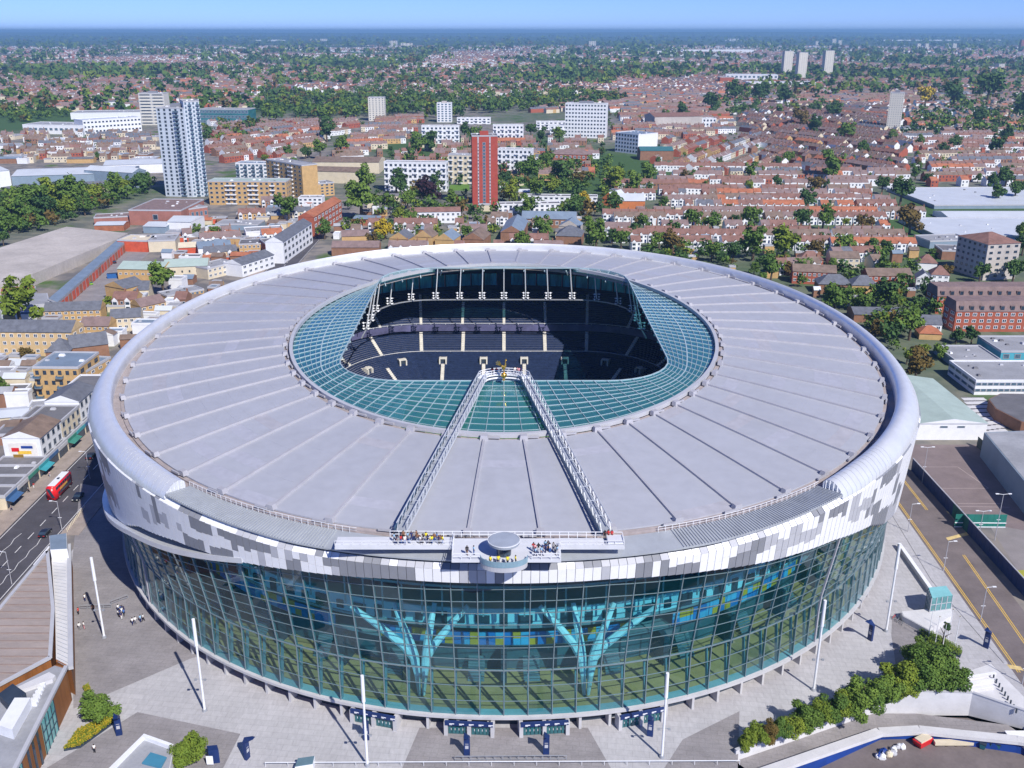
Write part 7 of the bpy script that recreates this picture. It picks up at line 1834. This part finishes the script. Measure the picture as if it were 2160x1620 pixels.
wn = MB(); wn.mi = 0; wn.box(-.6, .6, -.06, 0, 0, 1.3); wn.mi = 1; wn.box(-.5, .5, -.09, -.06, .1, 1.2); HWIN = wn.mesh('window', [M_WHITE, G_DARK])
dr = MB(); dr.box(-.5, .5, -.08, 0, 0, 2.1); HDOOR = dr.mesh('door', M_NAVY)
def where(x, y):
    px, py = proj(x, y)
    return 'right of the red tower' if px > 1240 else 'between stadium and red tower' if px > 680 else 'left of the stadium'
for h in HS[:300]:
    x, y, rz, w, dep, he, hr, rc, wc = h; wl, rf = house_meshes(w, dep, 5.5, 2.9, rc, wc)
    t = thing('terraced_house', f'{RN[rc]} {WN[wc]} terraced house {where(x, y)}', 'house', (x, y, 0), rz, f'{RN[rc]} {WN[wc]} terraced houses, {where(x, y)}')
    inst('wall', wl, t); r_ = inst('roof', rf, t); inst('chimney', CHIM, r_, (w / 2 - .5, dep / 2, 7.9), radians(90))
    if cos(rz) > .5: inst('bay_window', BAY[rc], t, (-w * .2, 0, 0)); inst('window', HWIN, t, (w * .3, 0, 3.3)); inst('door', HDOOR, t, (w * .3, 0, 0))
    else: inst('window', HWIN, t, (-w * .22, 0, 3.3)); inst('window', HWIN, t, (w * .22, 0, 3.3)); inst('door', HDOOR, t, (w * .22, 0, 0))
# all farther terraces as one object
mb = MB(); NW = len(ROOFS)
SM = ROOFS + WALLS + [G_DARK]
def far_house(h, full=True):
    x, y, rz, w, dep, he, hr, rc, wc = h; c, s = cos(rz), sin(rz)
    T_ = lambda p: (x + p[0] * c - p[1] * s, y + p[0] * s + p[1] * c, p[2])
    a = w / 2; i = len(mb.v)
    mb.v += [T_(p) for p in ((-a, 0, 0), (a, 0, 0), (a, dep, 0), (-a, dep, 0), (-a, 0, he), (a, 0, he), (a, dep, he), (-a, dep, he), (-a, dep / 2, he + hr), (a, dep / 2, he + hr))]
    for f, m in (((0, 1, 5, 4), wc + NW), ((1, 2, 6, 9, 5), wc + NW), ((2, 3, 7, 6), wc + NW), ((3, 0, 4, 8, 7), wc + NW), ((4, 5, 9, 8), rc), ((6, 7, 8, 9), rc)): mb.f.append(tuple(i + k for k in f)); mb.m.append(m)
    if full:
        mb.mi = 3 + NW; j = len(mb.v); k0 = a - .5
        q = [T_(p) for p in ((k0 - .4, dep / 2 - .4, he + hr - .4), (k0 + .4, dep / 2 - .4, he + hr - .4), (k0 + .4, dep / 2 + .4, he + hr - .4), (k0 - .4, dep / 2 + .4, he + hr - .4))]; mb.hexa(q + [(p[0], p[1], p[2] + 1.7) for p in q])
        mb.mi = 2 * NW
        for xx, zz in ((-a * .5, 3.4), (a * .45, 3.4), (-a * .5, .9)):
            mb.face([T_(p) for p in ((xx - .55, -.05, zz), (xx + .55, -.05, zz), (xx + .55, -.05, zz + 1.3), (xx - .55, -.05, zz + 1.3))])
for h in HS[300:]: far_house(h, h[1] < 1500)
# scattered suburbs out to the hills
def vnoise(x, y, sc, seed):
    g = np.random.default_rng(seed); ph = g.uniform(0, 6.28, (7, 2)); dr_ = g.uniform(0, 6.28, 7); fr = g.uniform(.6, 1.9, 7); v = 0
    for k in range(7): v = v + np.sin((x * np.cos(dr_[k]) + y * np.sin(dr_[k])) * fr[k] / sc + ph[k, 0])
    return v / 7
N = 42000
dist = 2000 * np.exp(NPR.uniform(0, 1.0, N) ** .9 * math.log(5.2)); lat = NPR.uniform(-.60, .62, N); fx, fy = dist * lat, dist
nz = vnoise(fx, fy * .5, 190, 3); sel = (nz > -.1)
an = vnoise(fx, fy, 400, 8) * 3
for x, y, a in zip(fx[sel], fy[sel], an[sel]):
    rc = R.choices(range(5), RD)[0]; far_house((x, y, a + (0 if R.random() < .7 else 1.57), R.uniform(8, 26), R.uniform(8, 12), R.uniform(5.5, 7.5), R.uniform(2.5, 4), rc, R.choices(range(5), (.55, .25, .12, .08, 0))[0]), False)
o = mb.build('distant_houses', SM); o['kind'] = 'stuff'; tag(o, 'dense mass of distant tiled houses spreading to the horizon', 'houses')
nfar = len(HS)
# garden trees: the largest stand alone up to 300, the rest and the woods are one mass
GT = [g for g in GT if free(g[0], g[1], 1)]
GT.sort(key=lambda g: hypot(g[0], g[1]))
ind = max(0, 290 - tcount - 6)
for x, y, r in GT[:ind]:
    tn = R.choice(('deep', 'mid', 'mid', 'deep', 'lime', 'rust')); px, py = proj(x, y)
    tree(x, y, r * 2.3, r, tn, f'{tone_word[tn]} leafy tree in the {zone(px, py)} of the town', f'{tone_word[tn]} town trees, {zone(px, py)}', name='broadleaf_tree')
rest_t = [(x, y, r, 40) for x, y, r in GT[ind:]]
def wood(poly, n, r0, r1, leaves=40, chk=True):
    xs = [p[0] for p in poly]; ys = [p[1] for p in poly]; c = 0; it = 0
    while c < n and it < n * 20:
        it += 1; px, py = R.uniform(min(xs), max(xs)), R.uniform(min(ys), max(ys))
        if not inpoly(px, py, poly): continue
        p = spot(px, py)
        if chk and not free(p.x, p.y, 1): continue
        rest_t.append((p.x, p.y, R.uniform(r0, r1), leaves)); c += 1
wood([(560, 255), (565, 200), (720, 200), (860, 185), (1180, 190), (1330, 215), (1200, 232), (1000, 240), (960, 250), (800, 245), (680, 255)], 900, 6, 11)
wood([(0, 500), (0, 430), (180, 400), (320, 388), (330, 402), (200, 452), (60, 500)], 130, 4, 7, 70); wood([(0, 255), (0, 240), (120, 235), (160, 244), (40, 262)], 60, 5, 8)
wood([(1400, 560), (1400, 545), (1560, 550), (1760, 640), (1900, 760), (1900, 700), (1800, 620), (1640, 555)], 46, 3, 5.5, 80); wood([(1290, 545), (1290, 525), (1760, 535), (1930, 545), (1990, 640), (1930, 720), (1860, 700), (1700, 590)], 70, 2.8, 5.5, 80); wood([(700, 530), (730, 400), (830, 390), (860, 470), (1000, 480), (1250, 470), (1250, 530), (1000, 520)], 50, 3, 5.5, 80); wood([(1900, 290), (1960, 200), (2200, 195), (2200, 290)], 170, 6, 10); wood([(1500, 245), (1500, 205), (1760, 215), (1760, 240)], 90, 6, 9)
wood([(800, 450), (830, 330), (1280, 320), (1380, 400), (1280, 470), (1050, 470)], 190, 4, 7.5, 60); wood([(400, 300), (440, 255), (560, 265), (560, 300)], 40, 5, 8)
for (P, n) in (([(0, 165), (0, 140), (900, 140), (1000, 160), (600, 165)], 480), ([(1000, 165), (1000, 142), (1900, 146), (1500, 168)], 300), ([(1560, 210), (1600, 140), (2200, 140), (2200, 200)], 380), ([(0, 240), (0, 165), (600, 165), (600, 240)], 260), ([(560, 185), (620, 165), (1300, 165), (1300, 185)], 320)): wood(P, n, 7, 14, 16)
N = 15000
dist = 2600 * np.exp(NPR.uniform(0, 1, N) * math.log(9)); lat = NPR.uniform(-.62, .64, N); fx, fy = dist * lat, dist
nz = vnoise(fx, fy * .5, 190, 3) + NPR.uniform(-.25, .25, N); sel = nz < -.10
for x, y in zip(fx[sel], fy[sel]): rest_t.append((x, y, R.uniform(9, 17) * (1 + (y - 2600) / 9000), 9))
Q = []; mi = []
tones = ['deep', 'mid', 'lime', 'rust']
proto = [crown_geo(500 + k, 400, .16) .reshape(-1, 4, 3) for k in range(5)]
pick = {}
bank = {k: [] for k in tones}
for x, y, r, nl in rest_t:
    g = proto[R.randrange(5)]; s = R.randrange(0, 400 - nl); sub = np.roll(g, s, 0)[:nl] * (1 if nl > 50 else 1.0); cc = sub.mean(1, keepdims=True)
    k_ = {80: 1.25, 70: 1.3, 60: 1.4, 40: 1.75, 16: 2.6, 9: 3.2}[nl]
    sub = (cc + (sub - cc) * k_) * r * np.array([1, 1, .95]) + np.array([x, y, r * 1.05])
    bank[R.choices(tones, (.34, .42, .17, .07))[0]].append(sub.reshape(-1, 3))
allq = np.concatenate([np.concatenate(bank[k]) for k in tones]); me = quads_mesh('distant_trees', allq, LEAF['deep'])
for k in tones[1:]: me.materials.append(LEAF[k])
cnt = [len(np.concatenate(bank[k])) // 4 for k in tones]
if len(me.polygons) == sum(cnt): me.polygons.foreach_set('material_index', np.repeat(np.arange(4), cnt).astype(np.int32))
o = inst('distant_trees', me); o['kind'] = 'stuff'; tag(o, 'woods, garden trees and tree belts spread through the distant town', 'trees')
# open fields
for P, m in (([(2030, 262), (2050, 238), (2120, 240), (2140, 256), (2090, 262)], 0), ([(2040, 300), (2060, 290), (2140, 290), (2130, 302)], 0), ([(140, 160), (150, 155), (300, 154), (290, 160)], 0), ([(0, 82), (0, 77), (45, 77), (50, 81)], 1), ([(1070, 395), (1060, 383), (1140, 378), (1160, 392)], 0), ([(945, 402), (950, 390), (990, 388), (990, 402)], 0)):
    sheet('grass_field', P, .02, mat('field_green', (.10, .20, .03), .95, 0, .2, .02) if not m else mat('field_straw', (.42, .33, .15), .95, 0, .15, .02))
# low hills on the horizon
hx = np.linspace(-13000, 13000, 90); mb = MB()
for k, (yd, hh) in enumerate(((10500, 45), (15000, 95), (22000, 140))):
    X = hx * yd / 14000 * 1.25; z = hh * (.62 + .38 * vnoise(X, X * 0, yd * .12, 20 + k)) 
    for i in range(len(X) - 1):
        mb.face([(X[i], yd - 2200, -2), (X[i + 1], yd - 2200, -2), (X[i + 1], yd, z[i + 1]), (X[i], yd, z[i])]); mb.face([(X[i], yd, z[i]), (X[i + 1], yd, z[i + 1]), (X[i + 1], yd + 3500, -2), (X[i], yd + 3500, -2)])
struct('hills', mb, mat('far_hills', (.02, .055, .025), .95, 0, 0, .0035, col2=(.075, .10, .05), fine=.3), smooth=True)

# cars parked along the nearer streets
for k in range(34):
    u = R.random(); a, b = R.choice((((1300, 517), (1900, 519)), ((1450, 469), (1840, 470)), ((1500, 439), (1820, 441)), ((880, 480), (960, 478)), ((560, 560), (655, 500))))
    p = spot(*a).lerp(spot(*b), u); d = spot(*b) - spot(*a); cn = R.choice(('black', 'white', 'silver', 'grey', 'blue', 'red', 'silver'))
    if any((p - q).length < 5.5 for q in PL if isinstance(q, Vector)): continue
    PL.append(p); car(p.x, p.y - 3, atan2(d.y, d.x), cn, f'{cn} car parked in the residential streets behind the stadium', 'cars parked in the residential streets', z=.02)
# ---------------------------------------------------------------- the air
vm = bpy.data.materials.new('haze_air'); vm.use_nodes = True; nt = vm.node_tree; nt.nodes.clear()
vo_ = nt.nodes.new('ShaderNodeOutputMaterial'); pv_ = nt.nodes.new('ShaderNodeVolumePrincipled'); pv_.inputs['Density'].default_value = .00009; pv_.inputs['Color'].default_value = (.34, .64, .97, 1); pv_.inputs['Anisotropy'].default_value = .1
nt.links.new(pv_.outputs[0], vo_.inputs['Volume'])
mb = MB(); mb.box(-FAR - 50, FAR + 50, -550, FAR + 50, -7, 165); hz = mb.build('haze', vm); hz['kind'] = 'stuff'; tag(hz, 'thin blue haze of distant air over the town', 'haze')

# ---------------------------------------------------------------- look-alikes are told apart by their place in the photograph
UN = 'first second third fourth fifth sixth seventh eighth ninth tenth eleventh twelfth thirteenth fourteenth fifteenth sixteenth seventeenth eighteenth nineteenth'.split()
TN = {2: 'twent', 3: 'thirt', 4: 'fort', 5: 'fift', 6: 'sixt', 7: 'sevent', 8: 'eight', 9: 'ninet'}
def ordinal(n):
    if n < 20: return UN[n - 1]
    return TN[n // 10] + ('ieth' if n % 10 == 0 else 'y-' + UN[n % 10 - 1])
by = {}
for o in list(C.objects):
    if o.parent is None and 'label' in o and 'category' in o: by.setdefault(o['label'], []).append(o)
for l, L in by.items():
    if len(L) < 2 or len(L) > 99: continue
    L.sort(key=lambda o: proj(*o.location)[0])
    for k, o in enumerate(L):
        o['label'] = ('leftmost ' if k == 0 else 'rightmost ' if k == len(L) - 1 else '') + l + ('' if k in (0, len(L) - 1) else f', {ordinal(k + 1)} from left')
